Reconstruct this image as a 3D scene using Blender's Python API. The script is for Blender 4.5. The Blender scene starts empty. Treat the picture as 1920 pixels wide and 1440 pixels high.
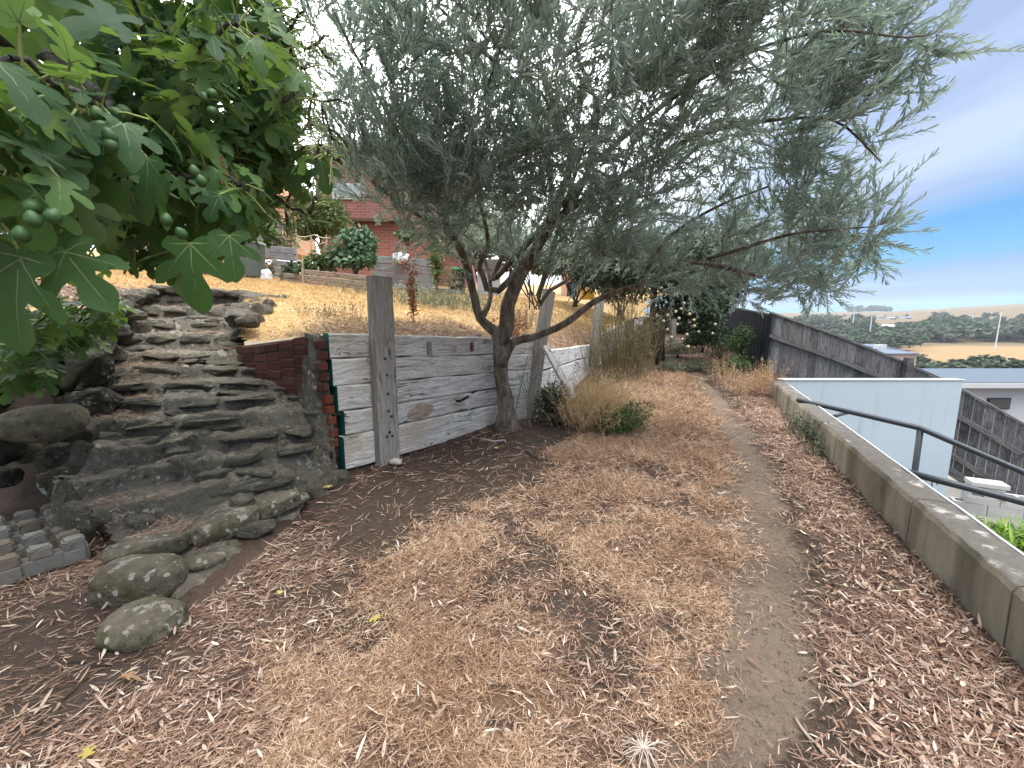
import bpy, bmesh, math, random
import numpy as np
from mathutils import Vector, Matrix, Quaternion, noise as mnoise
from mathutils.geometry import delaunay_2d_cdt

S = bpy.context.scene
C = S.collection
rnd = random.Random(11)
rng = np.random.default_rng(7)
PI = math.pi

# ------------------------------------------------------------------ camera
FPX, EYE, PITCH = 780.0, 1.3, math.atan(115 / 780)
cam_d = bpy.data.cameras.new('camera')
cam_d.sensor_width = 36
cam_d.lens = FPX / 1920 * 36
cam_d.clip_start = 0.05
cam_d.clip_end = 9000
cam = bpy.data.objects.new('camera', cam_d)
cam.location = (0, 0, EYE)
cam.rotation_euler = (PI / 2 - PITCH, 0, 0)
C.objects.link(cam)
S.camera = cam

# ------------------------------------------------------------------ exposure
S.view_settings.view_transform = 'Standard'
S.view_settings.look = 'None'
S.view_settings.gamma = 1
S.view_settings.use_curve_mapping = False
S.view_settings.exposure = 1.0
S.cycles.use_denoising = True
S.cycles.max_bounces = 8
S.cycles.diffuse_bounces = 6
S.cycles.transparent_max_bounces = 8

# ------------------------------------------------------------------ node helpers
def N(t, typ, ins=None, **at):
    n = t.nodes.new(typ)
    for k, v in at.items():
        setattr(n, k, v)
    for k, v in (ins or {}).items():
        s = n.inputs[k]
        if isinstance(v, bpy.types.NodeSocket):
            t.links.new(v, s)
        elif hasattr(s.default_value, '__len__') and not hasattr(v, '__len__'):
            s.default_value = [v] * len(s.default_value)
        elif hasattr(s.default_value, '__len__') and len(s.default_value) == 4 and len(v) == 3:
            s.default_value = tuple(v) + (1,)
        else:
            s.default_value = v
    return n

def ma(t, op, a, b=0.0, c=None, clamp=False):
    ins = {0: a, 1: b}
    if c is not None:
        ins[2] = c
    return N(t, 'ShaderNodeMath', ins, operation=op, use_clamp=clamp).outputs[0]

def noi(t, vec, scale=5, detail=4, rough=.55, dist=0, col=False):
    n = N(t, 'ShaderNodeTexNoise', {'Vector': vec, 'Scale': scale, 'Detail': detail, 'Roughness': rough, 'Distortion': dist})
    return n.outputs['Color' if col else 'Fac']

def vor(t, vec, scale=5, out='Distance', feature='F1', rand=1.0):
    return N(t, 'ShaderNodeTexVoronoi', {'Vector': vec, 'Scale': scale, 'Randomness': rand}, feature=feature).outputs[out]

def ss(t, x, a, b):
    n = N(t, 'ShaderNodeMapRange', {'Value': x, 'From Min': a, 'From Max': b}, interpolation_type='SMOOTHSTEP')
    return n.outputs[0]

def mx(t, f, a, b, blend='MIX'):
    n = N(t, 'ShaderNodeMix', data_type='RGBA', blend_type=blend)
    for i, v in ((0, f), (6, a), (7, b)):
        s = n.inputs[i]
        if isinstance(v, bpy.types.NodeSocket):
            t.links.new(v, s)
        elif i == 0:
            s.default_value = v
        else:
            s.default_value = tuple(v)[:3] + (1,)
    return n.outputs[2]

def mp(t, vec, scale=(1, 1, 1), loc=(0, 0, 0), rot=(0, 0, 0)):
    return N(t, 'ShaderNodeMapping', {'Vector': vec, 'Scale': scale, 'Location': loc, 'Rotation': rot}).outputs[0]

def bump(t, h, s=.5, d=.02, nrm=None):
    ins = {'Height': h, 'Strength': s, 'Distance': d}
    if nrm is not None:
        ins['Normal'] = nrm
    return N(t, 'ShaderNodeBump', ins).outputs[0]

def attr(t, name, out='Fac'):
    return N(t, 'ShaderNodeAttribute', attribute_name=name).outputs[out]

def objc(t, shift=True):
    tc = N(t, 'ShaderNodeTexCoord').outputs['Object']
    if not shift:
        return tc
    r = N(t, 'ShaderNodeObjectInfo').outputs['Random']
    off = ma(t, 'MULTIPLY', r, 37.0)
    cmb = N(t, 'ShaderNodeCombineXYZ', {0: off, 1: off, 2: off}).outputs[0]
    return N(t, 'ShaderNodeVectorMath', {0: tc, 1: cmb}, operation='ADD').outputs[0]

def newmat(name, fn, rough=.85, spec=.3):
    m = bpy.data.materials.new(name)
    m.use_nodes = True
    t = m.node_tree
    b = t.nodes['Principled BSDF']
    b.inputs['Roughness'].default_value = rough
    b.inputs['Specular IOR Level'].default_value = spec
    r = fn(t, b)
    if r is not None:
        col, nr = r if isinstance(r, tuple) else (r, None)
        if isinstance(col, bpy.types.NodeSocket):
            t.links.new(col, b.inputs['Base Color'])
        else:
            b.inputs['Base Color'].default_value = tuple(col)[:3] + (1,)
        if nr is not None:
            t.links.new(nr, b.inputs['Normal'])
    return m

# ------------------------------------------------------------------ sky and sun
SUN_EL, SUN_AZ = math.radians(66), math.radians(140)      # az from +Y towards +X
w = bpy.data.worlds.new('World')
S.world = w
w.use_nodes = True
t = w.node_tree
bg = t.nodes['Background']
bg.inputs['Strength'].default_value = 0.1
sky = N(t, 'ShaderNodeTexSky', sky_type='NISHITA', sun_disc=False, sun_elevation=SUN_EL, sun_rotation=SUN_AZ, air_density=1.0, dust_density=.6, ozone_density=3.0)
dirv = N(t, 'ShaderNodeTexCoord').outputs['Generated']
sx = N(t, 'ShaderNodeSeparateXYZ', {0: dirv})
zc = ma(t, 'MAXIMUM', sx.outputs[2], .012)
px = ma(t, 'DIVIDE', sx.outputs[0], zc)
py = ma(t, 'DIVIDE', sx.outputs[1], zc)
cp = N(t, 'ShaderNodeCombineXYZ', {0: px, 1: py, 2: 0.0}).outputs[0]
n1 = noi(t, mp(t, cp, (.55, .32, 1), rot=(0, 0, -.35)), 1.0, 6, .55, .6)
n2 = noi(t, mp(t, cp, (.12, .06, 1)), 1.0, 4, .5, .3)
# the cloud deck ends along a line some way to the east; thin far bands lie beyond it
edge = ma(t, 'ADD', px, ma(t, 'MULTIPLY', ma(t, 'SUBTRACT', n1, .5), 2.6))
deck = ss(t, edge, 4.3, 2.7)
band = ma(t, 'MULTIPLY', ss(t, ma(t, 'ADD', px, ma(t, 'MULTIPLY', n2, 3.0)), 7.0, 10.0), ss(t, ma(t, 'ADD', px, ma(t, 'MULTIPLY', n2, 3.0)), 26, 15))
sdir = Vector((math.sin(SUN_AZ) * math.cos(SUN_EL), math.cos(SUN_AZ) * math.cos(SUN_EL), math.sin(SUN_EL)))
dot = N(t, 'ShaderNodeVectorMath', {0: dirv, 1: tuple(sdir)}, operation='DOT_PRODUCT').outputs['Value']
glow = ma(t, 'POWER', ss(t, dot, .55, 1.0), 1.6)                                  # cloud lit through from the sun's side
white = Vector((-.31, .64, .70)).normalized()                # the thin, bright part of the deck to the north-west
dot2 = N(t, 'ShaderNodeVectorMath', {0: dirv, 1: tuple(white)}, operation='DOT_PRODUCT').outputs['Value']
shade = ss(t, n1, .30, .66)
ccol = mx(t, shade, (1.75, 2.4, 3.9), (3.3, 4.05, 5.5))
ccol = mx(t, ss(t, dot2, .55, .95), ccol, (30.0, 30.4, 31.0))
ccol = mx(t, glow, ccol, (20.0, 20.3, 20.8))
blue = mx(t, 1.0, sky.outputs[0], (.19, .55, .80), 'MULTIPLY')
far = mx(t, ss(t, n2, .35, .65), (1.25, 1.9, 3.5), (1.9, 2.9, 4.9))
t.links.new(mx(t, deck, mx(t, ma(t, 'MULTIPLY', band, .85), blue, far), ccol), bg.inputs['Color'])

sun_d = bpy.data.lights.new('sun', 'SUN')
sun_d.energy = 1.7
sun_d.angle = math.radians(28)
sun_d.color = (1, .95, .87)
sun = bpy.data.objects.new('sun', sun_d)
sun.rotation_euler = sdir.to_track_quat('Z', 'Y').to_euler()
C.objects.link(sun)

# ------------------------------------------------------------------ object helpers
def tag(o, label=None, cat=None, group=None, kind=None):
    for k, v in (('label', label), ('category', cat), ('group', group), ('kind', kind)):
        if v:
            o[k] = v
    return o

def thing(name, label, cat, loc=(0, 0, 0), group=None):
    o = bpy.data.objects.new(name, None)
    o.empty_display_size = .1
    o.location = loc
    C.objects.link(o)
    return tag(o, label, cat, group)

def link(name, me, parent=None, mat=None, world=True):
    """One mesh object; a child keeps its world coordinates under its thing."""
    o = bpy.data.objects.new(name, me)
    C.objects.link(o)
    if mat is not None and me is not None and not me.materials:
        for m in (mat if isinstance(mat, (list, tuple)) else [mat]):
            me.materials.append(m)
    if parent is not None:
        o.parent = parent
        if world:
            m = Matrix.Identity(4)
            q = parent
            chain = []
            while q is not None:
                chain.append(q)
                q = q.parent
            for q in reversed(chain):
                m = m @ (q.matrix_parent_inverse if q.parent else Matrix.Identity(4)) @ q.matrix_basis
            o.matrix_parent_inverse = m.inverted()
    return o

def children_of(o):
    return [c for c in C.objects if c.parent == o]

def npmesh(name, V, F, smooth=False, attrs=None, mi=None):
    """V (n,3); F list of (k, m) int arrays, each with its own polygon size."""
    me = bpy.data.meshes.new(name)
    V = np.asarray(V, np.float32)
    F = [np.asarray(f, np.int32) for f in (F if isinstance(F, list) else [F]) if len(f)]
    me.vertices.add(len(V))
    me.vertices.foreach_set('co', V.ravel())
    tot = np.concatenate([np.full(len(f), f.shape[1], np.int32) for f in F])
    lv = np.concatenate([f.ravel() for f in F])
    st = np.concatenate([[0], np.cumsum(tot)[:-1]]).astype(np.int32)
    me.loops.add(len(lv))
    me.loops.foreach_set('vertex_index', lv)
    me.polygons.add(len(tot))
    me.polygons.foreach_set('loop_start', st)
    me.polygons.foreach_set('loop_total', tot)
    if smooth:
        me.polygons.foreach_set('use_smooth', np.ones(len(tot), bool))
    if mi is not None:
        me.polygons.foreach_set('material_index', np.asarray(mi, np.int32))
    for k, a in (attrs or {}).items():
        la = me.attributes.new(k, 'FLOAT', 'POINT')
        la.data.foreach_set('value', np.asarray(a, np.float32))
    me.update(calc_edges=True)
    me.validate()
    return me

class MB:
    """Collects boxes, tubes and sheets for one mesh."""
    def __init__(s):
        s.v, s.f, s.m = [], [], []
    def add(s, v, f, mi=0):
        k = len(s.v)
        s.v += [tuple(q) for q in v]
        s.f += [tuple(i + k for i in q) for q in f]
        s.m += [mi] * len(f) if isinstance(mi, int) else list(mi)
    def hexa(s, p, mi=0):
        """8 points: bottom four then top four, both counter-clockwise."""
        s.add(p, [(3, 2, 1, 0), (4, 5, 6, 7), (0, 1, 5, 4), (1, 2, 6, 5), (2, 3, 7, 6), (3, 0, 4, 7)], mi)
    def box(s, c, size, rz=0, mi=0, M=None):
        x, y, z = (q / 2 for q in size)
        p = [Vector(q) for q in ((-x, -y, -z), (x, -y, -z), (x, y, -z), (-x, y, -z), (-x, -y, z), (x, -y, z), (x, y, z), (-x, y, z))]
        R = M or Matrix.Rotation(rz, 3, 'Z')
        s.hexa([R @ q + Vector(c) for q in p], mi)
    def beam(s, a, b, wdt, h, up=(0, 0, 1), mi=0):
        a, b = Vector(a), Vector(b)
        d = (b - a).normalized()
        sd = d.cross(Vector(up)).normalized() * (wdt / 2)
        u = sd.cross(d).normalized() * (h / 2)
        s.hexa([a - sd - u, a + sd - u, b + sd - u, b - sd - u, a - sd + u, a + sd + u, b + sd + u, b - sd + u], mi)
    def tube(s, pts, rad, n=8, mi=0, cap=True, wob=0, seed=0):
        pts = [Vector(p) for p in pts]
        if not hasattr(rad, '__len__'):
            rad = [rad] * len(pts)
        u = None
        k0 = len(s.v)
        vs, fs = [], []
        for i, p in enumerate(pts):
            d = (pts[min(i + 1, len(pts) - 1)] - pts[max(i - 1, 0)])
            d = d.normalized() if d.length > 1e-9 else Vector((0, 0, 1))
            if u is None:
                u = d.orthogonal().normalized()
            u = (u - d * u.dot(d))
            u = u.normalized() if u.length > 1e-6 else d.orthogonal().normalized()
            v = d.cross(u)
            for j in range(n):
                a = 2 * PI * j / n
                q = u * math.cos(a) + v * math.sin(a)
                r = rad[i]
                if wob:
                    r *= 1 + wob * mnoise.noise(Vector((q.x * 1.7 + seed, q.y * 1.7 + i * .35, q.z * 1.7)))
                vs.append(p + q * r)
        for i in range(len(pts) - 1):
            for j in range(n):
                a, b = i * n + j, i * n + (j + 1) % n
                fs.append((a, b, b + n, a + n))
        if cap:
            fs.append(tuple(range(n))[::-1])
            fs.append(tuple((len(pts) - 1) * n + j for j in range(n)))
        s.add(vs, fs, mi)
    def mesh(s, name, smooth=False, bevel=0, seg=1):
        me = bpy.data.meshes.new(name)
        me.from_pydata(s.v, [], s.f)
        me.polygons.foreach_set('material_index', np.array(s.m, np.int32))
        if smooth:
            me.polygons.foreach_set('use_smooth', np.ones(len(s.f), bool))
        if bevel:
            bm = bmesh.new()
            bm.from_mesh(me)
            bmesh.ops.bevel(bm, geom=bm.edges[:], offset=bevel, segments=seg, affect='EDGES', clamp_overlap=True)
            bm.to_mesh(me)
            bm.free()
        me.update()
        return me
    def obj(s, name, mat, parent=None, smooth=False, bevel=0):
        return link(name, s.mesh(name, smooth, bevel), parent, mat)

def ray(u, v):
    x, y = (u - 960) / FPX, (720 - v) / FPX
    c, q = math.cos(PITCH), math.sin(PITCH)
    return Vector((x, c + y * q, -q + y * c))
def at(u, v, Y):
    d = ray(u, v)
    return Vector((0, 0, EYE)) + d * (Y / d.y)
def atz(u, v, z):
    d = ray(u, v)
    return Vector((0, 0, EYE)) + d * ((z - EYE) / d.z)

def sst(a, b, x):
    q = np.clip((x - a) / (b - a), 0, 1)
    return q * q * (3 - 2 * q)

_tab = np.random.default_rng(3).random(65536)
def vn(x, y, seed=0):
    """Value noise in [0,1] on arrays."""
    xi, yi = np.floor(x).astype(int), np.floor(y).astype(int)
    fx, fy = x - xi, y - yi
    fx, fy = fx * fx * (3 - 2 * fx), fy * fy * (3 - 2 * fy)
    h = lambda i, j: _tab[(i * 7919 + j * 104729 + seed * 31337 + (i * j) * 13) & 65535]
    return (h(xi, yi) * (1 - fx) + h(xi + 1, yi) * fx) * (1 - fy) + (h(xi, yi + 1) * (1 - fx) + h(xi + 1, yi + 1) * fx) * fy
def fbm(x, y, sc=1, o=4, seed=0):
    r, a, tt = 0, 1, 0
    for k in range(o):
        r = r + a * vn(x * sc * 2 ** k + 17.3 * k, y * sc * 2 ** k - 9.1 * k, seed + k)
        tt += a
        a *= .5
    return r / tt

def inpoly(x, y, poly):
    ins = np.zeros(np.shape(x), bool)
    n = len(poly)
    for i in range(n):
        x0, y0 = poly[i]
        x1, y1 = poly[(i + 1) % n]
        cnd = (y0 > y) != (y1 > y)
        xx = (x1 - x0) * (y - y0) / ((y1 - y0) if y1 != y0 else 1e-9) + x0
        ins ^= cnd & (x < xx)
    return ins

def blades(P, D, Nn, L, W, bend, seg=2, fold=0.0):
    """Strips from P along D bending towards -Nn; tapered to a point. Returns verts, [quads, tris]."""
    n = len(P)
    D = D / np.linalg.norm(D, axis=1, keepdims=True)
    Sd = np.cross(D, Nn)
    Sd /= np.linalg.norm(Sd, axis=1, keepdims=True) + 1e-9
    Nn = np.cross(Sd, D)
    V = []
    for k in range(seg):
        q = k / seg
        wq = (math.sin(PI * (q * .8 + .2)) if seg > 2 else 1 - .35 * q)
        c = P + D * (L * q)[:, None] - Nn * (bend * L * q * q)[:, None]
        V += [c - Sd * (W * wq / 2)[:, None], c + Sd * (W * wq / 2)[:, None]]
    V.append(P + D * L[:, None] - Nn * (bend * L)[:, None])
    k = 2 * seg + 1
    V = np.stack(V, 1).reshape(-1, 3)
    b = np.arange(n)[:, None] * k
    Q = [b + np.array([[2 * i, 2 * i + 1, 2 * i + 3, 2 * i + 2]]) for i in range(seg - 1)]
    T = b + np.array([[2 * seg - 2, 2 * seg - 1, 2 * seg]])
    return V, ([np.concatenate(Q)] if Q else []) + [T], k

def leafs(P, D, Nn, L, W, bend, fold=.15):
    """Lance-shaped leaves folded along the midrib: base, two side pairs, tip."""
    n = len(P)
    D = D / np.linalg.norm(D, axis=1, keepdims=True)
    Sd = np.cross(D, Nn)
    Sd /= np.linalg.norm(Sd, axis=1, keepdims=True) + 1e-9
    Nn = np.cross(Sd, D)
    def pt(q, s, h=0):
        return P + D * (L * q)[:, None] + Sd * (W * s / 2)[:, None] + Nn * (W * h - bend * L * q * q)[:, None]
    V = np.stack([pt(0, 0), pt(.3, -.85, fold), pt(.35, 0), pt(.3, .85, fold), pt(.68, -.8, fold), pt(.7, 0), pt(.68, .8, fold), pt(1, 0)], 1).reshape(-1, 3)
    b = np.arange(n)[:, None] * 8
    T = np.concatenate([b + np.array([q]) for q in ([0, 2, 1], [0, 3, 2], [4, 5, 7], [5, 6, 7])])
    Q = np.concatenate([b + np.array([q]) for q in ([1, 2, 5, 4], [2, 3, 6, 5])])
    return V, [T, Q], 8

def leafs4(P, D, Nn, L, W, bend, fold=.15, lance=False):
    """Light leaves of four triangles: a folded diamond, or (lance) a slim blade."""
    n = len(P)
    D = D / np.linalg.norm(D, axis=1, keepdims=True)
    Sd = np.cross(D, Nn)
    Sd /= np.linalg.norm(Sd, axis=1, keepdims=True) + 1e-9
    Nn = np.cross(Sd, D)
    def pt(q, s, h=0):
        return P + D * (L * q)[:, None] + Sd * (W * s / 2)[:, None] + Nn * (W * h - bend * L * q * q)[:, None]
    if lance:
        V = np.stack([pt(0, 0), pt(.28, -.85, fold), pt(.28, .85), pt(.7, .8), pt(.7, -.8, fold), pt(1, 0)], 1).reshape(-1, 3)
        b = np.arange(n)[:, None] * 6
        return V, [np.concatenate([b + np.array([[0, 2, 1]]), b + np.array([[4, 3, 5]])]), b + np.array([[1, 2, 3, 4]])], 6
    V = np.stack([pt(0, 0), pt(.42, -1, fold), pt(.48, 0), pt(.42, 1, fold), pt(1, 0)], 1).reshape(-1, 3)
    b = np.arange(n)[:, None] * 5
    return V, [np.concatenate([b + np.array([q]) for q in ([0, 2, 1], [0, 3, 2], [1, 2, 4], [2, 3, 4])])], 5

def rand_dirs(n, r=None):
    v = (r or rng).normal(size=(n, 3))
    return v / np.linalg.norm(v, axis=1, keepdims=True)

def hull_rock(name, seed, size, n=24, p=5.0, cuts=4, amp=.05, fr=2.4):
    """A fractured stone: a many-faced hull with chipped edges and a rough skin."""
    r = random.Random(seed)
    bm = bmesh.new()
    for _ in range(n):
        q = Vector((r.gauss(0, 1), r.gauss(0, 1), r.gauss(0, 1))).normalized()
        k = (abs(q.x) ** p + abs(q.y) ** p + abs(q.z) ** p) ** (-1 / p) * r.uniform(.86, 1.04)
        bm.verts.new(q * k)
    h = bmesh.ops.convex_hull(bm, input=bm.verts[:])
    bmesh.ops.delete(bm, geom=list({g for g in h['geom_interior'] if isinstance(g, bmesh.types.BMVert)}), context='VERTS')
    bmesh.ops.dissolve_limit(bm, angle_limit=.30, verts=bm.verts[:], edges=bm.edges[:])
    bmesh.ops.bevel(bm, geom=bm.edges[:], offset=.07, segments=2, affect='EDGES', clamp_overlap=True)
    bmesh.ops.triangulate(bm, faces=bm.faces[:])
    for _ in range(3):
        es = [e for e in bm.edges if e.calc_length() > .22]
        if not es:
            break
        bmesh.ops.subdivide_edges(bm, edges=es, cuts=1)
        bmesh.ops.triangulate(bm, faces=[f for f in bm.faces if len(f.verts) > 3])
    bm.normal_update()
    o = Vector((seed * 7.3, seed * 3.1, seed * 5.7))
    mvs = []
    for v in bm.verts:
        d = mnoise.fractal(v.co * fr + o, .8, 2.1, 5) * amp + (abs(mnoise.noise(v.co * 3.6 + o)) - .2) * amp * .9
        mvs.append(v.co + v.normal * d)
    for v, c in zip(bm.verts, mvs):
        v.co = Vector((c.x * size[0] / 2, c.y * size[1] / 2, c.z * size[2] / 2))
    me = bpy.data.meshes.new(name)
    bm.to_mesh(me)
    bm.free()
    me.polygons.foreach_set('use_smooth', np.ones(len(me.polygons), bool))
    return me

def rock_mesh(name, seed, size, p=2.6, amp=.16, sub=3, freq=1.3, flat=.0):
    """A weathered stone: rounded-box body with lumps and chips."""
    bm = bmesh.new()
    bmesh.ops.create_icosphere(bm, subdivisions=sub, radius=1)
    o = Vector((seed * 7.3, seed * 3.1, seed * 5.7))
    for v in bm.verts:
        q = v.co.normalized()
        r = (abs(q.x) ** p + abs(q.y) ** p + abs(q.z) ** p) ** (-1 / p)
        h = mnoise.fractal(q * freq + o, .9, 2.1, 5)
        c = mnoise.noise(q * freq * .6 + o * 1.3)
        k = abs(mnoise.noise(q * freq * 1.9 + o * .7))
        v1 = mnoise.voronoi(q * freq * 1.4 + o)[0]
        r *= 1 + amp * .8 * h + amp * .9 * c + amp * .9 * (k - .25) + amp * .5 * (v1[1] - v1[0] - .3)
        v.co = Vector((q.x * r * size[0] / 2, q.y * r * size[1] / 2, q.z * r * size[2] / 2))
    me = bpy.data.meshes.new(name)
    bm.to_mesh(me)
    bm.free()
    me.polygons.foreach_set('use_smooth', np.ones(len(me.polygons), bool))
    return me

# ------------------------------------------------------------------ materials
def ramp(t, fac, stops):
    n = N(t, 'ShaderNodeValToRGB', {0: fac})
    e = n.color_ramp.elements
    while len(e) < len(stops):
        e.new(.5)
    for q, (p, c) in zip(e, stops):
        q.position = p
        q.color = tuple(c) + (1,)
    return n.outputs[0]

def m_soil(t, b):
    v = objc(t, False)
    n1 = noi(t, v, 2.2, 6, .6)
    n2 = noi(t, v, 26, 6, .65)
    n3 = noi(t, v, 120, 3, .6)
    dark = mx(t, n2, (.034, .025, .019), (.092, .066, .050))
    path = mx(t, n2, (.10, .074, .055), (.235, .178, .134))
    path = mx(t, ss(t, n1, .45, .7), path, (.12, .09, .068))
    straw = mx(t, n2, (.07, .044, .03), (.24, .15, .095))
    red = mx(t, n2, (.045, .031, .025), (.14, .092, .072))
    f = ma(t, 'ADD', attr(t, 'path'), ma(t, 'MULTIPLY', ma(t, 'SUBTRACT', n2, .5), .9))
    c = mx(t, ss(t, f, .25, .75), dark, path)
    f = ma(t, 'ADD', attr(t, 'straw'), ma(t, 'MULTIPLY', ma(t, 'SUBTRACT', n2, .5), 1.3))
    c = mx(t, ss(t, f, .35, .85), c, straw)
    f = ma(t, 'ADD', attr(t, 'litter'), ma(t, 'MULTIPLY', ma(t, 'SUBTRACT', n2, .5), 1.2))
    c = mx(t, ss(t, f, .35, .8), c, red)
    peb = ss(t, vor(t, v, 70), .16, .10)
    c = mx(t, ma(t, 'MULTIPLY', peb, ss(t, n3, .55, .6)), c, (.34, .30, .26))
    h = ma(t, 'ADD', n2, ma(t, 'MULTIPLY', n3, .5))
    return c, bump(t, h, .8, .03)
SOIL = newmat('soil', m_soil, .95, .15)

def m_lawn(t, b):
    v = objc(t, False)
    n1 = noi(t, v, .8, 5, .6)
    n2 = noi(t, v, 18, 6, .7)
    c = mx(t, n2, (.30, .185, .085), (.62, .43, .21))
    c = mx(t, ss(t, n1, .48, .72), c, mx(t, n2, (.22, .135, .075), (.44, .30, .175)))
    bare = ss(t, ma(t, 'ADD', attr(t, 'bare'), ma(t, 'MULTIPLY', ma(t, 'SUBTRACT', n2, .5), 1.3)), .4, .8)
    c = mx(t, bare, c, mx(t, n2, (.07, .045, .032), (.22, .145, .105)))
    return c, bump(t, n2, .8, .04)
LAWN = newmat('dry_lawn', m_lawn, .95, .1)

def m_rock(base, light, lich, moss):
    def f(t, b):
        v = objc(t)
        n1 = noi(t, v, 3.0, 6, .6)
        n2 = noi(t, v, 22, 7, .7)
        n3 = noi(t, v, 75, 4, .7)
        c = mx(t, ss(t, n1, .3, .7), base, light)
        c = mx(t, ss(t, n2, .5, .8), c, tuple(q * 1.7 for q in light))
        c = mx(t, ss(t, n2, .46, .3), c, tuple(q * .4 for q in base))
        c = mx(t, ma(t, 'MULTIPLY', ss(t, noi(t, v, 6, 4, .6), .5, .66), moss), c, mx(t, n3, (.045, .045, .016), (.12, .105, .04)))
        d = ma(t, 'ADD', vor(t, v, 19), ma(t, 'MULTIPLY', ma(t, 'SUBTRACT', noi(t, v, 60, 4, .7), .5), .55))
        on = ss(t, ma(t, 'ADD', noi(t, v, 4.2, 3, .5), lich), .5, .62)
        pt_ = ma(t, 'MULTIPLY', ss(t, noi(t, v, 10, 6, .65), .57, .61), ss(t, noi(t, v, 3.1, 2), .46 - lich * .4, .56 - lich * .4))
        l = ma(t, 'MAXIMUM', ma(t, 'MULTIPLY', ss(t, d, .26, .18), on), pt_)
        c = mx(t, l, c, mx(t, n3, (.30, .30, .24), (.62, .61, .52)))
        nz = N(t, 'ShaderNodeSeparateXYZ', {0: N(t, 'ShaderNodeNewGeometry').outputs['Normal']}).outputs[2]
        dust_toplight = ma(t, 'MULTIPLY', ma(t, 'MULTIPLY', ss(t, nz, .72, .95), ss(t, noi(t, v, 7, 5, .65), .35, .6)), .5)  # pale dust on up-facing faces; also paints in the light treads catch from above
        c = mx(t, dust_toplight, c, mx(t, n3, (.17, .135, .10), (.36, .30, .235)))
        h = ma(t, 'ADD', n2, ma(t, 'MULTIPLY', n3, .45))
        h = ma(t, 'ADD', h, ma(t, 'MULTIPLY', n1, 1.2))
        return c, bump(t, h, 1.0, .05)
    return f
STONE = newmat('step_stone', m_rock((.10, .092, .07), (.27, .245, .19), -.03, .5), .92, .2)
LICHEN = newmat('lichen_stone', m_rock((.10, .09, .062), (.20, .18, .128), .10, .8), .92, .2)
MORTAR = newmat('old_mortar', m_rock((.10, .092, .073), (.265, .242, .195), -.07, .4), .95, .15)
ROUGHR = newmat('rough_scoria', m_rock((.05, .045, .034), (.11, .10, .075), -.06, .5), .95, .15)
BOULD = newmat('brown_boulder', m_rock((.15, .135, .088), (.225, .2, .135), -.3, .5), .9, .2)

def m_conc(t, b):
    v = objc(t, False)
    n1 = noi(t, mp(t, v, (1.6, 1.6, .45)), 2.0, 6, .6)
    n2 = noi(t, v, 30, 6, .7)
    nz = N(t, 'ShaderNodeSeparateXYZ', {0: N(t, 'ShaderNodeNewGeometry').outputs['Normal']}).outputs[2]
    side = mx(t, ss(t, n1, .3, .7), (.105, .092, .066), (.30, .27, .205))
    side = mx(t, ma(t, 'MULTIPLY', ss(t, noi(t, mp(t, v, (9, 9, .5)), 1.0, 4), .56, .7), .6), side, (.2, .145, .085))
    top = mx(t, n2, (.045, .04, .035), (.19, .17, .15))
    top = mx(t, ss(t, noi(t, v, 9, 4, .6), .58, .72), top, (.36, .34, .31))
    c = mx(t, ss(t, nz, .6, .85), side, top)
    c = mx(t, ss(t, vor(t, v, 26), .09, .05), c, (.09, .08, .07))
    return c, bump(t, n2, .5, .012)
CONC = newmat('aged_concrete', m_conc, .9, .2)

def m_block(t, b):
    v = objc(t)
    n2 = noi(t, v, 40, 6, .7)
    c = mx(t, noi(t, v, 6, 5), (.12, .115, .10), (.26, .25, .22))
    c = mx(t, ss(t, noi(t, v, 3, 4), .5, .7), c, (.15, .12, .09))
    return mx(t, ss(t, n2, .35, .25), c, (.09, .085, .075)), bump(t, n2, .7, .01)
PAVER = newmat('paver_concrete', m_block, .95, .15)
def m_wblock(t, b):
    v = objc(t)
    n2 = noi(t, v, 40, 6, .7)
    return mx(t, noi(t, v, 6, 5), (.42, .42, .40), (.62, .62, .60)), bump(t, n2, .4, .006)
WBLOCK = newmat('pale_block', m_wblock, .95, .15)

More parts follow.
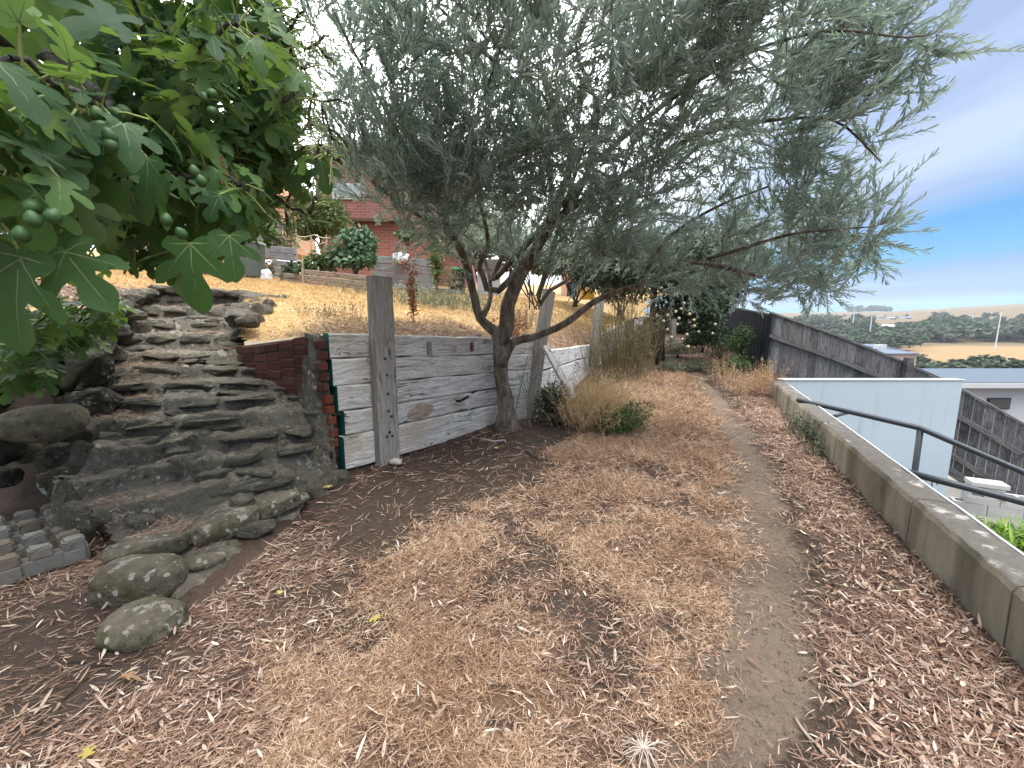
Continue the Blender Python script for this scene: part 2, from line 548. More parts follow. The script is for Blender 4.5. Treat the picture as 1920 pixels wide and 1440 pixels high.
def m_wood(lo, hi, stain, amt, crack=1.0, sc=1.0, var=0.0):
    def f(t, b):
        v = objc(t)
        wv = noi(t, mp(t, v, (1.6 * sc, 5, 5)), 1.2, 3, .5, col=True)
        vv = N(t, 'ShaderNodeVectorMath', {0: v, 1: N(t, 'ShaderNodeVectorMath', {0: wv, 'Scale': .16}, operation='SCALE').outputs[0]}, operation='ADD').outputs[0]
        g1 = noi(t, mp(t, vv, (1.1 * sc, 24, 24)), 2.2, 6, .65, .4)
        g2 = noi(t, mp(t, vv, (3 * sc, 95, 95)), 2.0, 4, .7)
        big = noi(t, v, 1.7, 4, .6)
        c = mx(t, ss(t, ma(t, 'ADD', ma(t, 'MULTIPLY', g1, .65), ma(t, 'MULTIPLY', g2, .35)), .33, .66), lo, hi)
        c = mx(t, ma(t, 'MULTIPLY', ss(t, big, .55, .72), amt), c, stain)
        if var:
            r = N(t, 'ShaderNodeObjectInfo').outputs['Random']
            g = ma(t, 'ADD', 1 - var, ma(t, 'MULTIPLY', ma(t, 'FRACT', ma(t, 'MULTIPLY', r, 7.77)), 2 * var))
            c = N(t, 'ShaderNodeVectorMath', {0: c, 'Scale': g}, operation='SCALE').outputs[0]
        ck = ma(t, 'ABSOLUTE', ma(t, 'SUBTRACT', noi(t, mp(t, vv, (.55 * sc, 5.5, 5.5)), 1.6, 3, .5, .8), .5))
        cm = ma(t, 'MULTIPLY', ss(t, ck, .012, .004), ss(t, noi(t, v, 2.3, 2), .44, .56))
        cm = ma(t, 'MULTIPLY', cm, crack)
        c = mx(t, cm, c, (.02, .016, .012))
        h = ma(t, 'SUBTRACT', ma(t, 'ADD', ma(t, 'MULTIPLY', g1, .9), ma(t, 'MULTIPLY', g2, .6)), ma(t, 'MULTIPLY', cm, 2.0))
        return c, bump(t, h, .75, .012)
    return f
SLEEPER = newmat('weathered_sleeper', m_wood((.30, .285, .265), (.78, .75, .70), (.38, .29, .2), .6, .75, 1.0, .14), .9, .15)
SLEEPER2 = newmat('pale_sleeper', m_wood((.30, .30, .30), (.72, .72, .73), (.35, .3, .25), .2), .9, .15)
POSTW = newmat('weathered_post', m_wood((.155, .145, .128), (.36, .335, .30), (.2, .13, .07), .5, .8), .9, .15)
OLDW = newmat('old_garden_timber', m_wood((.16, .125, .095), (.34, .275, .215), (.26, .16, .1), .5), .9, .15)
GREYW = newmat('grey_garden_timber', m_wood((.13, .13, .13), (.32, .32, .315), (.2, .18, .15), .4), .9, .15)
PALING = newmat('grey_paling', m_wood((.062, .059, .058), (.225, .220, .218), (.045, .042, .042), .75, .4, 1.0, .24), .9, .15)
BURNT = newmat('brown_knot', m_wood((.20, .15, .105), (.42, .34, .26), (.12, .08, .055), .8, .2), .9, .15)
def flat(name, col, rough=.6, spec=.3, var=.25, sc=12, met=0.0, bm=.15):
    def f(t, b):
        b.inputs['Metallic'].default_value = met
        v = objc(t)
        n = noi(t, v, sc, 5, .6)
        return mx(t, n, tuple(q * (1 - var) for q in col), tuple(min(1, q * (1 + var)) for q in col)), bump(t, noi(t, v, sc * 4, 4), bm, .004)
    return newmat(name, f, rough, spec)
TEAL = flat('teal_end_paint', (.006, .115, .10), .6)
DARKIRON = flat('rusted_bolt', (.03, .024, .02), .7)
def m_rail(t, b):
    v = objc(t)
    b.inputs['Metallic'].default_value = .15
    return mx(t, noi(t, v, 20, 4), (.028, .034, .042), (.05, .058, .07)), bump(t, noi(t, v, 160, 2), .06, .002)
RAIL = newmat('charcoal_rail_paint', m_rail, .42, .45)
def m_white(t, b):
    v = objc(t, False)
    n = noi(t, v, 1.1, 5, .55)
    c = mx(t, n, (.36, .43, .485), (.43, .50, .55))
    c = mx(t, ma(t, 'MULTIPLY', ss(t, noi(t, mp(t, v, (6, 6, .6)), 1.0, 4), .56, .75), .55), c, (.26, .29, .31))
    return c, bump(t, noi(t, v, 90, 4), .12, .004)
WHITEW = newmat('white_render', m_white, .8, .3)
FLASH = flat('white_flashing', (.52, .54, .56), .5, .4, .12)
NAVY = flat('dark_sheet_steel', (.026, .034, .046), .5, .4, .12, 3, .2)
MORTARJ = flat('brick_mortar', (.15, .13, .10), .95, .1, .4, 30, 0, .6)
def m_brick(t, b):
    v = objc(t)
    r = N(t, 'ShaderNodeObjectInfo').outputs['Random']
    c = mx(t, r, (.055, .022, .018), (.115, .042, .032))
    c = mx(t, ss(t, noi(t, v, 14, 5, .65), .52, .72), c, (.10, .085, .055))
    return c, bump(t, noi(t, v, 45, 5, .7), .6, .008)
BRICK = newmat('dark_red_brick', m_brick, .92, .15)
ORANGEB = flat('broken_orange_brick', (.15, .045, .027), .95, .1, .35, 30, 0, .7)
def m_house(t, b):
    v = objc(t, False)
    s = N(t, 'ShaderNodeSeparateXYZ', {0: v})
    uv = N(t, 'ShaderNodeCombineXYZ', {0: ma(t, 'ADD', s.outputs[0], s.outputs[1]), 1: s.outputs[2], 2: 0.0}).outputs[0]
    k = N(t, 'ShaderNodeTexBrick', {'Vector': uv, 'Color1': (.22, .085, .066), 'Color2': (.31, .125, .10), 'Mortar': (.30, .21, .18), 'Scale': 1.0, 'Mortar Size': .012, 'Brick Width': .36, 'Row Height': .13})
    return mx(t, ma(t, 'MULTIPLY', noi(t, v, 2, 4), .3), k.outputs['Color'], (.25, .1, .08)), bump(t, k.outputs['Fac'], .3, .01)
HOUSEB = newmat('house_brick', m_house, .9, .15)
ROOFB = flat('brown_roof_tile', (.10, .058, .045), .8)
ROOFG = flat('grey_roof_tile', (.36, .35, .34), .85)
GLASS = flat('window_glass', (.06, .075, .09), .08, .6, .2, 3)
def m_bark(lo, hi, gr):
    def f(t, b):
        v = objc(t, False)
        n1 = noi(t, mp(t, v, (5, 5, 1.6)), 3.0, 6, .65, .6)
        n2 = noi(t, mp(t, v, (1, 1, .35)), 60, 5, .7)
        c = mx(t, ss(t, n1, .35, .68), lo, hi)
        c = mx(t, ss(t, noi(t, v, 4, 4), .52, .7), c, gr)
        c = mx(t, ss(t, n2, .42, .3), c, tuple(q * .35 for q in lo))
        return c, bump(t, ma(t, 'ADD', ma(t, 'MULTIPLY', n1, 1.6), n2), 1.0, .025)
    return f
BARK = newmat('olive_bark', m_bark((.10, .08, .06), (.30, .25, .20), (.23, .22, .195)), .95, .1)
FBARK = newmat('fig_bark', m_bark((.06, .055, .05), (.16, .15, .135), (.12, .11, .09)), .9, .15)
DBARK = newmat('dark_bark', m_bark((.03, .026, .022), (.10, .085, .07), (.07, .06, .05)), .95, .1)

def leafmat(name, stops, under=None, trans=.22, rough=.5, spec=.35, tcol=None, veins=False):
    """Leaf colour runs over the per-leaf 'tint'; the underside of a leaf may have its own colour."""
    m = bpy.data.materials.new(name)
    m.use_nodes = True
    t = m.node_tree
    b = t.nodes['Principled BSDF']
    b.inputs['Roughness'].default_value = rough
    b.inputs['Specular IOR Level'].default_value = spec
    c = ramp(t, attr(t, 'tint'), stops)
    c = mx(t, ma(t, 'MULTIPLY', noi(t, objc(t), 22, 4), .35), c, tuple(q * .6 for q in stops[0][1]))
    if under:
        c = mx(t, N(t, 'ShaderNodeNewGeometry').outputs['Backfacing'], c, under)
    t.links.new(c, b.inputs['Base Color'])
    if trans:
        tr = N(t, 'ShaderNodeBsdfTranslucent', {'Color': tcol or c})
        if tcol is None:
            pass
        ms = N(t, 'ShaderNodeMixShader', {0: trans, 1: b.outputs[0], 2: tr.outputs[0]})
        t.links.new(ms.outputs[0], t.nodes['Material Output'].inputs['Surface'])
    return m
OLEAF = leafmat('olive_leaf', [(0, (.10, .15, .135)), (.5, (.19, .255, .23)), (.85, (.27, .33, .28)), (1, (.36, .40, .28))], (.38, .44, .42), .42, .45, .4, (.29, .38, .27))
OTWIG = flat('olive_twig', (.15, .125, .095), .9)
FLEAF = leafmat('fig_leaf', [(0, (.018, .052, .020)), (.45, (.038, .096, .030)), (.8, (.078, .155, .036)), (1, (.17, .24, .05))], (.11, .17, .09), .3, .55, .22, (.22, .36, .06))
FVEIN = leafmat('fig_vein', [(0, (.13, .20, .07)), (1, (.22, .28, .10))], None, .15)
PETIOLE = flat('fig_petiole', (.24, .29, .10), .6)
FRUIT = flat('green_fig', (.036, .088, .022), .5, .4, .25, 14)
BROWNLEAF = leafmat('withered_leaf', [(0, (.16, .085, .045)), (1, (.34, .2, .11))], None, .15, .8)
YLEAF = leafmat('yellow_leaf', [(0, (.36, .29, .06)), (1, (.50, .41, .14))], None, .15, .7)
LITTER = leafmat('fallen_leaf', [(0, (.13, .075, .052)), (.25, (.25, .145, .10)), (.5, (.45, .32, .24)), (.75, (.60, .49, .39)), (1, (.76, .68, .58))], None, .05, .8, .2)
NEEDLE = leafmat('bark_shred', [(0, (.09, .050, .036)), (.5, (.28, .168, .118)), (1, (.62, .46, .34))], None, 0, .85, .2)
STRAW = leafmat('dry_grass', [(0, (.20, .108, .065)), (.5, (.53, .345, .215)), (1, (.82, .66, .48))], None, .12, .8, .2)
GOLD = leafmat('golden_grass', [(0, (.34, .21, .09)), (.5, (.60, .42, .19)), (1, (.76, .60, .34))], None, .12, .85, .1)
DEADSTEM = leafmat('dead_stem', [(0, (.33, .22, .11)), (.5, (.55, .39, .20)), (1, (.68, .53, .31))], None, .08, .85, .2)
REDSTEM = leafmat('red_dead_leaf', [(0, (.14, .045, .025)), (1, (.36, .15, .085))], None, .1, .85, .2)
PINKDEAD = leafmat('pink_dead_leaf', [(0, (.33, .15, .09)), (1, (.55, .33, .22))], None, .12, .85, .2)
SAGE = leafmat('grey_green_leaf', [(0, (.085, .11, .06)), (.6, (.17, .19, .11)), (1, (.3, .28, .17))], None, .2)
GREEN = leafmat('mid_green_leaf', [(0, (.035, .075, .022)), (.6, (.075, .135, .035)), (1, (.15, .2, .055))], None, .25)
DKGREEN = leafmat('dark_green_leaf', [(0, (.016, .035, .014)), (.6, (.032, .062, .022)), (1, (.075, .115, .04))], None, .2)
BEAN = leafmat('blue_green_leaf', [(0, (.045, .10, .05)), (.6, (.10, .19, .095)), (1, (.22, .32, .19))], None, .2)
BRIGHT = leafmat('bright_green_leaf', [(0, (.07, .15, .02)), (.6, (.17, .30, .035)), (1, (.34, .48, .06))], None, .3)
FENNEL = leafmat('fennel_stem', [(0, (.10, .085, .045)), (.5, (.17, .15, .07)), (1, (.27, .19, .11))], None, .12, .85, .2)
VTREE = leafmat('valley_tree_leaf', [(0, (.055, .08, .055)), (.5, (.095, .125, .085)), (1, (.16, .19, .12))], None, .2, .8, .1)
HAYFIELD = newmat('valley_ground', lambda t, b: mx(t, noi(t, objc(t, False), .02, 5), mx(t, noi(t, objc(t, False), .08, 5), (.14, .094, .056), (.2, .14, .086)), (.125, .105, .058)), .95, .1)

# ------------------------------------------------------------------ terrain
WALL_A, WALL_B, WALL_C, WALL_D = Vector((-1.55, 3.51)), Vector((.28, 5.65)), Vector((1.72, 9.25)), Vector((3.3, 12.9))
WALL_E = Vector((5.3, 17.2))
BR_A, BR_B = Vector((-1.70, 3.60)), Vector((-2.78, 4.28))
STAIR_ROWS = [(.13, [-2.5, -2.1, -1.81, -1.49, -1.2], [1.86, 1.97, 2.24, 2.77, 3.05]),
              (.34, [-3.2, -2.63, -2.2, -1.69, -1.3], [2.15, 2.42, 2.85, 3.30, 3.55]),
              (.56, [-3.8, -3.2, -2.72, -1.98, -1.5], [2.75, 2.98, 3.18, 3.46, 3.62]),
              (.76, [-4.2, -3.06, -2.38], [3.55, 3.72, 3.86]),
              (1.00, [-4.4, -3.2, -2.75], [4.18, 4.25, 4.36]),
              (1.17, [-5, -3.0], [4.78, 4.85]), (1.33, [-5, -3], [5.4, 5.42]), (1.53, [-6, -3], [6.08, 6.12]), (1.74, [-6.2, -4], [6.85, 6.95])]
def seg_dist(x, y, a, b):
    d = b - a
    q = np.clip(((x - a.x) * d.x + (y - a.y) * d.y) / d.dot(d), 0, 1)
    return np.hypot(x - a.x - q * d.x, y - a.y - q * d.y), q
_rows = []
for (z0, xa, ya), (z1, xb, yb) in zip(STAIR_ROWS, STAIR_ROWS[1:]):
    _rows.append((z0, xa, ya))
    if z1 < 1.05:                                   # the lower flight has shallow in-between treads
        xg = np.linspace(-4.4, -1.4, 8)
        _rows.append(((z0 + z1) / 2, list(xg), list((np.interp(xg, xa, ya) + np.interp(xg, xb, yb)) / 2 + .03)))
STAIR_ROWS = _rows + [STAIR_ROWS[-1]]
def stair_z(x, y, sharp=.07):
    x, y = np.asarray(x, float), np.asarray(y, float)
    z = np.full(x.shape, .035)
    zp = .035
    for i, (zr, xs, ys) in enumerate(STAIR_ROWS):
        yr = np.interp(x, xs, ys) + (fbm(x, y * 0 + i * 3.7, 2.2, 3, i) - .5) * .16
        z = z + (zr - zp) * sst(-sharp, sharp * .25, y - yr)
        zp = zr
    z = z * (1 - .9 * sst(-1.86, -1.50, x) * sst(2.6, 3.0, y))
    z = np.where(y > 6.98, np.maximum(z, 1.2 + .1 * (y - 4) - .08 * (x + 1.2) - .02), z)
    rg_ = np.abs(fbm(x, y, 3.5, 3, 43) - .5)
    fr = [Vector(q) for q in ((-2.25, 2.13), (-1.84, 1.71), (-1.61, 1.49), (-1.46, 1.67), (-1.42, 2.2), (-1.46, 2.5))]
    dm = np.full(x.shape, 9.0)
    for a, b in zip(fr, fr[1:]):
        dm = np.minimum(dm, seg_dist(x, y, a, b)[0])
    z = z - .10 * sst(.20, .0, dm)
    return z + (fbm(x, y, 5, 4, 40) - .5) * .09 + (fbm(x, y, 18, 3, 41) - .5) * .05 - .10 * sst(.035, .0, rg_) * .35
STAIR_POLY = [(-1.46, 1.67), (-1.42, 2.2), (-1.46, 2.66), (-1.49, 3.44), (-1.70, 3.66), (-2.78, 4.36), (-3.2, 4.95), (-3.45, 5.6), (-4.1, 6.98),
              (-6.15, 7.1), (-5.3, 5.4), (-4.45, 4.4), (-3.85, 3.6), (-3.45, 3.05), (-2.97, 2.72), (-2.55, 2.36), (-2.25, 2.13), (-1.84, 1.71), (-1.61, 1.49)]
def lawn_base(x, y):
    return 1.2 + .1 * (y - 4) - .08 * (np.minimum(x, 3) + 1.2)
def lawn_z(x, y):
    x, y = np.asarray(x, float), np.asarray(y, float)
    z = lawn_base(x, y)
    for a, b, za, zb in ((WALL_A, WALL_B, 1.155, 1.025), (WALL_B, WALL_C, .83, .77), (WALL_C, WALL_D, .88, 1.2), (WALL_D, WALL_E, 1.2, 1.45)):
        d, q = seg_dist(x, y, a, b)
        z = np.minimum(z, za + (zb - za) * q + .02 + d * .42)
    d, q = seg_dist(x, y, BR_A, BR_B)
    z = np.minimum(z, 1.18 - .09 * q + d * .3)
    return z + (fbm(x, y, 1.3, 4, 5) - .5) * .06 + (fbm(x, y, 7, 2, 9) - .5) * .03
def path_c(y):
    return np.interp(y, [0, 1.05, 1.55, 2.2, 3.5, 5.7, 7, 9], [.58, .62, .94, 1.36, 2.0, 2.85, 3.35, 4.0])
def path_m(x, y):
    wd = np.interp(y, [0, 1, 2.2, 3.5, 6, 8], [.22, .22, .30, .36, .36, .2])
    j = (fbm(x, y, 3, 3, 21) - .5) * .34
    return 1 - sst(wd * .35, wd * 1.6, np.abs(x - path_c(y) + j))
def straw_m(x, y):
    """Dry grass: the strip left of the track, from the camera to the bend."""
    l = np.interp(y, [0, 1.05, 1.4, 2.1, 2.6, 3.0, 3.6, 4.6, 6, 9, 12], [-1.2, -1.15, -1.0, -.8, -.4, .05, .55, .8, 1.3, 2.3, 3.3])
    r = path_c(y) - .12
    j = (fbm(x, y, 2.2, 4, 31) - .5) * .9
    m = sst(-.25, .35, x - l + j) * (1 - sst(-.15, .22, x - r + j * .4))
    return m * (.35 + .65 * sst(.34, .58, fbm(x, y, 2.6, 3, 33)))
def litter_m(x, y):
    c = path_c(y) + .30
    right = sst(-.12, .3, x - c + (fbm(x, y, 3, 3, 51) - .5) * .35)
    left = sst(.15, -.55, x + .75 * np.ones_like(x) + (fbm(x, y, 2.2, 3, 53) - .5) * .9) * sst(2.9, 1.9, y + .55 * (x + 1.5))
    bare = sst(.55, .25, np.hypot((x + 1.85) / 1.2, y - 1.45) + (fbm(x, y, 3, 3, 55) - .5) * .3)
    end = .8 * sst(8.6, 10.0, y) * sst(2.2, 3.0, x)
    return np.maximum(np.maximum(right * sst(9.5, 7.5, y), end), left * (1 - .85 * bare) * sst(-2.95, -2.6, x))
def low_z(x, y):
    x, y = np.asarray(x, float), np.asarray(y, float)
    z = .085 * np.log1p(np.exp((np.minimum(y, 30) - 6.8) * 2.2)) / 2.2
    z = z + .09 * np.exp(-((x + .05) ** 2 + (y - 4.8) ** 2) / .35)
    z = z - .025 * path_m(x, y) + .02 * straw_m(x, y)
    bank = sst(2.75, 3.35, y + .35 * (x + 3.6)) * sst(-3.1, -3.6, x)
    z = z + bank * (lawn_base(x, y) - .1) + sst(-2.6, -3.6, x) * .02
    return z + (fbm(x, y, 1.6, 4, 61) - .5) * .07 + (fbm(x, y, 9, 3, 63) - .5) * .022 + (fbm(x, y, 30, 2, 65) - .5) * .010
def conc_x(y):
    return 1.94 + .449 * (y - 1.4)

def grid(name, xs, ys, zf, keep, mat, attrs=None, smooth=True):
    X, Y = np.meshgrid(xs, ys)
    Z = zf(X, Y)
    V = np.stack([X, Y, Z], -1).reshape(-1, 3)
    nx = len(xs)
    i = (np.arange(len(ys) - 1)[:, None] * nx + np.arange(nx - 1)[None]).ravel()
    F = np.stack([i, i + 1, i + nx + 1, i + nx], 1)
    if keep is not None:
        cx, cy = V[F, 0].mean(1), V[F, 1].mean(1)
        F = F[keep(cx, cy)]
    used = np.unique(F)
    mpv = np.full(len(V), -1)
    mpv[used] = np.arange(len(used))
    V = V[used]
    A = {k: f(V[:, 0], V[:, 1]) for k, f in (attrs or {}).items()}
    return npmesh(name, V, mpv[F], smooth, A)

near_x = np.concatenate([np.arange(-9, -4, .15), np.arange(-4, 4.2, .03), np.arange(4.2, 13, .12)])
near_y = np.concatenate([np.arange(-5, .6, .25), np.arange(.6, 7, .032), np.arange(7, 26, .13)])
def keep_low(x, y):
    back = np.where(y > 9, 6.25 + .35 * (y - 9), np.where(y > 7.1, conc_x(7.1) + .1 + (y - 7.1) * .73, conc_x(y) + .10))
    return (x < back) & ~((y > 3.5) & (x < -1.75)) & ~((y > 2.95) & inpoly(x, y, STAIR_POLY)) & ~((y > 5.9) & (x < .2))
gm = grid('ground', near_x, near_y, low_z, keep_low, SOIL, {'path': path_m, 'straw': straw_m, 'litter': litter_m})
tag(link('ground', gm, None, SOIL), kind='structure')

LAWN_POLY = [(-1.60, 3.60), (-2.78, 4.34), (-3.25, 4.95), (-3.55, 5.6), (-4.25, 6.8), (-5.8, 6.85), (-4.95, 5.4), (-4.15, 4.4), (-3.55, 3.6), (-4.5, 3.3), (-9, 3.2), (-60, 3.2),
             (-60, 70), (25, 70), (16, 32), (7.2, 21), (WALL_E.x - .02, WALL_E.y), (WALL_D.x - .02, WALL_D.y), (WALL_C.x - .03, WALL_C.y), (WALL_B.x - .03, WALL_B.y)]
lx = np.concatenate([np.arange(-60, -9, .9), np.arange(-9, 4, .075), np.arange(4, 25, .4)])
ly = np.concatenate([np.arange(3.2, 9, .06), np.arange(9, 24, .2), np.arange(24, 70, 1.2)])
def bare_m(x, y):
    d1, _ = seg_dist(x, y, WALL_A, WALL_B)
    d2, _ = seg_dist(x, y, WALL_B, WALL_C)
    d = np.minimum(d1, d2)
    return np.clip(sst(2.2, .3, d) * .75 + sst(-3.0, -5.5, x) * sst(7.5, 5.5, y) * .9 + (fbm(x, y, .9, 3, 71) - .5) * .5, 0, 1)
lm = grid('lawn', lx, ly, lawn_z, lambda x, y: inpoly(x, y, LAWN_POLY), LAWN, {'bare': bare_m})
tag(link('lawn', lm, None, LAWN), kind='structure')

# valley floor and hills: one polar sheet out to the skyline
def terr_z(x, y):
    r = np.hypot(x, y)
    az = np.degrees(np.arctan2(x, y))
    z = np.interp(r, [0, 10, 20, 60, 150, 240, 610, 700, 900, 1200, 1600, 2600, 3300, 3500], [-2.05, -2.25, -4, -9, -16, -20.5, -20.5, -14, -6, 8, 29, 71, 80, 78])
    tilt = np.interp(az, [-180, 20, 42, 51, 60, 90, 180], [1.0, .70, .74, 1.06, 1.15, 1.15, 1.0])
    z = np.where(z > 0, z * tilt, z)
    return z + (fbm(x, y, .004, 3, 81) - .5) * np.interp(r, [0, 60, 240, 610, 700, 1500, 3000], [0, .6, .8, .8, 4, 10, 8])
rr = np.concatenate([np.arange(0.5, 30, 1.2), np.geomspace(30, 3500, 90)])
aa = np.radians(np.concatenate([np.arange(-180, 20, 5), np.arange(20, 65, .6), np.arange(65, 180.1, 5)]))
AA, RR = np.meshgrid(aa, rr)
X, Y = RR * np.sin(AA), RR * np.cos(AA)
V = np.stack([X, Y, terr_z(X, Y)], -1).reshape(-1, 3)
na = len(aa)
i = (np.arange(len(rr) - 1)[:, None] * na + np.arange(na - 1)[None]).ravel()
tag(link('valley', npmesh('valley', V, np.stack([i, i + 1, i + na + 1, i + na], 1)[:, ::-1], True), None, HAYFIELD), kind='structure')

# ------------------------------------------------------------------ timber retaining wall
rw = thing('retaining_wall', 'weathered grey timber sleeper wall with teal painted ends and tall bolted posts', 'retaining wall', (WALL_A.x, WALL_A.y, 0))
def plank(name, a, b, zl, zr, thick, mat, parent, out=0.0, mats=None, seed=0, seg=10, endmat=None, rough=.006):
    """A sleeper in its own frame (local X along it) with slightly uneven, split edges."""
    a, b = Vector((a[0], a[1])), Vector((b[0], b[1]))
    L = (b - a).length
    V, F, M_ = [], [], []
    r2 = random.Random(seed)
    for k in range(seg + 1):
        q = k / seg
        x = q * L
        z0 = zl[0] + (zr[0] - zl[0]) * q + r2.uniform(-1, 1) * rough
        z1 = zl[1] + (zr[1] - zl[1]) * q + r2.uniform(-1, 1) * rough
        yo = r2.uniform(-1, 1) * rough * .6
        e = min(.012, (z1 - z0) * .12)
        V += [(x, -thick / 2 + yo + e, z0), (x, -thick / 2 + yo, z0 + e), (x, -thick / 2 + yo, z1 - e), (x, -thick / 2 + yo + e, z1), (x, thick / 2, z1), (x, thick / 2, z0)]
    for k in range(seg):
        for j in range(6):
            F.append((k * 6 + j, (k + 1) * 6 + j, (k + 1) * 6 + (j + 1) % 6, k * 6 + (j + 1) % 6))
            M_.append(0)
    F += [tuple(range(6)), tuple(seg * 6 + j for j in range(6))[::-1]]
    M_ += [1 if endmat else 0, 0]
    me = bpy.data.meshes.new(name)
    zc = (zl[0] + zl[1]) / 2
    me.from_pydata([(p[0], p[1], p[2] - zc) for p in V], [], F)
    me.polygons.foreach_set('material_index', np.array(M_, np.int32))
    o = link(name, me, parent, [mat] + ([endmat] if endmat else []))
    d = (b - a).normalized()
    o.location = (a.x + d.y * out, a.y - d.x * out, zc)
    o.rotation_euler = (0, 0, math.atan2(d.y, d.x))
    return o
zl = [1.215, 1.005, .765, .54, .32, .02]
zr = [1.085, .88, .675, .49, .305, .0]
wd = (WALL_B - WALL_A).normalized()
stag = [-.01, .0, .03, .075, .05]
outs = [-.005, .004, .012, .016, .03]
for i in range(5):
    a = WALL_A + wd * stag[i]
    b = WALL_B + wd * .05
    plank('sleeper', a, b, (zl[i + 1] + .003, zl[i] - .003), (zr[i + 1] + .002, zr[i] - .002), .10, SLEEPER, rw, outs[i], seed=i + 3, seg=16, endmat=TEAL, rough=.007)
def post(name, base, top, wx, wy, rz, mat, parent):
    b, tp = Vector(base), Vector(top)
    m = MB()
    ax = (tp - b).normalized()
    c, s_ = math.cos(rz), math.sin(rz)
    ux, uy = Vector((c, s_, 0)) * wx / 2, Vector((-s_, c, 0)) * wy / 2
    L = (tp - b).length
    for k in range(6):
        pass
    me = bpy.data.meshes.new(name)
    ring = []
    F = []
    for k in range(7):
        p = Vector((L * k / 6, 0, 0))
        j = rnd.uniform(-.003, .003)
        e = .006
        ring += [(p.x, -wx / 2 + e, -wy / 2 + j), (p.x, wx / 2 - e, -wy / 2 + j), (p.x, wx / 2 + j, -wy / 2 + e), (p.x, wx / 2 + j, wy / 2 - e), (p.x, wx / 2 - e, wy / 2), (p.x, -wx / 2 + e, wy / 2), (p.x, -wx / 2, wy / 2 - e), (p.x, -wx / 2, -wy / 2 + e)]
    for k in range(6):
        for q in range(8):
            F.append((k * 8 + q, k * 8 + (q + 1) % 8, (k + 1) * 8 + (q + 1) % 8, (k + 1) * 8 + q))
    F += [tuple(range(8))[::-1], tuple(48 + q for q in range(8))]
    me.from_pydata(ring, [], F)
    o = link(name, me, parent, mat)
    xa = ax
    ya = (ux.normalized() - xa * ux.normalized().dot(xa)).normalized()
    za = xa.cross(ya)
    R = Matrix((xa, ya, za)).transposed().to_4x4()
    R.translation = b
    o.matrix_basis = R
    return o
wrz = math.atan2(wd.y, wd.x)
nrm = Vector((wd.y, -wd.x))
pc = WALL_A + wd * .44 + nrm * .125
pst = post('post', (pc.x, pc.y, -.2), (pc.x, pc.y, 1.70), .205, .10, wrz, POSTW, rw)
for z, dx in ((.98, -.01), (.83, .0), (.66, 0), (.50, .0), (.445, .03), (.30, .005), (.26, .03), (.265, -.03)):
    m = MB()
    p0 = pc + nrm * .049 + wd * dx
    m.tube([(p0.x, p0.y, z), (p0.x + nrm.x * .012, p0.y + nrm.y * .012, z)], [.013, .009], 8)
    o = m.obj('bolt', DARKIRON, pst)
# small cleats left on the top sleeper and a dark knot on the fourth
for q, wdt, h, mt in ((1.02, .045, .13, GREYW), (1.62, .03, .10, flat('red_cleat', (.16, .05, .045), .9))):
    p0 = WALL_A + wd * q + nrm * .062
    zt = 1.215 - .13 * q / 2.82 - .07
    m = MB()
    m.box((p0.x, p0.y, zt - h / 2 + .01), (wdt, .025, h), wrz)
    m.obj('cleat', mt, rw)
kn = bmesh.new()
bmesh.ops.create_uvsphere(kn, u_segments=20, v_segments=8, radius=1)
for v in kn.verts:
    v.co = Vector((v.co.x * .17 * (1 + .35 * mnoise.noise(v.co * 1.7)), v.co.y * .008, v.co.z * .070 * (1 + .4 * mnoise.noise(v.co * 2.3))))
me = bpy.data.meshes.new('knot')
kn.to_mesh(me)
kn.free()
p0 = WALL_A + wd * .90 + nrm * .066
ko = link('knot', me, rw, BURNT)
ko.location = (p0.x, p0.y, .405)
ko.rotation_euler = (0, -.09, wrz)
# torn split in the fourth sleeper, running into a crack along the grain
p1 = WALL_A + wd * 1.22 + nrm * .066
pts = [(0, .43), (.10, .455), (.2, .44), (.3, .47), (.42, .50), (.55, .535), (.52, .525), (.4, .485), (.3, .435), (.2, .41), (.1, .43)]
m = MB()
f = []
for dx, z in pts:
    f.append((p1.x + wd.x * dx, p1.y + wd.y * dx, z + .012))
m.add(f + [(q[0] - nrm.x * .03, q[1] - nrm.y * .03, q[2]) for q in f], [tuple(range(11))] + [(k, (k + 1) % 11, (k + 1) % 11 + 11, k + 11) for k in range(11)])
m.obj('split', flat('split_wood', (.02, .015, .011), .95), rw)
# second and third bays, with leaning posts
for i, (za, zb, zc, zd) in enumerate(((.90, .62, .82, .58), (.61, .36, .57, .33), (.35, .0, .32, .1))):
    plank('sleeper', WALL_B + Vector((.06, .12)), WALL_C, (zb, za), (zd, zc), .09, SLEEPER2, rw, .0, seed=20 + i, rough=.012)
for i in range(4):
    plank('sleeper', WALL_C + Vector((.03, .06)), WALL_D, (.67 - .25 * i, .915 - .25 * i), (1.0 - .27 * i, 1.26 - .27 * i), .09, SLEEPER2, rw, .0, seed=30 + i, rough=.012)
for i in range(4):
    plank('sleeper', WALL_D + Vector((.03, .06)), WALL_E, (1.0 - .25 * i, 1.25 - .25 * i), (1.25 - .25 * i, 1.5 - .25 * i), .09, SLEEPER2, rw, .0, seed=40 + i, rough=.012)
w2 = (WALL_C - WALL_B).normalized()
post('post', (.20, 5.50, -.1), at(1030, 545, 5.72), .19, .09, math.atan2(w2.y, w2.x) - .3, POSTW, rw)
post('post', at(1108, 700, 9.0) - Vector((0, 0, .3)), at(1124, 563, 9.2), .2, .1, .5, POSTW, rw)
post('post', at(1176, 690, 10.6) - Vector((0, 0, .3)), at(1182, 600, 10.8), .19, .1, .5, POSTW, rw)
post('post', at(1262, 650, 12.6) - Vector((0, 0, .3)), at(1262, 598, 12.7), .19, .1, .5, POSTW, rw)
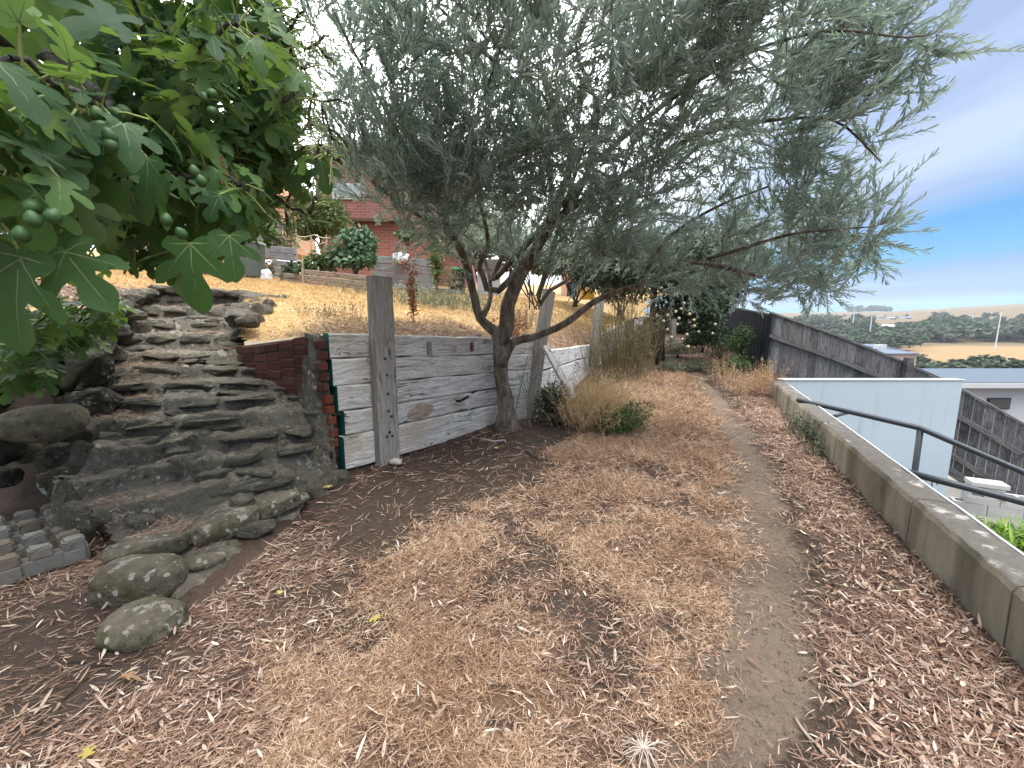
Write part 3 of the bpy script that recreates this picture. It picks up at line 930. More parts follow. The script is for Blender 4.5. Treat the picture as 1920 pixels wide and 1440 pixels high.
br = thing('timber_brace', 'short grey plank leaning as a prop against the wall beside the dry bush', 'timber prop', (.75, 5.0, 0))
post('plank', at(1076, 748, 5.05), at(1022, 650, 5.52), .09, .05, .4, SLEEPER, br)

bk = MB()
for a, b, z0, z1 in ((WALL_A, WALL_B, 1.13, 1.0), (WALL_B + Vector((.06, .12)), WALL_C, .84, .76), (WALL_C, WALL_D, .86, 1.2), (WALL_D, WALL_E, 1.2, 1.42)):
    d = (b - a).normalized()
    n_ = Vector((d.y, -d.x))
    f_, g_ = -n_ * .06, -n_ * .3
    bk.hexa([(a.x + f_.x, a.y + f_.y, -.2), (b.x + f_.x, b.y + f_.y, -.2), (b.x + g_.x, b.y + g_.y, -.2), (a.x + g_.x, a.y + g_.y, -.2), (a.x + f_.x, a.y + f_.y, z0), (b.x + f_.x, b.y + f_.y, z1), (b.x + g_.x, b.y + g_.y, z1), (a.x + g_.x, a.y + g_.y, z0)])
tag(bk.obj('soil_bank', DBARK), kind='structure')

# ------------------------------------------------------------------ brick return wall and its mortared corner
bw = thing('brick_wall', 'dark red brick return wall with crumbling mortar corner beside the stone steps', 'brick wall', (BR_A.x, BR_A.y, 0))
bd = (BR_B - BR_A)
BL = bd.length
bd = bd.normalized()
bn = Vector((bd.y, -bd.x)) if Vector((bd.y, -bd.x)).dot(Vector((0, -1))) > 0 else Vector((-bd.y, bd.x))
brz = math.atan2(bd.y, bd.x)
m = MB()
m.box((.23 / 2, 0, .0375), (.222, .10, .073))
brick_me = m.mesh('brick', bevel=.006)
brick_me.materials.append(BRICK)
half = MB()
half.box((.11 / 2, 0, .0375), (.102, .10, .073))
half_me = half.mesh('half_brick', bevel=.006)
half_me.materials.append(BRICK)
def top_line(q):
    return 1.205 - .12 * q / BL - .035 * math.sin(PI * q / BL)
for r in range(6):
    q = .02 - (.115 if r % 2 else 0)
    while q < BL - .04:
        hb = q < 0
        L = .115 if hb else .23
        s0 = max(q, 0) if not hb else 0.0
        if not (r > 3 and q > BL - .3):
            o = link('brick', half_me if hb or q > BL - .2 else brick_me, bw)
            o.location = (BR_A.x + bd.x * (s0 + (0.0 if hb else 0)) + bn.x * rnd.uniform(-.004, .006), BR_A.y + bd.y * s0 + bn.y * rnd.uniform(-.004, .006), top_line(s0) - (r + 1) * .0865)
            o.rotation_euler = (0, .10 - .03 * r + rnd.uniform(-.012, .012), brz)
        q += L if not hb else .115
m = MB()
c0 = BR_A - bn * .005
e0 = BR_A + bd * (BL - .02) - bn * .005
tb = [(c0, .62, 1.19), (c0 + bd * BL * .5, .62, 1.10), (e0, .60, 1.07)]
m.hexa([(c0.x + bn.x * .046, c0.y + bn.y * .046, .6), (e0.x + bn.x * .046, e0.y + bn.y * .046, .6), (e0.x - bn.x * .05, e0.y - bn.y * .05, .6), (c0.x - bn.x * .05, c0.y - bn.y * .05, .6),
        (c0.x + bn.x * .046, c0.y + bn.y * .046, 1.18), (e0.x + bn.x * .046, e0.y + bn.y * .046, 1.06), (e0.x - bn.x * .05, e0.y - bn.y * .05, 1.06), (c0.x - bn.x * .05, c0.y - bn.y * .05, 1.18)])
m.obj('mortar', MORTARJ, bw)
def lumpy(name, corners_b, corners_t, mat, parent, nz=14, nn=6, amp=.03, seed=0):
    """A rough mass between two outlines (lists of xy), from the lower z to the upper."""
    nb = len(corners_b[0])
    V, F = [], []
    per = nb * nn
    for k in range(nz + 1):
        q = k / nz
        for i in range(nb):
            for j in range(nn):
                s_ = j / nn
                a = Vector(corners_b[0][i]).lerp(Vector(corners_b[0][(i + 1) % nb]), s_)
                b = Vector(corners_t[0][i]).lerp(Vector(corners_t[0][(i + 1) % nb]), s_)
                p = a.lerp(b, q)
                z = corners_b[1] + (corners_t[1] - corners_b[1]) * q
                P3 = Vector((p.x, p.y, z))
                d = mnoise.noise_vector(P3 * 6 + Vector((seed, 0, 0))) * amp + mnoise.noise_vector(P3 * 17) * amp * .5
                V.append(P3 + d)
    for k in range(nz):
        for i in range(per):
            F.append((k * per + i, k * per + (i + 1) % per, (k + 1) * per + (i + 1) % per, (k + 1) * per + i))
    F.append(tuple(nz * per + i for i in range(per)))
    me = bpy.data.meshes.new(name)
    me.from_pydata(V, [], F)
    me.polygons.foreach_set('use_smooth', np.ones(len(F), bool))
    return link(name, me, parent, mat)
A2, nA = BR_A, bn
pil = [(A2 + bd * .17 + bn * .055), (A2 - bd * .06 + bn * .07), (WALL_A - wd * .015 + nrm * .02), (WALL_A - wd * .02 - nrm * .10), (A2 + bd * .12 - bn * .12)]
pil_b = [(A2 + bd * .25 + bn * .09), (A2 - bd * .02 + bn * .13), (WALL_A - wd * .02 + nrm * .06), (WALL_A - wd * .02 - nrm * .10), (A2 + bd * .2 - bn * .12)]
pil_t = [(A2 + bd * .07 + bn * .05), (A2 - bd * .05 + bn * .055), (WALL_A - wd * .03 + nrm * .0), (WALL_A - wd * .03 - nrm * .10), (A2 + bd * .07 - bn * .10)]
lumpy('mortar_pillar', ([tuple(q) for q in pil_b], -.05), ([tuple(q) for q in pil_t], 1.2), MORTAR, bw, 22, 6, .022, 3)
base_b = [(A2 + bd * .12 + bn * .17), (A2 + bd * (BL * .72) + bn * .14), (A2 + bd * (BL * .72) - bn * .1), (A2 + bd * .12 - bn * .1)]
base_t = [(A2 + bd * .1 + bn * .05), (A2 + bd * (BL * .75) + bn * .05), (A2 + bd * (BL * .75) - bn * .1), (A2 + bd * .1 - bn * .1)]
lumpy('footing', ([tuple(q) for q in base_b], .2), ([tuple(q) for q in base_t], .62), MORTAR, bw, 8, 8, .03, 9)
# broken end bricks showing at the corner
for z, mt, dx in ((1.12, BRICK, 0), (1.03, BRICK, .01), (.94, BRICK, .0), (.85, BRICK, .012), (.76, BRICK, .0), (.655, ORANGEB, .03), (.565, ORANGEB, .035), (.47, ORANGEB, .045), (.36, ORANGEB, .05), (.27, ORANGEB, .05), (.17, BRICK, .045)):
    p0 = WALL_A - wd * (.06 - dx) - nrm * .005
    m = MB()
    m.box((0, 0, 0), (.07, .085, .074))
    o = m.obj('brick', mt, bw, bevel=.008)
    o.location = (p0.x, p0.y, z)
    o.rotation_euler = (rnd.uniform(-.06, .06), rnd.uniform(-.06, .06), wrz + rnd.uniform(-.1, .1))

# ------------------------------------------------------------------ stone steps
st = thing('stone_steps', 'rough mortared basalt steps climbing from the dirt to the dry lawn', 'steps', (-2.4, 3.0, 0))
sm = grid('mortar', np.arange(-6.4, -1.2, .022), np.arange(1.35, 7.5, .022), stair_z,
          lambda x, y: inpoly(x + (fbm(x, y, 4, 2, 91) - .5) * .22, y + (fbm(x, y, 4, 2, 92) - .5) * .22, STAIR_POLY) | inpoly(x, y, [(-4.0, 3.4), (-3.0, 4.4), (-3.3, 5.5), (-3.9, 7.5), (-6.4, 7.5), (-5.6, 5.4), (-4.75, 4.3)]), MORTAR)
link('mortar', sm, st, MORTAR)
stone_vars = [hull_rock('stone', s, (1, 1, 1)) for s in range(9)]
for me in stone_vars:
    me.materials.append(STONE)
rs = random.Random(5)
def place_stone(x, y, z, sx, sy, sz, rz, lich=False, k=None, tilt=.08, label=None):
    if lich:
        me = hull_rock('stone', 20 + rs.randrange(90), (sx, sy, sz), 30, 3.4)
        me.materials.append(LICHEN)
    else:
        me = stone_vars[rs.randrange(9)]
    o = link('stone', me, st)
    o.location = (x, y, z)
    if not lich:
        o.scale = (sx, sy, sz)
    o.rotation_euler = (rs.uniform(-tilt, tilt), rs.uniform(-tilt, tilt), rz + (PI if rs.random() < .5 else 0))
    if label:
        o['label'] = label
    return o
lim_l = lambda y: np.interp(y, [1.5, 2.11, 2.7, 3.05, 3.6, 4.4, 5.4, 7.1], [-1.65, -2.2, -2.95, -3.4, -3.85, -4.4, -5.25, -6.1])
lim_r = lambda y: np.interp(y, [1.6, 3.46, 3.66, 4.36, 4.95, 5.6, 7], [-1.5, -1.55, -1.78, -2.75, -3.2, -3.45, -4.15])
zp = .03
for r, (zr, xs, ys) in enumerate(STAIR_ROWS):
    ymid = float(np.mean(ys))
    x = float(lim_l(np.interp(-9, xs, ys))) + .05
    xe = float(lim_r(ys[-1]))
    rise = zr - zp
    while x < xe - .08:
        wdt = rs.uniform(.22, .5) * (1.15 if r > 3 else 1)
        xc = x + wdt / 2
        y = float(np.interp(xc, xs, ys)) + (float(fbm(np.array(xc), np.array(r * 3.7), 2.2, 3, r)) - .5) * .1
        y2 = float(np.interp(xc + .1, xs, ys))
        y1 = float(np.interp(xc - .1, xs, ys))
        rz = math.atan2(y2 - y1, .2)
        if rs.random() < (.85 if r > 0 else 0):
            dz = rise * rs.uniform(.55, .85)
            place_stone(xc, y + .055, zr - rise * .42 + rs.uniform(-.012, .016), wdt * .97 / max(math.cos(rz), .5), rs.uniform(.20, .30), dz * 1.15, rz)
        x += wdt * rs.uniform(.92, 1.08)
    zp = zr
zs_ = lambda x, y: float(stair_z(np.array([x]), np.array([y]))[0])
k = 0
while k < 46:
    y = rs.uniform(2.2, 6.7)
    x = rs.uniform(float(lim_l(y)) + .15, float(lim_r(y)) - .15)
    if any(abs(float(np.interp(x, xs, ys)) - y) < .06 for _, xs, ys in STAIR_ROWS):
        continue
    place_stone(x, y, zs_(x, y) + rs.uniform(-.02, .005), rs.uniform(.16, .36), rs.uniform(.12, .22), rs.uniform(.06, .10), rs.uniform(-.4, .6), tilt=.12)
    k += 1
# the big stones one can pick out of the lower steps
for u, v, z, wpx, sy, sz, rz, lich in ((415, 862, .26, 135, .20, .17, .30, True), (235, 880, .25, 130, .22, .14, .25, True), (425, 985, .09, 105, .2, .15, .85, True), (525, 945, .09, 85, .2, .14, .9, True), (480, 990, .05, 60, .14, .10, .5, False),
                                       (275, 1030, .09, 120, .24, .15, .5, True), (375, 1058, .03, 70, .15, .08, .8, True), (345, 985, .08, 80, .2, .10, .5, False), (215, 960, .14, 120, .3, .2, .4, False)):
    p = atz(u, v, z)
    o = place_stone(p.x, p.y, z, wpx / FPX * p.y * 1.12 / math.cos(rz) ** .5, sy, sz, rz, lich, None, .1, 'mossy stone speckled with white lichen' if lich else None)
for u, v, Y, sx, sy, sz in ((492, 585, 5.3, .26, .22, .24), (478, 605, 5.0, .22, .26, .22), (505, 575, 5.6, .25, .2, .22), (452, 630, 4.7, .28, .22, .16), (425, 655, 4.5, .22, .28, .16), (420, 695, 4.35, .2, .24, .2), (428, 740, 4.15, .2, .22, .18)):
    p = at(u, v, Y)
    place_stone(p.x, p.y, p.z, sx, sy, sz, rs.uniform(0, 3))
for u, v, Y, sx, sy, sz in ((235, 590, 5.2, .5, .3, .16), (215, 625, 4.6, .5, .3, .2), (205, 665, 4.2, .45, .3, .2), (190, 700, 3.9, .4, .3, .2), (165, 730, 3.6, .4, .3, .25)):
    p = at(u, v, Y)
    place_stone(p.x, p.y, p.z, sx, sy, sz, rs.uniform(-.3, .3))

for k in range(13):
    q = k / 12
    x, y = np.interp(q, [0, .35, .6, 1], [-2.82, -3.22, -3.5, -4.2]), np.interp(q, [0, .35, .6, 1], [4.42, 4.95, 5.6, 6.85])
    z_ = float(lawn_base(np.array(x), np.array(y)))
    place_stone(x + rs.uniform(-.05, .05), y, z_ - .05, rs.uniform(.2, .36), rs.uniform(.2, .3), rs.uniform(.14, .26), rs.uniform(0, 3))
    x, y = np.interp(q, [0, .35, .6, 1], [-3.65, -4.2, -5.0, -5.85]), np.interp(q, [0, .35, .6, 1], [3.6, 4.4, 5.4, 6.85])
    z_ = float(lawn_base(np.array(x), np.array(y)))
    place_stone(x + rs.uniform(-.05, .05), y, z_ - .06, rs.uniform(.3, .46), rs.uniform(.25, .4), rs.uniform(.14, .24), rs.uniform(0, 3))
for k in range(5):
    place_stone(-4.4 - .33 * k + rs.uniform(-.05, .05), 6.88, 1.76 + .02 * k, rs.uniform(.3, .42), .26, .14, rs.uniform(-.2, .2))

for k in range(9):
    q = k / 8
    x, y = -2.55 - 1.15 * q, 2.34 + 1.02 * q
    z_ = zs_(x + .12, y + .02)
    place_stone(x + rs.uniform(-.03, .05), y, z_ * .55, rs.uniform(.24, .36), rs.uniform(.22, .3), max(.16, z_ * 1.1), rs.uniform(0, 3))
for x, y in ((-1.47, 3.2), (-1.46, 3.36), (-1.50, 3.05)):
    place_stone(x, y, .02, .2, .16, .12, rs.uniform(0, 3))

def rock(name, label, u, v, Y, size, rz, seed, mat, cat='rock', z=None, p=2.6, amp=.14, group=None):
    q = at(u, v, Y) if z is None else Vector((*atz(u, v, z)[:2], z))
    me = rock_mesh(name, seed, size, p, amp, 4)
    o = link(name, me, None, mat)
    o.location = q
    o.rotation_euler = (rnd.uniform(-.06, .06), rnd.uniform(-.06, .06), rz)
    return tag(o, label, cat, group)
q = atz(262, 1094, .06)
rock('stone', 'rounded stepping stone with white lichen patches, touching the foot of the steps', 262, 1088, 0, (.36, .26, .19), .12, 41, LICHEN, 'stone', .06, 3.2, .07)
rock('stone', 'flat oval stepping stone with white lichen dots, lowest and alone on the dirt', 270, 1170, 0, (.31, .25, .14), -.05, 45, LICHEN, 'stone', .03, 2.6, .07)
rock('boulder', 'large smooth brown boulder perched left of the stone steps', 82, 793, 2.55, (.43, .34, .22), .1, 47, BOULD, 'boulder', None, 2.4, .1)
rock('cobble', 'small round brown stone in the dark hollow under the boulder', 52, 848, 2.75, (.15, .15, .15), .4, 49, BOULD, 'stone', None, 2.2, .08)
rock('boulder', 'dark rock half hidden at the edge behind the large brown boulder', -10, 830, 2.6, (.26, .3, .3), .2, 50, ROUGHR, 'boulder', None)
rock('cobble', 'small dark stone low in the hollow left of the round brown stone', 8, 895, 2.7, (.16, .16, .14), .2, 51, ROUGHR, 'stone', None)
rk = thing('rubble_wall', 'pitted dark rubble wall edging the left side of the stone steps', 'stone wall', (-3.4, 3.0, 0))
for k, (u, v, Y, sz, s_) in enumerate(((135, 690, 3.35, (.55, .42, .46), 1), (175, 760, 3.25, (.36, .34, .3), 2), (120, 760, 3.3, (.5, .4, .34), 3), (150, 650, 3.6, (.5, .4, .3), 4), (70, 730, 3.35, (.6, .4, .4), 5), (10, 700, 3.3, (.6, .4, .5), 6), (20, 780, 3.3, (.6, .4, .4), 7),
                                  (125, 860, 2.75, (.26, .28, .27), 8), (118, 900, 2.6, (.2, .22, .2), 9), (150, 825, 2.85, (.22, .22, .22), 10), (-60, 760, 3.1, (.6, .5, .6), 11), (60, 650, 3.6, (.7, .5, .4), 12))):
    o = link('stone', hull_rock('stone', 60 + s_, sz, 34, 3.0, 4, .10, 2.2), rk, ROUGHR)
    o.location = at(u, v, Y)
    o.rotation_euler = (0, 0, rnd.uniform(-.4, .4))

# ------------------------------------------------------------------ concrete grass paver lying on the soil
pv = thing('grass_paver', 'grey castellated concrete grass paver lying on the soil beside the steps', 'paver', (-2.36, 2.12, 0))
e1 = atz(168, 1000, .02) - atz(110, 1090, .02)
pa = math.radians(144)
ux, uy = Vector((math.cos(pa), math.sin(pa), 0)), Vector((-math.sin(pa), math.cos(pa), 0))
o0 = Vector((-2.40, 2.12, .0))
m = MB()
NU, NV, CS = 7, 5, .115
for i in range(NU):
    c = o0 + ux * ((i % NU) * CS) + uy * ((NV - 1) * CS / 2)
    if i % 2 == 0:
        m.box((c.x, c.y, .05), (CS * .72, NV * CS, .085), pa)
for j in range(NV):
    if j % 2 == 0:
        c = o0 + uy * (j * CS) + ux * ((NU - 1) * CS / 2)
        m.box((c.x, c.y, .048), (NU * CS, CS * .72, .079), pa)
m.obj('base_grid', PAVER, pv, bevel=.006)
nb = MB()
nb.hexa([(-.047, -.047, 0), (.047, -.047, 0), (.047, .047, 0), (-.047, .047, 0), (-.042, -.042, .06), (.042, -.042, .06), (.042, .042, .06), (-.042, .042, .06)])
nubs = []
for k in range(6):
    me = nb.mesh('stud', bevel=.009, seg=2)
    bm = bmesh.new()
    bm.from_mesh(me)
    bmesh.ops.subdivide_edges(bm, edges=[e for e in bm.edges if e.calc_length() > .02], cuts=2, use_grid_fill=True)
    for v in bm.verts:
        v.co += mnoise.noise_vector(v.co * 30 + Vector((k * 9, 0, 0))) * .006 + mnoise.noise_vector(v.co * 90 + Vector((k * 9, 0, 0))) * .0025
    bm.to_mesh(me)
    bm.free()
    me.materials.append(PAVER)
    nubs.append(me)
for i in range(NU):
    for j in range(NV):
        if (i % 2 == 0 or j % 2 == 0) and not (i % 2 == 1 and j % 4 == 2):
            c = o0 + ux * (i * CS) + uy * (j * CS)
            o = link('stud', nubs[(i * 3 + j) % 6], pv)
            o.location = (c.x + rnd.uniform(-.004, .004), c.y + rnd.uniform(-.004, .004), .084 + rnd.uniform(-.006, .004))
            o.rotation_euler = (rnd.uniform(-.04, .04), rnd.uniform(-.04, .04), pa + rnd.uniform(-.06, .06))

# ------------------------------------------------------------------ concrete kerb wall along the drop
cw = thing('concrete_wall', 'low stained concrete retaining wall running along the right of the dirt track', 'concrete wall', (2.6, 2.9, 0))
cd = Vector((.449, 1)).normalized()
cn = Vector((cd.y, -cd.x))
def cpt(y, off, z):
    return (conc_x(y) + cn.x * off, y + cn.y * off, z)
cuts = [-.6, 1.52, 2.33, 3.72, 4.9, 7.15]
for a, b in zip(cuts, cuts[1:]):
    V, F = [], []
    nn = 24
    prof = [(0.0, -.4), (.004, .0), (.004, .24), (.016, .268), (.03, .272), (.10, .275), (.17, .27), (.19, .255), (.19, -2.2)]
    for k in range(nn + 1):
        y = a + .006 + (b - a - .012) * k / nn
        for off, z in prof:
            zz = z + (.02 * (y - 1.5) / 5 if z > .1 else 0)
            d = .006 * mnoise.noise(Vector((off * 9, y * 5, z * 6))) + (.006 * mnoise.noise(Vector((off * 9 + 4, y * 17, z * 9))) if z > .2 else 0)
            V.append(cpt(y, off + d, zz + d))
    K = len(prof)
    for k in range(nn):
        for j in range(K - 1):
            F.append((k * K + j, (k + 1) * K + j, (k + 1) * K + j + 1, k * K + j + 1))
    F += [tuple(range(K)), tuple(nn * K + j for j in range(K))[::-1]]
    me = bpy.data.meshes.new('wall_segment')
    me.from_pydata(V, [], F)
    link('wall_segment', me, cw, CONC)
m = MB()
pr = [(.197, .235), (.212, .235), (.212, .262), (.197, .262)]
for o1, o2, z0, z1 in ((.194, .199, .235, .262), (.206, .212, .225, .258)):
    for a, b in zip(np.linspace(-.5, 6.9, 25), np.linspace(-.5, 6.9, 25)[1:]):
        w1, w2 = .003 * math.sin(a * 9), .003 * math.sin(b * 9)
        zz = lambda y: .02 * (y - 1.5) / 5
        p = [cpt(a, o1 + w1, z0 + zz(a)), cpt(a, o2 + w1, z0 + zz(a)), cpt(b, o2 + w2, z0 + zz(b)), cpt(b, o1 + w2, z0 + zz(b)), cpt(a, o1 + w1, z1 + zz(a)), cpt(a, o2 + w1, z1 + zz(a)), cpt(b, o2 + w2, z1 + zz(b)), cpt(b, o1 + w2, z1 + zz(b))]
        m.hexa(p)
m.obj('flashing', FLASH, cw)

# ------------------------------------------------------------------ handrails
def rail(label, pts, r, extra=()):
    h = thing('handrail', label, 'handrail', tuple(pts[0]))
    m = MB()
    m.tube(pts, r, 14)
    m.obj('tube', RAIL, h, True)
    for nm, e, rr in extra:
        m = MB()
        m.tube(e, rr, 10)
        m.obj(nm, RAIL, h, True)
    return h
r0, r1, r2 = at(1494, 749, 5.28), at(1726, 803, 4.45), at(1935, 892, 3.75)
rb = at(1716, 900, 4.47)
rail('upper charcoal handrail bending down past the white wall on one short post', [r0, r0.lerp(r1, .5), r1.lerp(r0, .03), r1, r1.lerp(r2, .03), r2, r2 + (r2 - r1) * .8], .030,
     (('post', [rb - Vector((0, 0, 1.2)), r1 - Vector((0, 0, .02))], .030), ('bracket', [at(1558, 782, 5.0), at(1588, 774, 5.1)], .022), ('mounting_arm', [at(1515, 762, 5.45) - Vector((0, 0, .03)), at(1514, 760, 5.45)], .03)))
q0, q1 = at(1677, 879, 2.95), at(1935, 946, 2.55)
rail('lower thick charcoal handrail starting on top of the concrete wall', [q0, q0.lerp(q1, .5), q1, q1 + (q1 - q0) * .6], .0245,
     (('end_cap', [q0 + (q0 - q1) * .012, q0 - (q0 - q1) * .004], .026), ('mounting_arm', [at(1710, 886, 2.93), at(1706, 905, 2.9) - Vector((0, 0, .01))], .022)))

# ------------------------------------------------------------------ white rendered garden wall below
ww = thing('white_wall', 'pale blue-white rendered wall standing below the concrete wall in front of the paling fence', 'rendered wall', (6.2, 7.2, -2))
xl = conc_x(7.14) + .24
xr = at(1808, 719, 7.2).x
m = MB()
m.box(((xl + xr) / 2, 7.3, (.30 - 2.1) / 2), (xr - xl, .16, 2.4))
m.obj('panel', WHITEW, ww, bevel=.006)
m = MB()
m.box(((xl + xr) / 2, 7.3, .308), (xr - xl + .02, .19, .014))
m.obj('capping', FLASH, ww)
m = MB()
tp = at(1762, 905, 7.0)
m.tube([(tp.x, 7.2, tp.z), (tp.x, 7.05, tp.z), (tp.x, 7.02, tp.z - .05)], .02, 8)
m.tube([(tp.x - .04, 7.1, tp.z + .03), (tp.x + .04, 7.1, tp.z + .03)], .01, 6)
m.tube([(tp.x, 7.13, tp.z), (tp.x + .02, 7.13, -2.1)], .012, 6)
tag(m.obj('garden_tap', flat('tap_metal', (.2, .2, .2), .4, .5, .2, 9, .7), None), 'small metal garden tap at the foot of the white wall', 'tap')

# ------------------------------------------------------------------ paling fence going down the slope
pf = thing('paling_fence', 'weathered grey timber paling fence stepping down the slope behind the white wall', 'fence', (5.7, 9.0, 0))
TP = [at(1444, 588, 9.05), at(1563, 629, 8.85), at(1700, 683, 8.5), at(1785, 722, 8.15), at(1925, 800, 7.4)]
TP.append(TP[-1] + (TP[-1] - TP[-2]) * 1.2)
acc = [0]
for a, b in zip(TP, TP[1:]):
    acc.append(acc[-1] + math.hypot(b.x - a.x, b.y - a.y))
def ftop(s_):
    k = max(i for i in range(len(TP) - 1) if acc[i] <= s_ + 1e-9)
    q = (s_ - acc[k]) / (acc[k + 1] - acc[k])
    return TP[k].lerp(TP[k + 1], q), (TP[k + 1] - TP[k])
s_ = 0
r3 = random.Random(4)
while s_ < acc[-1] - .12:
    wdt = r3.uniform(.125, .155)
    a, d = ftop(s_)
    b, _ = ftop(min(s_ + wdt - .004, acc[-1] - .001))
    nrm2 = Vector((d.y, -d.x, 0)).normalized()
    off = nrm2 * r3.uniform(0, .016)
    th = nrm2 * .016
    H = 1.62
    jz = r3.uniform(-.012, .012)
    m = MB()
    org = a
    pts = [a + off - Vector((0, 0, H)), b + off - Vector((0, 0, H)), b + off - th - Vector((0, 0, H)), a + off - th - Vector((0, 0, H)),
           a + off + Vector((0, 0, jz)), b + off + Vector((0, 0, jz)), b + off - th + Vector((0, 0, jz)), a + off - th + Vector((0, 0, jz))]
    # local X runs up the board, so the grain does too
    R = Matrix(((0, 0, 1), (d.x, d.y, 0), (-d.y, d.x, 0)))
    R = Matrix((Vector((0, 0, 1)), Vector((d.x, d.y, 0)).normalized(), Vector((0, 0, 1)).cross(Vector((d.x, d.y, 0)).normalized())))
    m.hexa([R @ (p - org) for p in pts])
    o = m.obj('paling', PALING, pf)
    o.matrix_basis = Matrix.Translation(org) @ R.transposed().to_4x4()
    s_ += wdt
def fbeam(name, s0, s1, dz, w_, h_, out, parent=pf, mat=PALING):
    a, d = ftop(s0)
    b, _ = ftop(s1)
    n2 = Vector((d.y, -d.x, 0)).normalized()
    a, b = a + n2 * out + Vector((0, 0, dz)), b + n2 * out + Vector((0, 0, dz))
    L = (b - a).length
    m = MB()
    m.box((L / 2, 0, 0), (L, w_, h_))
    o = m.obj(name, mat, parent)
    x = (b - a).normalized()
    y = Vector((0, 0, 1)).cross(x).normalized()
    z = x.cross(y)
    R = Matrix((x, y, z)).transposed().to_4x4()
    R.translation = a
    o.matrix_basis = R
for k in range(5):
    s0, s1 = acc[k], acc[k + 1] - .004
    fbeam('capping', s0, s1, .022, .085, .038, -.0)
    fbeam('rail', s0 + .01, s1, -.46 if k < 3 else -.50, .045, .085, .048)
    fbeam('rail', s0 + .01, s1, -1.3, .045, .085, .048)
    fbeam('plinth_board', s0 + .01, s1, -1.62, .03, .16, .035)
for u, v, Y in ((1705, 670, 8.42),):
    p = at(u, v, Y)
    m = MB()
    m.box((p.x, p.y, p.z - 1.2), (.135, .10, 2.4))
    m.obj('post', PALING, pf)

# ------------------------------------------------------------------ dark sheet-metal fence
mf = thing('metal_fence', 'dark navy corrugated steel fence beyond the path, next to the paling fence', 'fence', (5.6, 9.1, 0))
FA, FB = Vector((at(1441, 600, 9.1).x, 9.1)), Vector((at(1344, 600, 15.2).x, 15.2))
fd = (FB - FA)
FL = fd.length
fd = fd.normalized()
fn = Vector((-fd.y, fd.x))
def ftz(q):
    return at(1441, 590, 9.1).z * (1 - q) + at(1344, 571, 15.2).z * q
npan = 3
for k in range(npan):
    V, F = [], []
    nn = 66
    for i in range(nn + 1):
        q = (k + i / nn) / npan
        ph = i % 6
        off = .022 if ph in (1, 2) else 0.0
        p = FA + fd * (FL * q) + fn * off
        V += [(p.x, p.y, -.3), (p.x, p.y, ftz(q) - .02)]
    V2 = [(x - fn.x * .004, y - fn.y * .004, z) for x, y, z in V]
    K = len(V)
    F = [(2 * i, 2 * i + 2, 2 * i + 3, 2 * i + 1) for i in range(nn)] + [(K + 2 * i + 1, K + 2 * i + 3, K + 2 * i + 2, K + 2 * i) for i in range(nn)]
    me = bpy.data.meshes.new('panel')
    me.from_pydata(V + V2, [], F)
    link('panel', me, mf, NAVY)
m = MB()
m.beam((FA.x, FA.y, ftz(0)), (FB.x, FB.y, ftz(1)), .06, .045)
m.obj('top_rail', NAVY, mf)
m = MB()
m.box((FA.x + .03, FA.y - .05, .35), (.07, .07, 2.3), .3)
m.obj('post', NAVY, mf)

# ------------------------------------------------------------------ neighbours' buildings on the lower side
nbh = thing('flat_roofed_house', 'pale grey house with a low light metal roof below the paling fence', 'house', (19, 15, -4))
ZR = at(1860, 718, 14.2).z
x0 = at(1800, 718, 14.2).x
p_bl, p_br = at(1742, 694, 19.0), at(1812, 694, 19.0)
m = MB()
m.hexa([(x0 + .25, 14.5, -5.5), (40, 14.5, -5.5), (40, 18.7, -5.5), (x0 + 1.2, 18.7, -5.5), (x0 + .25, 14.5, ZR - .1), (40, 14.5, ZR - .1), (40, 18.7, ZR - .1), (x0 + 1.2, 18.7, ZR - .1)])
m.obj('wall', flat('grey_render', (.48, .50, .54), .85, .2, .08, 2), nbh)
m = MB()
ridge_z = at(1800, 695, 18.5).z + .05
m.hexa([(x0 - .05, 14.2, ZR - .03), (41, 14.2, ZR - .03), (41, 19, ridge_z - .05), (x0 + .9, 19, ridge_z - .05), (x0 - .05, 14.2, ZR + .02), (41, 14.2, ZR + .02), (41, 19, ridge_z), (x0 + .9, 19, ridge_z)])
m.obj('roof', flat('pale_metal_roof', (.10, .125, .155), .85, .1, .06, 2), nbh)
m = MB()
m.box(((x0 + 41) / 2, 14.17, ZR - .09), (41 - x0 + .1, .05, .17))
m.obj('fascia', FLASH, nbh)
a, b = at(1852, 746, 14.48), at(1892, 767, 14.48)
wn = None
m = MB()
m.box(((a.x + b.x) / 2, 14.49, (a.z + b.z) / 2), (b.x - a.x, .06, a.z - b.z))
wn = m.obj('window', flat('window_frame', (.05, .05, .055), .5), nbh)
m = MB()
m.box(((a.x + b.x) / 2, 14.455, (a.z + b.z) / 2), (b.x - a.x - .1, .03, a.z - b.z - .1))
m.obj('pane', GLASS, wn)
p = at(1875, 707, 16)
m = MB()
m.tube([(p.x, 16, p.z - .25), (p.x, 16, p.z + .02)], .09, 10)
m.obj('vent_pipe', DARKIRON, nbh)

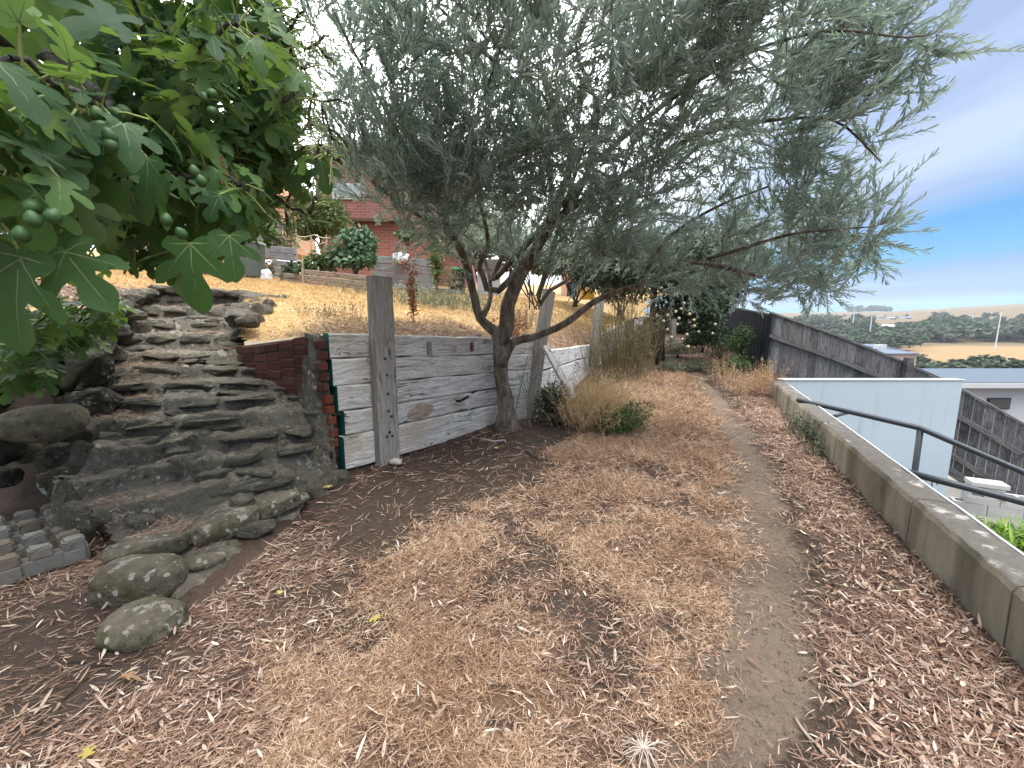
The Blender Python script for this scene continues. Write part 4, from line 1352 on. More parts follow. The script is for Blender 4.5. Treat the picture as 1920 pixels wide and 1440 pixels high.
sh = thing('pale_house', 'small pink-walled house with a dark solar roof seen over the paling fence', 'house', tuple(at(1690, 690, 42)))
a, b = at(1700, 664, 42), at(1714, 700, 42)
m = MB()
m.hexa([(a.x - 1.9, 42, a.z - 6), (b.x, 42, a.z - 6), (b.x, 50, a.z - 6), (a.x - 3, 50, a.z - 6), (a.x - 2.6, 42, a.z), (b.x, 42, a.z), (b.x, 50, a.z), (a.x - 2.6, 50, a.z)])
m.obj('wall', flat('pink_render', (.50, .40, .35), .85, .2, .06, 2), sh)
c = at(1655, 653, 49)
m = MB()
m.hexa([(a.x - 3.0, 41.8, a.z), (b.x + .1, 41.8, a.z), (b.x + .1, 50, a.z + .5), (c.x, 50, a.z + .5), (a.x - 3.0, 41.8, a.z + .08), (b.x + .1, 41.8, a.z + .08), (b.x + .1, 50, a.z + .62), (c.x, 50, a.z + .62)])
m.obj('roof', flat('solar_roof', (.13, .15, .19), .35, .5, .1, 2), sh)
m = MB()
p = at(1650, 650, 46)
m.box((p.x, 46, p.z), (.9, .7, .5))
m.obj('roof_box', FLASH, sh)

# ------------------------------------------------------------------ stacked concrete blocks in the yard below
YARD = -2.0
bl = MB()
LX, LY, LZ, T = .39, .19, .19, .035
bl.box((0, -(LY - T) / 2, 0), (LX, T, LZ))
bl.box((0, (LY - T) / 2, 0), (LX, T, LZ))
for x in (-(LX - T) / 2, 0, (LX - T) / 2):
    bl.box((x, 0, 0), (T, LY - 2 * T - .002, LZ - .004))
block_me = bl.mesh('concrete_block')
block_me.materials.append(WBLOCK)
cap = MB()
cap.box((0, 0, 0), (.42, .26, .07))
cap_me = cap.mesh('cap_block', bevel=.006)
cap_me.materials.append(WBLOCK)
B0 = at(1812, 960, 6.55)
G_BL = 'pale concrete blocks stacked in the yard below'
lay = Vector((.86, -.5, 0)).normalized()
lz = math.atan2(lay.y, lay.x)
names_r = ['bottom row', 'second row']
order = ['first', 'second', 'third', 'fourth', 'fifth']
for row in range(2):
    for k in range(5):
        p = B0 + lay * (.40 * k + (.13 if row else 0))
        o = link('concrete_block', block_me)
        o.location = (p.x, p.y, B0.z + .10 + .194 * row)
        o.rotation_euler = (0, 0, lz + rnd.uniform(-.03, .03))
        tag(o, '%s concrete block from the white wall in the %s of the stack' % (order[k], names_r[row]), 'block', G_BL)
p = at(1850, 905, 6.2)
o = link('concrete_block', block_me)
o.location = (p.x - .02, p.y, B0.z + .10 + .194 * 2 + .01)
o.rotation_euler = (PI / 2, 0, lz)
tag(o, 'hollow concrete block lying on its side on top of the stack', 'block', G_BL)
o = link('cap_block', cap_me)
o.location = (p.x + .0, p.y, B0.z + .10 + .194 * 2 + .15)
o.rotation_euler = (0, 0, lz + .03)
tag(o, 'flat pale capping slab resting on the topmost hollow block', 'block', G_BL)
p = at(1925, 905, 5.9)
o = link('cap_block', cap_me)
o.location = (p.x, p.y, B0.z + .10 + .194 * 2 - .05)
o.rotation_euler = (0, 0, lz)
tag(o, 'flat pale capping slab on the second row near the picture edge', 'block', G_BL)
gy = MB()
gy.hexa([(3, 1.5, YARD - .2), (14, 1.5, YARD - .2), (14, 9.4, YARD - .2), (6, 9.4, YARD - .2), (3, 1.5, YARD), (14, 1.5, YARD), (14, 9.4, YARD), (6, 9.4, YARD)])
tag(gy.obj('yard_paving', flat('yard_paving', (.22, .21, .19), .9, .2, .3, 4)), kind='structure')

# ------------------------------------------------------------------ olive tree
class Skel:
    def __init__(s):
        s.p, s.par, s.r = [], [], []
    def chain(s, pts, rad, start=None):
        """pts world points; joins start node (index) when given; smooth subdivision."""
        last = start
        P = [s.p[start]] + pts if start is not None else pts
        Rr = ([s.r[start]] + list(rad)) if start is not None else list(rad)
        n = len(P)
        ids = []
        if start is None:
            s.p.append(P[0]); s.par.append(-1); s.r.append(Rr[0])
            last = len(s.p) - 1
            ids.append(last)
        for i in range(n - 1):
            p0, p1, p2, p3 = P[max(i - 1, 0)], P[i], P[i + 1], P[min(i + 2, n - 1)]
            k = max(2, int((p2 - p1).length / .09))
            for j in range(1, k + 1):
                q = j / k
                v = .5 * ((2 * p1) + (p2 - p0) * q + (2 * p0 - 5 * p1 + 4 * p2 - p3) * q * q + (3 * p1 - p0 - 3 * p2 + p3) * q ** 3)
                s.p.append(v); s.par.append(last); s.r.append(Rr[i] + (Rr[i + 1] - Rr[i]) * q)
                last = len(s.p) - 1
                ids.append(last)
        return ids
def limb(spec):
    return [at(u, v, Y) for u, v, Y, r in spec], [r for *_, r in spec]

ol = thing('olive_tree', 'grey-green olive tree with gnarled forked trunk in front of the timber wall', 'olive tree', (-.06, 4.74, 0))
sk = Skel()
P, R_ = limb([(950, 832, 4.74, .16), (950, 805, 4.74, .14), (950, 775, 4.74, .10), (946, 735, 4.75, .082), (939, 700, 4.76, .086), (937, 668, 4.76, .082), (937, 645, 4.76, .072)])
tr = sk.chain(P, R_)
runs = [('trunk', tr)]
def add(start, spec, nm='branch'):
    P, R_ = limb(spec)
    ids = sk.chain(P, R_, start)
    runs.append((nm, [start] + ids))
    return ids
bl_ = add(tr[-1], [(928, 622, 4.72, .06), (900, 597, 4.72, .05), (890, 560, 4.70, .046), (877, 510, 4.65, .041), (862, 465, 4.55, .034), (825, 425, 4.4, .024), (760, 390, 4.2, .016), (700, 340, 3.7, .013)])
bc = add(tr[-1], [(950, 610, 4.76, .09), (952, 572, 4.72, .078), (970, 530, 4.66, .068), (997, 480, 4.55, .058), (1030, 428, 4.5, .046), (1062, 395, 4.45, .04), (1090, 350, 4.35, .03), (1110, 290, 4.2, .022), (1120, 190, 3.9, .013)])
br_ = add(tr[-4], [(962, 642, 4.72, .046), (1000, 632, 4.72, .042), (1060, 606, 4.70, .038), (1115, 565, 4.65, .034), (1165, 545, 4.6, .031), (1215, 530, 4.5, .028), (1250, 507, 4.4, .024), (1290, 492, 4.3, .02), (1350, 500, 3.9, .019), (1430, 520, 3.75, .011)])
b5 = add(bc[14], [(935, 545, 4.65, .036), (905, 515, 4.55, .03), (900, 495, 4.5, .026), (915, 460, 4.4, .022), (905, 400, 4.2, .016), (880, 320, 3.9, .01)])
b6 = add(bc[22], [(1010, 558, 4.75, .026), (1030, 545, 4.8, .022), (1070, 520, 4.8, .02), (1085, 490, 4.75, .017), (1130, 455, 4.6, .012), (1200, 420, 4.5, .008)])
b7 = add(bc[16], [(930, 520, 4.85, .034), (945, 470, 5.0, .026), (960, 380, 5.1, .018), (940, 280, 5.0, .012)])
b8 = add(bl_[3], [(915, 575, 4.8, .03), (920, 540, 4.95, .024), (905, 480, 5.1, .018), (850, 400, 5.2, .012), (800, 330, 5.1, .008)])
sec = []
sec += add(bc[-14], [(1070, 300, 4.25, .03), (1010, 200, 3.95, .022), (900, 90, 3.6, .014), (820, 10, 3.4, .008)])
sec += add(bc[-10], [(1200, 310, 4.1, .026), (1320, 250, 3.9, .021), (1450, 225, 3.65, .015), (1560, 225, 3.45, .010), (1620, 270, 3.3, .006), (1652, 305, 3.25, .004)])
sec += add(bc[-6], [(1240, 200, 3.7, .02), (1380, 110, 3.3, .014), (1540, 60, 3.0, .009), (1700, 70, 2.75, .005), (1745, 62, 2.7, .003)])
sec += add(bl_[-14], [(790, 330, 4.0, .02), (720, 200, 3.75, .014), (660, 90, 3.5, .009), (620, 10, 3.35, .005)])
sec += add(br_[-8], [(1380, 470, 3.85, .017), (1480, 440, 3.7, .012), (1570, 430, 3.55, .008), (1640, 425, 3.45, .005)])
sec += add(br_[-14], [(1250, 450, 4.2, .018), (1340, 390, 4.05, .013), (1440, 350, 3.9, .008)])
sec += add(bl_[-10], [(850, 330, 4.0, .018), (900, 200, 3.6, .012), (950, 60, 3.0, .007)])
sec += add(bc[-4], [(1120, 200, 3.6, .016), (1080, 80, 3.0, .010), (1150, -60, 2.6, .006)])
trunk_mb = MB()
for nm, ids in runs:
    m = MB()
    pts = [sk.p[i] for i in ids]
    rad = [sk.r[i] for i in ids]
    big = rad[0] > .05
    m.tube(pts, rad, 14 if big else 8, wob=.35 if nm == 'trunk' else .14, seed=len(ids))
    me = m.mesh(nm, True)
    if nm == 'trunk':
        for v in me.vertices:                     # gnarls and a buttressed foot
            k = max(0, 1.0 - v.co.z / .55)
            v.co += mnoise.noise_vector(v.co * 7) * (.02 + .045 * k) + mnoise.noise_vector(v.co * 19) * .012
    link(nm, me, ol, BARK)
# attractors in the lobes of the crown; each joins the nearest branch node
LOBES = [(1500, 525, 4.3, 90, 28, .4, 12), (1430, 535, 4.4, 95, 28, .4, 14), (1560, 480, 4.0, 60, 40, .35, 12), (880, 455, 4.35, 130, 45, .5, 20), (1080, 475, 4.4, 120, 45, .5, 20), (1200, 500, 4.4, 100, 30, .4, 12), (790, 260, 3.5, 150, 170, .5, 34), (900, 330, 3.6, 170, 100, .5, 34), (1080, 320, 3.7, 190, 110, .5, 40), (1000, 200, 3.2, 260, 160, .5, 40), (735, 340, 4.2, 50, 60, .5, 8), (900, 260, 4.0, 270, 200, 1.2, 100), (1150, 150, 3.8, 330, 240, 1.4, 150), (700, 170, 3.8, 105, 190, .6, 52), (640, 60, 3.6, 40, 90, .35, 10), (1400, 150, 3.5, 250, 165, 1.0, 80), (1590, 105, 3.05, 105, 70, .5, 30),
         (1260, 370, 4.2, 250, 120, 1.1, 80), (1440, 430, 4.0, 170, 60, .8, 34), (1560, 435, 3.6, 85, 50, .4, 20), (1060, 40, 2.8, 350, 130, .7, 80), (1520, 215, 3.5, 120, 60, .4, 16), (1640, 270, 3.3, 25, 30, .2, 3),
         (820, 350, 4.1, 150, 75, .9, 34), (1380, 520, 4.3, 190, 35, .5, 26), (1060, 420, 4.9, 190, 70, .7, 30), (1200, 470, 4.7, 120, 50, .6, 16), (930, 430, 5.0, 110, 50, .5, 14), (800, 30, 3.2, 200, 110, .6, 34), (1350, 20, 2.9, 230, 90, .6, 40)]
ro = random.Random(3)
targ = []
for u, v, Y, ru, rv, rY, cnt in LOBES:
    c = at(u, v, Y)
    k = 0
    while k < cnt * 1.04:
        d = Vector((ro.uniform(-1, 1), ro.uniform(-1, 1), ro.uniform(-1, 1)))
        if d.length > 1:
            continue
        targ.append(c + Vector((d.x * ru / FPX * Y, d.y * rY, d.z * rv / FPX * Y)))
        k += 1
tipn = []
cand = [i for nm, ids in runs if nm != 'trunk' for i in ids[6:] if sk.r[i] < .05]
cand = list(dict.fromkeys(cand))
targ.sort(key=lambda q: min((q - sk.p[i]).length for i in cand[::5]))
twig = MB()
for tg in targ:
    arr = np.array([sk.p[i] for i in cand])
    dd = np.linalg.norm(arr - np.array(tg), axis=1)
    j = cand[int(np.argmin(dd))]
    a = sk.p[j]
    L = (tg - a).length
    if L < .05:
        tipn.append((tg, Vector((0, 0, 1))))
        continue
    mid = a.lerp(tg, .5) + Vector((ro.uniform(-.1, .1) * L, ro.uniform(-.1, .1) * L, ro.uniform(0.0, .14) * L))
    r0 = min(sk.r[j] * .7, .0045 + .006 * L)
    k0 = len(sk.p)
    pts = [a.lerp(mid, .5) + Vector((0, 0, .03 * L)), mid, mid.lerp(tg, .55) + Vector((0, 0, .03 * L)), tg]
    pr = j
    for q, p in enumerate(pts):
        sk.p.append(p); sk.par.append(pr); sk.r.append(r0 * (1 - .2 * (q + 1)))
        pr = len(sk.p) - 1
        if q:
            cand.append(pr)
    twig.tube([a] + pts, [r0, r0 * .85, r0 * .7, r0 * .55, r0 * .4], 4, cap=False)
    tipn.append((tg, (tg - mid).normalized()))
    tipn.append((mid, (mid - a).normalized()))
LP, LD, LN = [], [], []
for tg, d in tipn:
    for k in range(ro.choice((2, 3, 3))):
        dd = (d * .7 + Vector((ro.gauss(.12 + .10 * tg.x, .42), ro.gauss(-.05, .42), ro.gauss(max(.12, .75 - .17 * max(tg.x, 0)), .35)))).normalized()
        L = ro.uniform(.18, .42)
        droop = ro.uniform(-.22, .10)
        pts = [tg + dd * (L * q) - Vector((0, 0, droop * L * q * q)) for q in (0, .33, .66, 1)]
        twig.tube(pts, [.0026, .0022, .0017, .001], 3, cap=False)
        n = int(L / .0205)
        sd = dd.orthogonal().normalized()
        ang = ro.uniform(0, 6)
        for i in range(n):
            q = (i + 1) / n
            base = tg + dd * (L * q) - Vector((0, 0, droop * L * q * q))
            axis = (dd - Vector((0, 0, 2 * droop * q * .5))).normalized()
            s1 = Quaternion(axis, ang + i * 1.75) @ sd
            for sg in (1, -1):
                if ro.random() < .12:
                    continue
                dr = (axis * ro.uniform(.8, 1.3) + s1 * sg * ro.uniform(.35, .7) + Vector((0, 0, ro.uniform(-.1, .3)))).normalized()
                LP.append(base); LD.append(dr)
                LN.append((axis * .9 - s1 * sg * .7 + Vector((ro.gauss(0, .35), ro.gauss(0, .35), ro.gauss(.45, .35)))))
LP, LD, LN = (np.array(q) for q in (LP, LD, LN))
nl = len(LP)
LL = rng.uniform(.046, .084, nl)
Vv, Ff, kk = leafs4(LP, LD, LN, LL, rng.uniform(.0095, .0150, nl), rng.uniform(-.05, .18, nl), .12, True)
cr = thing('crown_tmp', '', '')
bpy.data.objects.remove(cr)
foliage = link('foliage', npmesh('foliage', Vv, Ff, False, {'tint': np.repeat(np.clip(rng.normal(.42, .22, nl), 0, 1), kk)}), ol, OLEAF)
foliage['kind'] = 'stuff'
tw = twig.obj('twigs', OTWIG, ol, True)
tw['kind'] = 'stuff'
print('olive leaves', nl)

# ------------------------------------------------------------------ fig tree
HALF = [(.0, .02), (.07, -.06), (.18, -.11), (.30, -.10), (.39, -.03), (.40, .06), (.31, .12), (.21, .17), (.19, .22), (.27, .25), (.40, .29), (.50, .37), (.56, .48), (.55, .58), (.46, .60), (.36, .54), (.26, .48), (.15, .44), (.13, .49), (.17, .60), (.22, .72), (.21, .84), (.14, .94), (.06, 1.0)]
VEINS = [((0, 0), (0, .96)), ((0, .02), (.44, .52)), ((0, .02), (-.44, .52)), ((0, .01), (.33, .02)), ((0, .01), (-.33, .02))]
def fig_leaf(seed, lobes=1.0, hole=False):
    r = random.Random(seed)
    wv = lambda x, y: (x * (1 + r.uniform(-.05, .05)), y + r.uniform(-.015, .015))
    deep = lobes
    half = []
    for x, y in HALF:
        if (x, y) in ((.21, .17), (.19, .22), (.15, .44), (.13, .49)):
            x, y = x * (1 + (1 - deep) * .9), y + (1 - deep) * .03
        half.append((x, y))
    # extra points along each edge so the outline waves a little
    right = [wv(*p) for p in half]
    left = [wv(-x, y) for x, y in half[1:]]
    out = right + [(0, 1.03)] + left[::-1]
    inner = []
    for (x0, y0), (x1, y1) in VEINS:
        for q in (.15, .3, .45, .6, .75, .9):
            inner.append((x0 + (x1 - x0) * q, y0 + (y1 - y0) * q))
    for _ in range(9):
        inner.append((r.uniform(-.4, .4), r.uniform(0, .85)))
    n = len(out)
    vs = [Vector(p) for p in out + inner]
    ed = [(i, (i + 1) % n) for i in range(n)]
    v2, _, f2, *_ = delaunay_2d_cdt(vs, ed, [], 1, 1e-5)
    cup, droop, roll, fold = r.uniform(-.05, .28), r.uniform(.05, .42), r.uniform(-.3, .3), r.uniform(.0, .3)
    def z(x, y):
        dv = 9
        for (x0, y0), (x1, y1) in VEINS:
            dx, dy = x1 - x0, y1 - y0
            q = max(0, min(1, ((x - x0) * dx + (y - y0) * dy) / (dx * dx + dy * dy)))
            dv = min(dv, math.hypot(x - x0 - q * dx, y - y0 - q * dy))
        return -droop * y * y - cup * x * x * 1.6 + roll * x * y * .6 + fold * abs(x) * .6 + .16 * min(dv, .14) + .012 * math.sin(x * 23 + seed) * math.cos(y * 19)
    V = [(p.x, p.y, z(p.x, p.y)) for p in v2]
    F = [tuple(f) for f in f2]
    M_ = [0] * len(F)
    for k, ((x0, y0), (x1, y1)) in enumerate(VEINS):
        dx, dy = x1 - x0, y1 - y0
        L = math.hypot(dx, dy)
        nx, ny = -dy / L, dx / L
        seg = 6
        b0 = len(V)
        for i in range(seg + 1):
            q = i / seg
            wd_ = .011 * (1 - q * .85)
            x, y = x0 + dx * q, y0 + dy * q
            zz = z(x, y) + .004
            V += [(x - nx * wd_, y - ny * wd_, zz), (x + nx * wd_, y + ny * wd_, zz)]
        for i in range(seg):
            a = b0 + 2 * i
            F.append((a, a + 1, a + 3, a + 2) if True else ())
            M_.append(1)
    return V, F, M_
LEAFV = [fig_leaf(s, q) for s, q in ((1, 1), (2, .9), (3, 1), (4, .6), (5, .8), (6, 1), (7, .75))]
leaf_me = []
for k, (V, F, M_) in enumerate(LEAFV):
    for tv in (.2, .5, .85):
        me = npmesh('leaf', V, [np.array([f for f in F if len(f) == 3]), np.array([f for f in F if len(f) == 4])], True, {'tint': np.full(len(V), min(1, max(0, tv + .1 * math.sin(k * 5))))},
                    [m_ for f, m_ in zip(F, M_) if len(f) == 3] + [m_ for f, m_ in zip(F, M_) if len(f) == 4])
        me.materials.append(FLEAF)
        me.materials.append(FVEIN)
        leaf_me.append(me)
fruit_bm = bmesh.new()
bmesh.ops.create_uvsphere(fruit_bm, u_segments=12, v_segments=9, radius=1)
for v in fruit_bm.verts:
    q = v.co.z
    v.co = Vector((v.co.x * (1 - .28 * max(q, 0)), v.co.y * (1 - .28 * max(q, 0)), q * 1.08 + .12 * max(q, 0)))
fruit_me = bpy.data.meshes.new('fruit')
fruit_bm.to_mesh(fruit_me)
fruit_bm.free()
fruit_me.polygons.foreach_set('use_smooth', np.ones(len(fruit_me.polygons), bool))
fruit_me.materials.append(FRUIT)

def frame(base, d, up, s):
    """Leaf frame: local Y along d, Z towards up."""
    y = d.normalized()
    z = (up - y * up.dot(y))
    z = z.normalized() if z.length > 1e-4 else y.orthogonal().normalized()
    x = y.cross(z)
    M_ = Matrix((x, y, z)).transposed().to_4x4()
    return Matrix.Translation(base) @ M_ @ Matrix.Diagonal((s, s, s, 1))

def fig_keep(p):
    """The crown is pruned underneath: its lower edge climbs towards the steps."""
    y = max(p.y, .3)
    zy = (p.z - 1.3) / y
    return zy > .085 + max(0, p.x / y + .70) and p.x / y < -.47 - .45 * max(0, zy - .6)
def fig(root, tips, nleaf, size, limit, rr, fruits=True, keep=None, eye=Vector((0, 0, 1.3)), bulk=0, petl=(.06, .13)):
    leaves, pet, fr = [], MB(), []
    for tip, d in tips:
        sd = d.orthogonal().normalized()
        a0 = rr.uniform(0, 6)
        for i in range(rr.randint(*nleaf)):
            q = i / nleaf[1]
            base = tip - d * (.02 + .20 * q)
            out = Quaternion(d, a0 + i * 2.4) @ sd
            pd = (out * rr.uniform(.7, 1.1) + d * rr.uniform(.25, .7) + Vector((0, 0, rr.uniform(-.2, .3)))).normalized()
            pl = rr.uniform(*petl)
            end = base + pd * pl - Vector((0, 0, .02))
            pet.tube([base, base.lerp(end, .5) + Vector((0, 0, .008)), end], [.0042, .0034, .003], 5, cap=False)
            ld = (pd * .8 + Vector((rr.gauss(0, .25), rr.gauss(0, .25), rr.uniform(-1.15, -.1)))).normalized()
            up = Vector((rr.gauss(0, .4), rr.gauss(0, .4), 1)) + out * .5 + (eye - end).normalized() * rr.uniform(.0, .9)
            if keep is None or keep(end + ld * .12):
                leaves.append((end, ld, up, rr.uniform(*size)))
        if fruits and rr.random() < .5 and keep(tip):
            for i in range(rr.randint(1, 2)):
                q = Quaternion(d, rr.uniform(0, 6)) @ sd
                fr.append((tip - d * rr.uniform(.02, .14) + q * .024, q, rr.uniform(.017, .024)))
    leaves.sort(key=lambda l: (l[0] - eye).length)
    for k, (end, ld, up, s_) in enumerate(leaves[:limit]):
        o = link('leaf', leaf_me[rr.randrange(len(leaf_me))], root)
        o.matrix_basis = frame(end, ld, up, s_)
    rest = leaves[limit:]
    if bulk:
        rest = rest + bulk
    if rest:
        V, F3, F4, m3, m4, T = [], [], [], [], [], []
        for nfar, (end, ld, up, s_) in enumerate(rest):
            v_, f_, mm = LEAFV[rr.randrange(len(LEAFV))]
            M_ = np.array(frame(end, ld, up, s_))
            k0 = sum(len(q) for q in V)
            a = np.array(v_)
            V.append(a @ M_[:3, :3].T + M_[:3, 3])
            T.append(np.full(len(a), rr.uniform(.05, .9)))
            for f, q in zip(f_, mm):
                if q and nfar > 500:
                    continue
                if len(f) == 3:
                    F3.append([i + k0 for i in f]); m3.append(q)
                else:
                    F4.append([i + k0 for i in f]); m4.append(q)
        o = link('foliage', npmesh('foliage', np.concatenate(V), [np.array(F3), np.array(F4)], True, {'tint': np.concatenate(T)}, m3 + m4), root, [FLEAF, FVEIN])
        o['kind'] = 'stuff'
    pet.obj('petioles', PETIOLE, root, True)['kind'] = 'stuff'
    for p, q, s_ in fr:
        o = link('fruit', fruit_me, root)
        o.matrix_basis = Matrix.Translation(p) @ (-q).to_track_quat('Z', 'Y').to_matrix().to_4x4() @ Matrix.Diagonal((s_, s_, s_, 1))
    return len(leaves)

ft = thing('fig_tree', 'large fig tree with broad lobed leaves and green figs hanging over the steps', 'fig tree', (-3.3, 1.5, 0))
rf = random.Random(21)
fs = Skel()
tr = fs.chain([Vector((-3.4, 1.5, -.1)), Vector((-3.35, 1.55, .7)), Vector((-3.2, 1.65, 1.3)), Vector((-3.0, 1.75, 1.8))], [.14, .12, .10, .085])
fr_runs = [('trunk', tr)]
FLO = [(-2.15, 2.0, 2.55, 1.05, 1.15, 1.05, 46), (-1.55, 1.5, 2.1, .60, .70, .55, 26), (-1.35, 2.3, 2.35, .42, .5, .75, 18), (-1.2, 1.05, 1.78, .30, .26, .30, 9), (-1.75, 2.0, 1.9, .6, .7, .30, 16), (-1.7, 2.3, 3.1, .6, .7, .55, 18), (-1.15, 1.6, 1.80, .22, .3, .2, 6), (-2.7, 2.2, 2.4, .9, 1.0, .9, 30), (-1.6, 3.0, 2.6, .55, .6, .85, 34), (-2.3, 3.0, 2.3, .8, .5, .6, 26), (-1.35, 2.6, 3.0, .35, .5, .5, 16), (-2.0, 1.6, 1.62, .8, .6, .14, 16), (-1.05, 1.95, 2.1, .28, .35, .45, 14), (-1.25, 2.4, 2.15, .3, .4, .5, 14)]
ft_t = []
for x, y, z, a, b, c, n in FLO:
    k = 0
    while k < n:
        d = Vector((rf.uniform(-1, 1), rf.uniform(-1, 1), rf.uniform(-1, 1)))
        if not .45 < d.length < 1:
            continue
        p = Vector((x + d.x * a, y + d.y * b, z + d.z * c))
        k += 1
        if p.y < .72 or (p - Vector((0, 0, 1.3))).length < (1.38 if p.z < 1.9 else 2.2):
            continue
        ft_t.append(p)
fc = [i for i in tr[8:]]
for spec in ([(-2.6, 1.7, 2.1), (-2.1, 1.6, 2.3), (-1.6, 1.5, 2.2), (-1.2, 1.35, 1.95)], [(-2.7, 1.95, 2.4), (-2.2, 2.1, 2.9), (-1.7, 2.2, 3.2)], [(-2.5, 1.95, 2.0), (-2.0, 2.1, 2.05), (-1.5, 2.1, 2.0)], [(-2.8, 1.4, 2.2), (-2.2, 1.1, 2.2), (-1.6, 1.0, 1.9)]):
    ids = fs.chain([Vector(q) for q in spec], [.05, .035, .024, .015][:len(spec)], tr[-1])
    fr_runs.append(('branch', [tr[-1]] + ids))
    fc += ids
for nm, ids in fr_runs:
    m = MB()
    m.tube([fs.p[i] for i in ids], [fs.r[i] for i in ids], 10, wob=.15)
    m.obj(nm, FBARK, ft, True)
ft_t.sort(key=lambda q: min((q - fs.p[i]).length for i in fc))
ft_tips = []
m = MB()
for tg in ft_t:
    arr = np.array([fs.p[i] for i in fc])
    j = fc[int(np.argmin(np.linalg.norm(arr - np.array(tg), axis=1)))]
    a = fs.p[j]
    L = (tg - a).length
    mid = a.lerp(tg, .5) + Vector((rf.gauss(0, .06) * L, rf.gauss(0, .06) * L, -.08 * L))
    m.tube([a, a.lerp(mid, .6), mid, mid.lerp(tg, .6) + Vector((0, 0, .02)), tg], [min(fs.r[j] * .8, .011), .0095, .0085, .0075, .006], 6, cap=False)
    for q in (mid, tg):
        fs.p.append(q); fs.par.append(j); fs.r.append(.009)
        fc.append(len(fs.p) - 1)
    d = ((tg - mid).normalized() + Vector((0, 0, .15))).normalized()
    ft_tips.append((tg, d))
tw = m.obj('twigs', FBARK, ft, True)
tw['kind'] = 'stuff'
bulk = []
for _ in range(620):
    x, y, z, a, b, c, n = FLO[rf.choice((0, 0, 0, 1, 4, 5, 7, 7, 2))]
    d = Vector(rand_dirs(1)[0]) * rf.uniform(.3, .98)
    p = Vector((x + d.x * a, y + .1 + d.y * b, z + d.z * c))
    if (p - Vector((0, 0, 1.3))).length > 1.5 and p.y > 1.1:
        bulk.append((p, Vector((rf.gauss(0, .6), rf.gauss(0, .6), rf.uniform(-1, 0))), Vector((rf.gauss(0, .5), rf.gauss(0, .5) - .3, 1)), rf.uniform(.12, .19)))
print('fig leaves', fig(ft, ft_tips, (7, 11), (.08, .14), 300, rf, True, fig_keep, bulk=[q for q in bulk if fig_keep(q[0])]))
# a few leaves seen large at the near edge of the crown, placed where the photograph shows them
for u, v, Y, s_, d, up in ((357, 455, 1.30, .20, (.05, -.2, -1), (.1, -1, .25)), (40, 480, 1.00, .23, (-.25, -.1, -1), (.1, -1, .6)), (150, 300, 1.2, .2, (-.75, -.3, -.75), (.2, -.8, .9)), (165, 285, 1.3, .19, (.5, -.2, -.9), (0, -.9, .7)),
                           (200, 165, 1.6, .19, (.9, -.2, .1), (.1, -.7, .9)), (120, 470, 1.05, .17, (.6, -.1, -.8), (.2, -.9, .5)), (430, 440, 1.5, .16, (.1, -.1, -1), (.3, -.9, .3)), (300, 330, 1.5, .17, (-.3, -.2, -.9), (-.1, -.9, .5)), (600, 300, 2.2, .16, (.2, -.1, -1), (.2, -.9, .4))):
    o = link('leaf', leaf_me[rf.choice((0, 1, 3, 4, 6, 7, 15, 16))], ft)
    o.matrix_basis = frame(at(u, v, Y), Vector(d), Vector(up), s_)
for u, v, Y in ((u_, v_, y_ - .17) for u_, v_, y_ in ((62, 388, 1.1), (62, 412, 1.08), (100, 405, 1.1), (40, 440, 1.1), (183, 215, 1.3), (190, 238, 1.29), (205, 255, 1.28), (208, 272, 1.28), (385, 185, 1.7), (398, 175, 1.7), (398, 208, 1.7), (312, 412, 1.4), (340, 438, 1.4), (365, 322, 1.5), (378, 340, 1.5))):
    o = link('fruit', fruit_me, ft)
    o.matrix_basis = Matrix.Translation(at(u, v, Y)) @ Matrix.Rotation(rf.uniform(-.8, .8), 4, 'X') @ Matrix.Diagonal((.0155, .0155, .0165, 1))
V, F, _ = LEAFV[4]
for u, v, Y, s_, d in ((40, 200, 1.5, .13, (1, -.2, -.6)), (10, 285, 1.2, .10, (1, -.2, .15)), (412, 300, 1.7, .10, (.1, -.1, -1))):
    me = npmesh('withered_leaf', np.array(V) * np.array([.45, 1, 1.8]), np.array([f for f in F if len(f) == 3]), True, {'tint': np.full(len(V), .6)})
    o = link('leaf', me, ft, BROWNLEAF)
    o['label'] = 'curled brown withered fig leaf'
    o.matrix_basis = frame(at(u, v, Y), Vector(d), Vector((0, -1, .6)), s_)

fg = thing('fig_sapling', 'low fig suckers with small leaves growing over the rubble wall at the left edge', 'fig sapling', (-2.9, 2.9, .8))
rg = random.Random(9)
tips = []
m = MB()
for u, v, Y in ((40, 560, 2.6), (90, 600, 2.7), (150, 560, 2.9), (190, 540, 3.0), (205, 590, 3.0), (20, 640, 2.5), (70, 660, 2.45), (120, 640, 2.6), (30, 700, 2.4), (90, 590, 2.5), (10, 600, 2.3), (60, 690, 2.35), (160, 600, 2.9), (0, 680, 2.3), (230, 560, 3.2), (110, 560, 2.7), (45, 625, 2.4), (180, 565, 2.9)):
    p = at(u, v, Y)
    root = at(60 + rg.uniform(-60, 60), 720, 3.0)
    mid = root.lerp(p, .55) + Vector((0, 0, .1))
    m.tube([root, mid, p], [.009, .007, .004], 6, cap=False)
    tips.append((p, ((p - mid).normalized() + Vector((0, -.3, .1))).normalized()))
    if rg.random() < .5:
        tips.append((mid, ((p - mid).normalized() + Vector((rg.uniform(-.5, .5), -.5, 0))).normalized()))
m.obj('stems', DBARK, fg, True)
fig(fg, tips, (5, 8), (.08, .135), 300, rg, False, petl=(.03, .07))

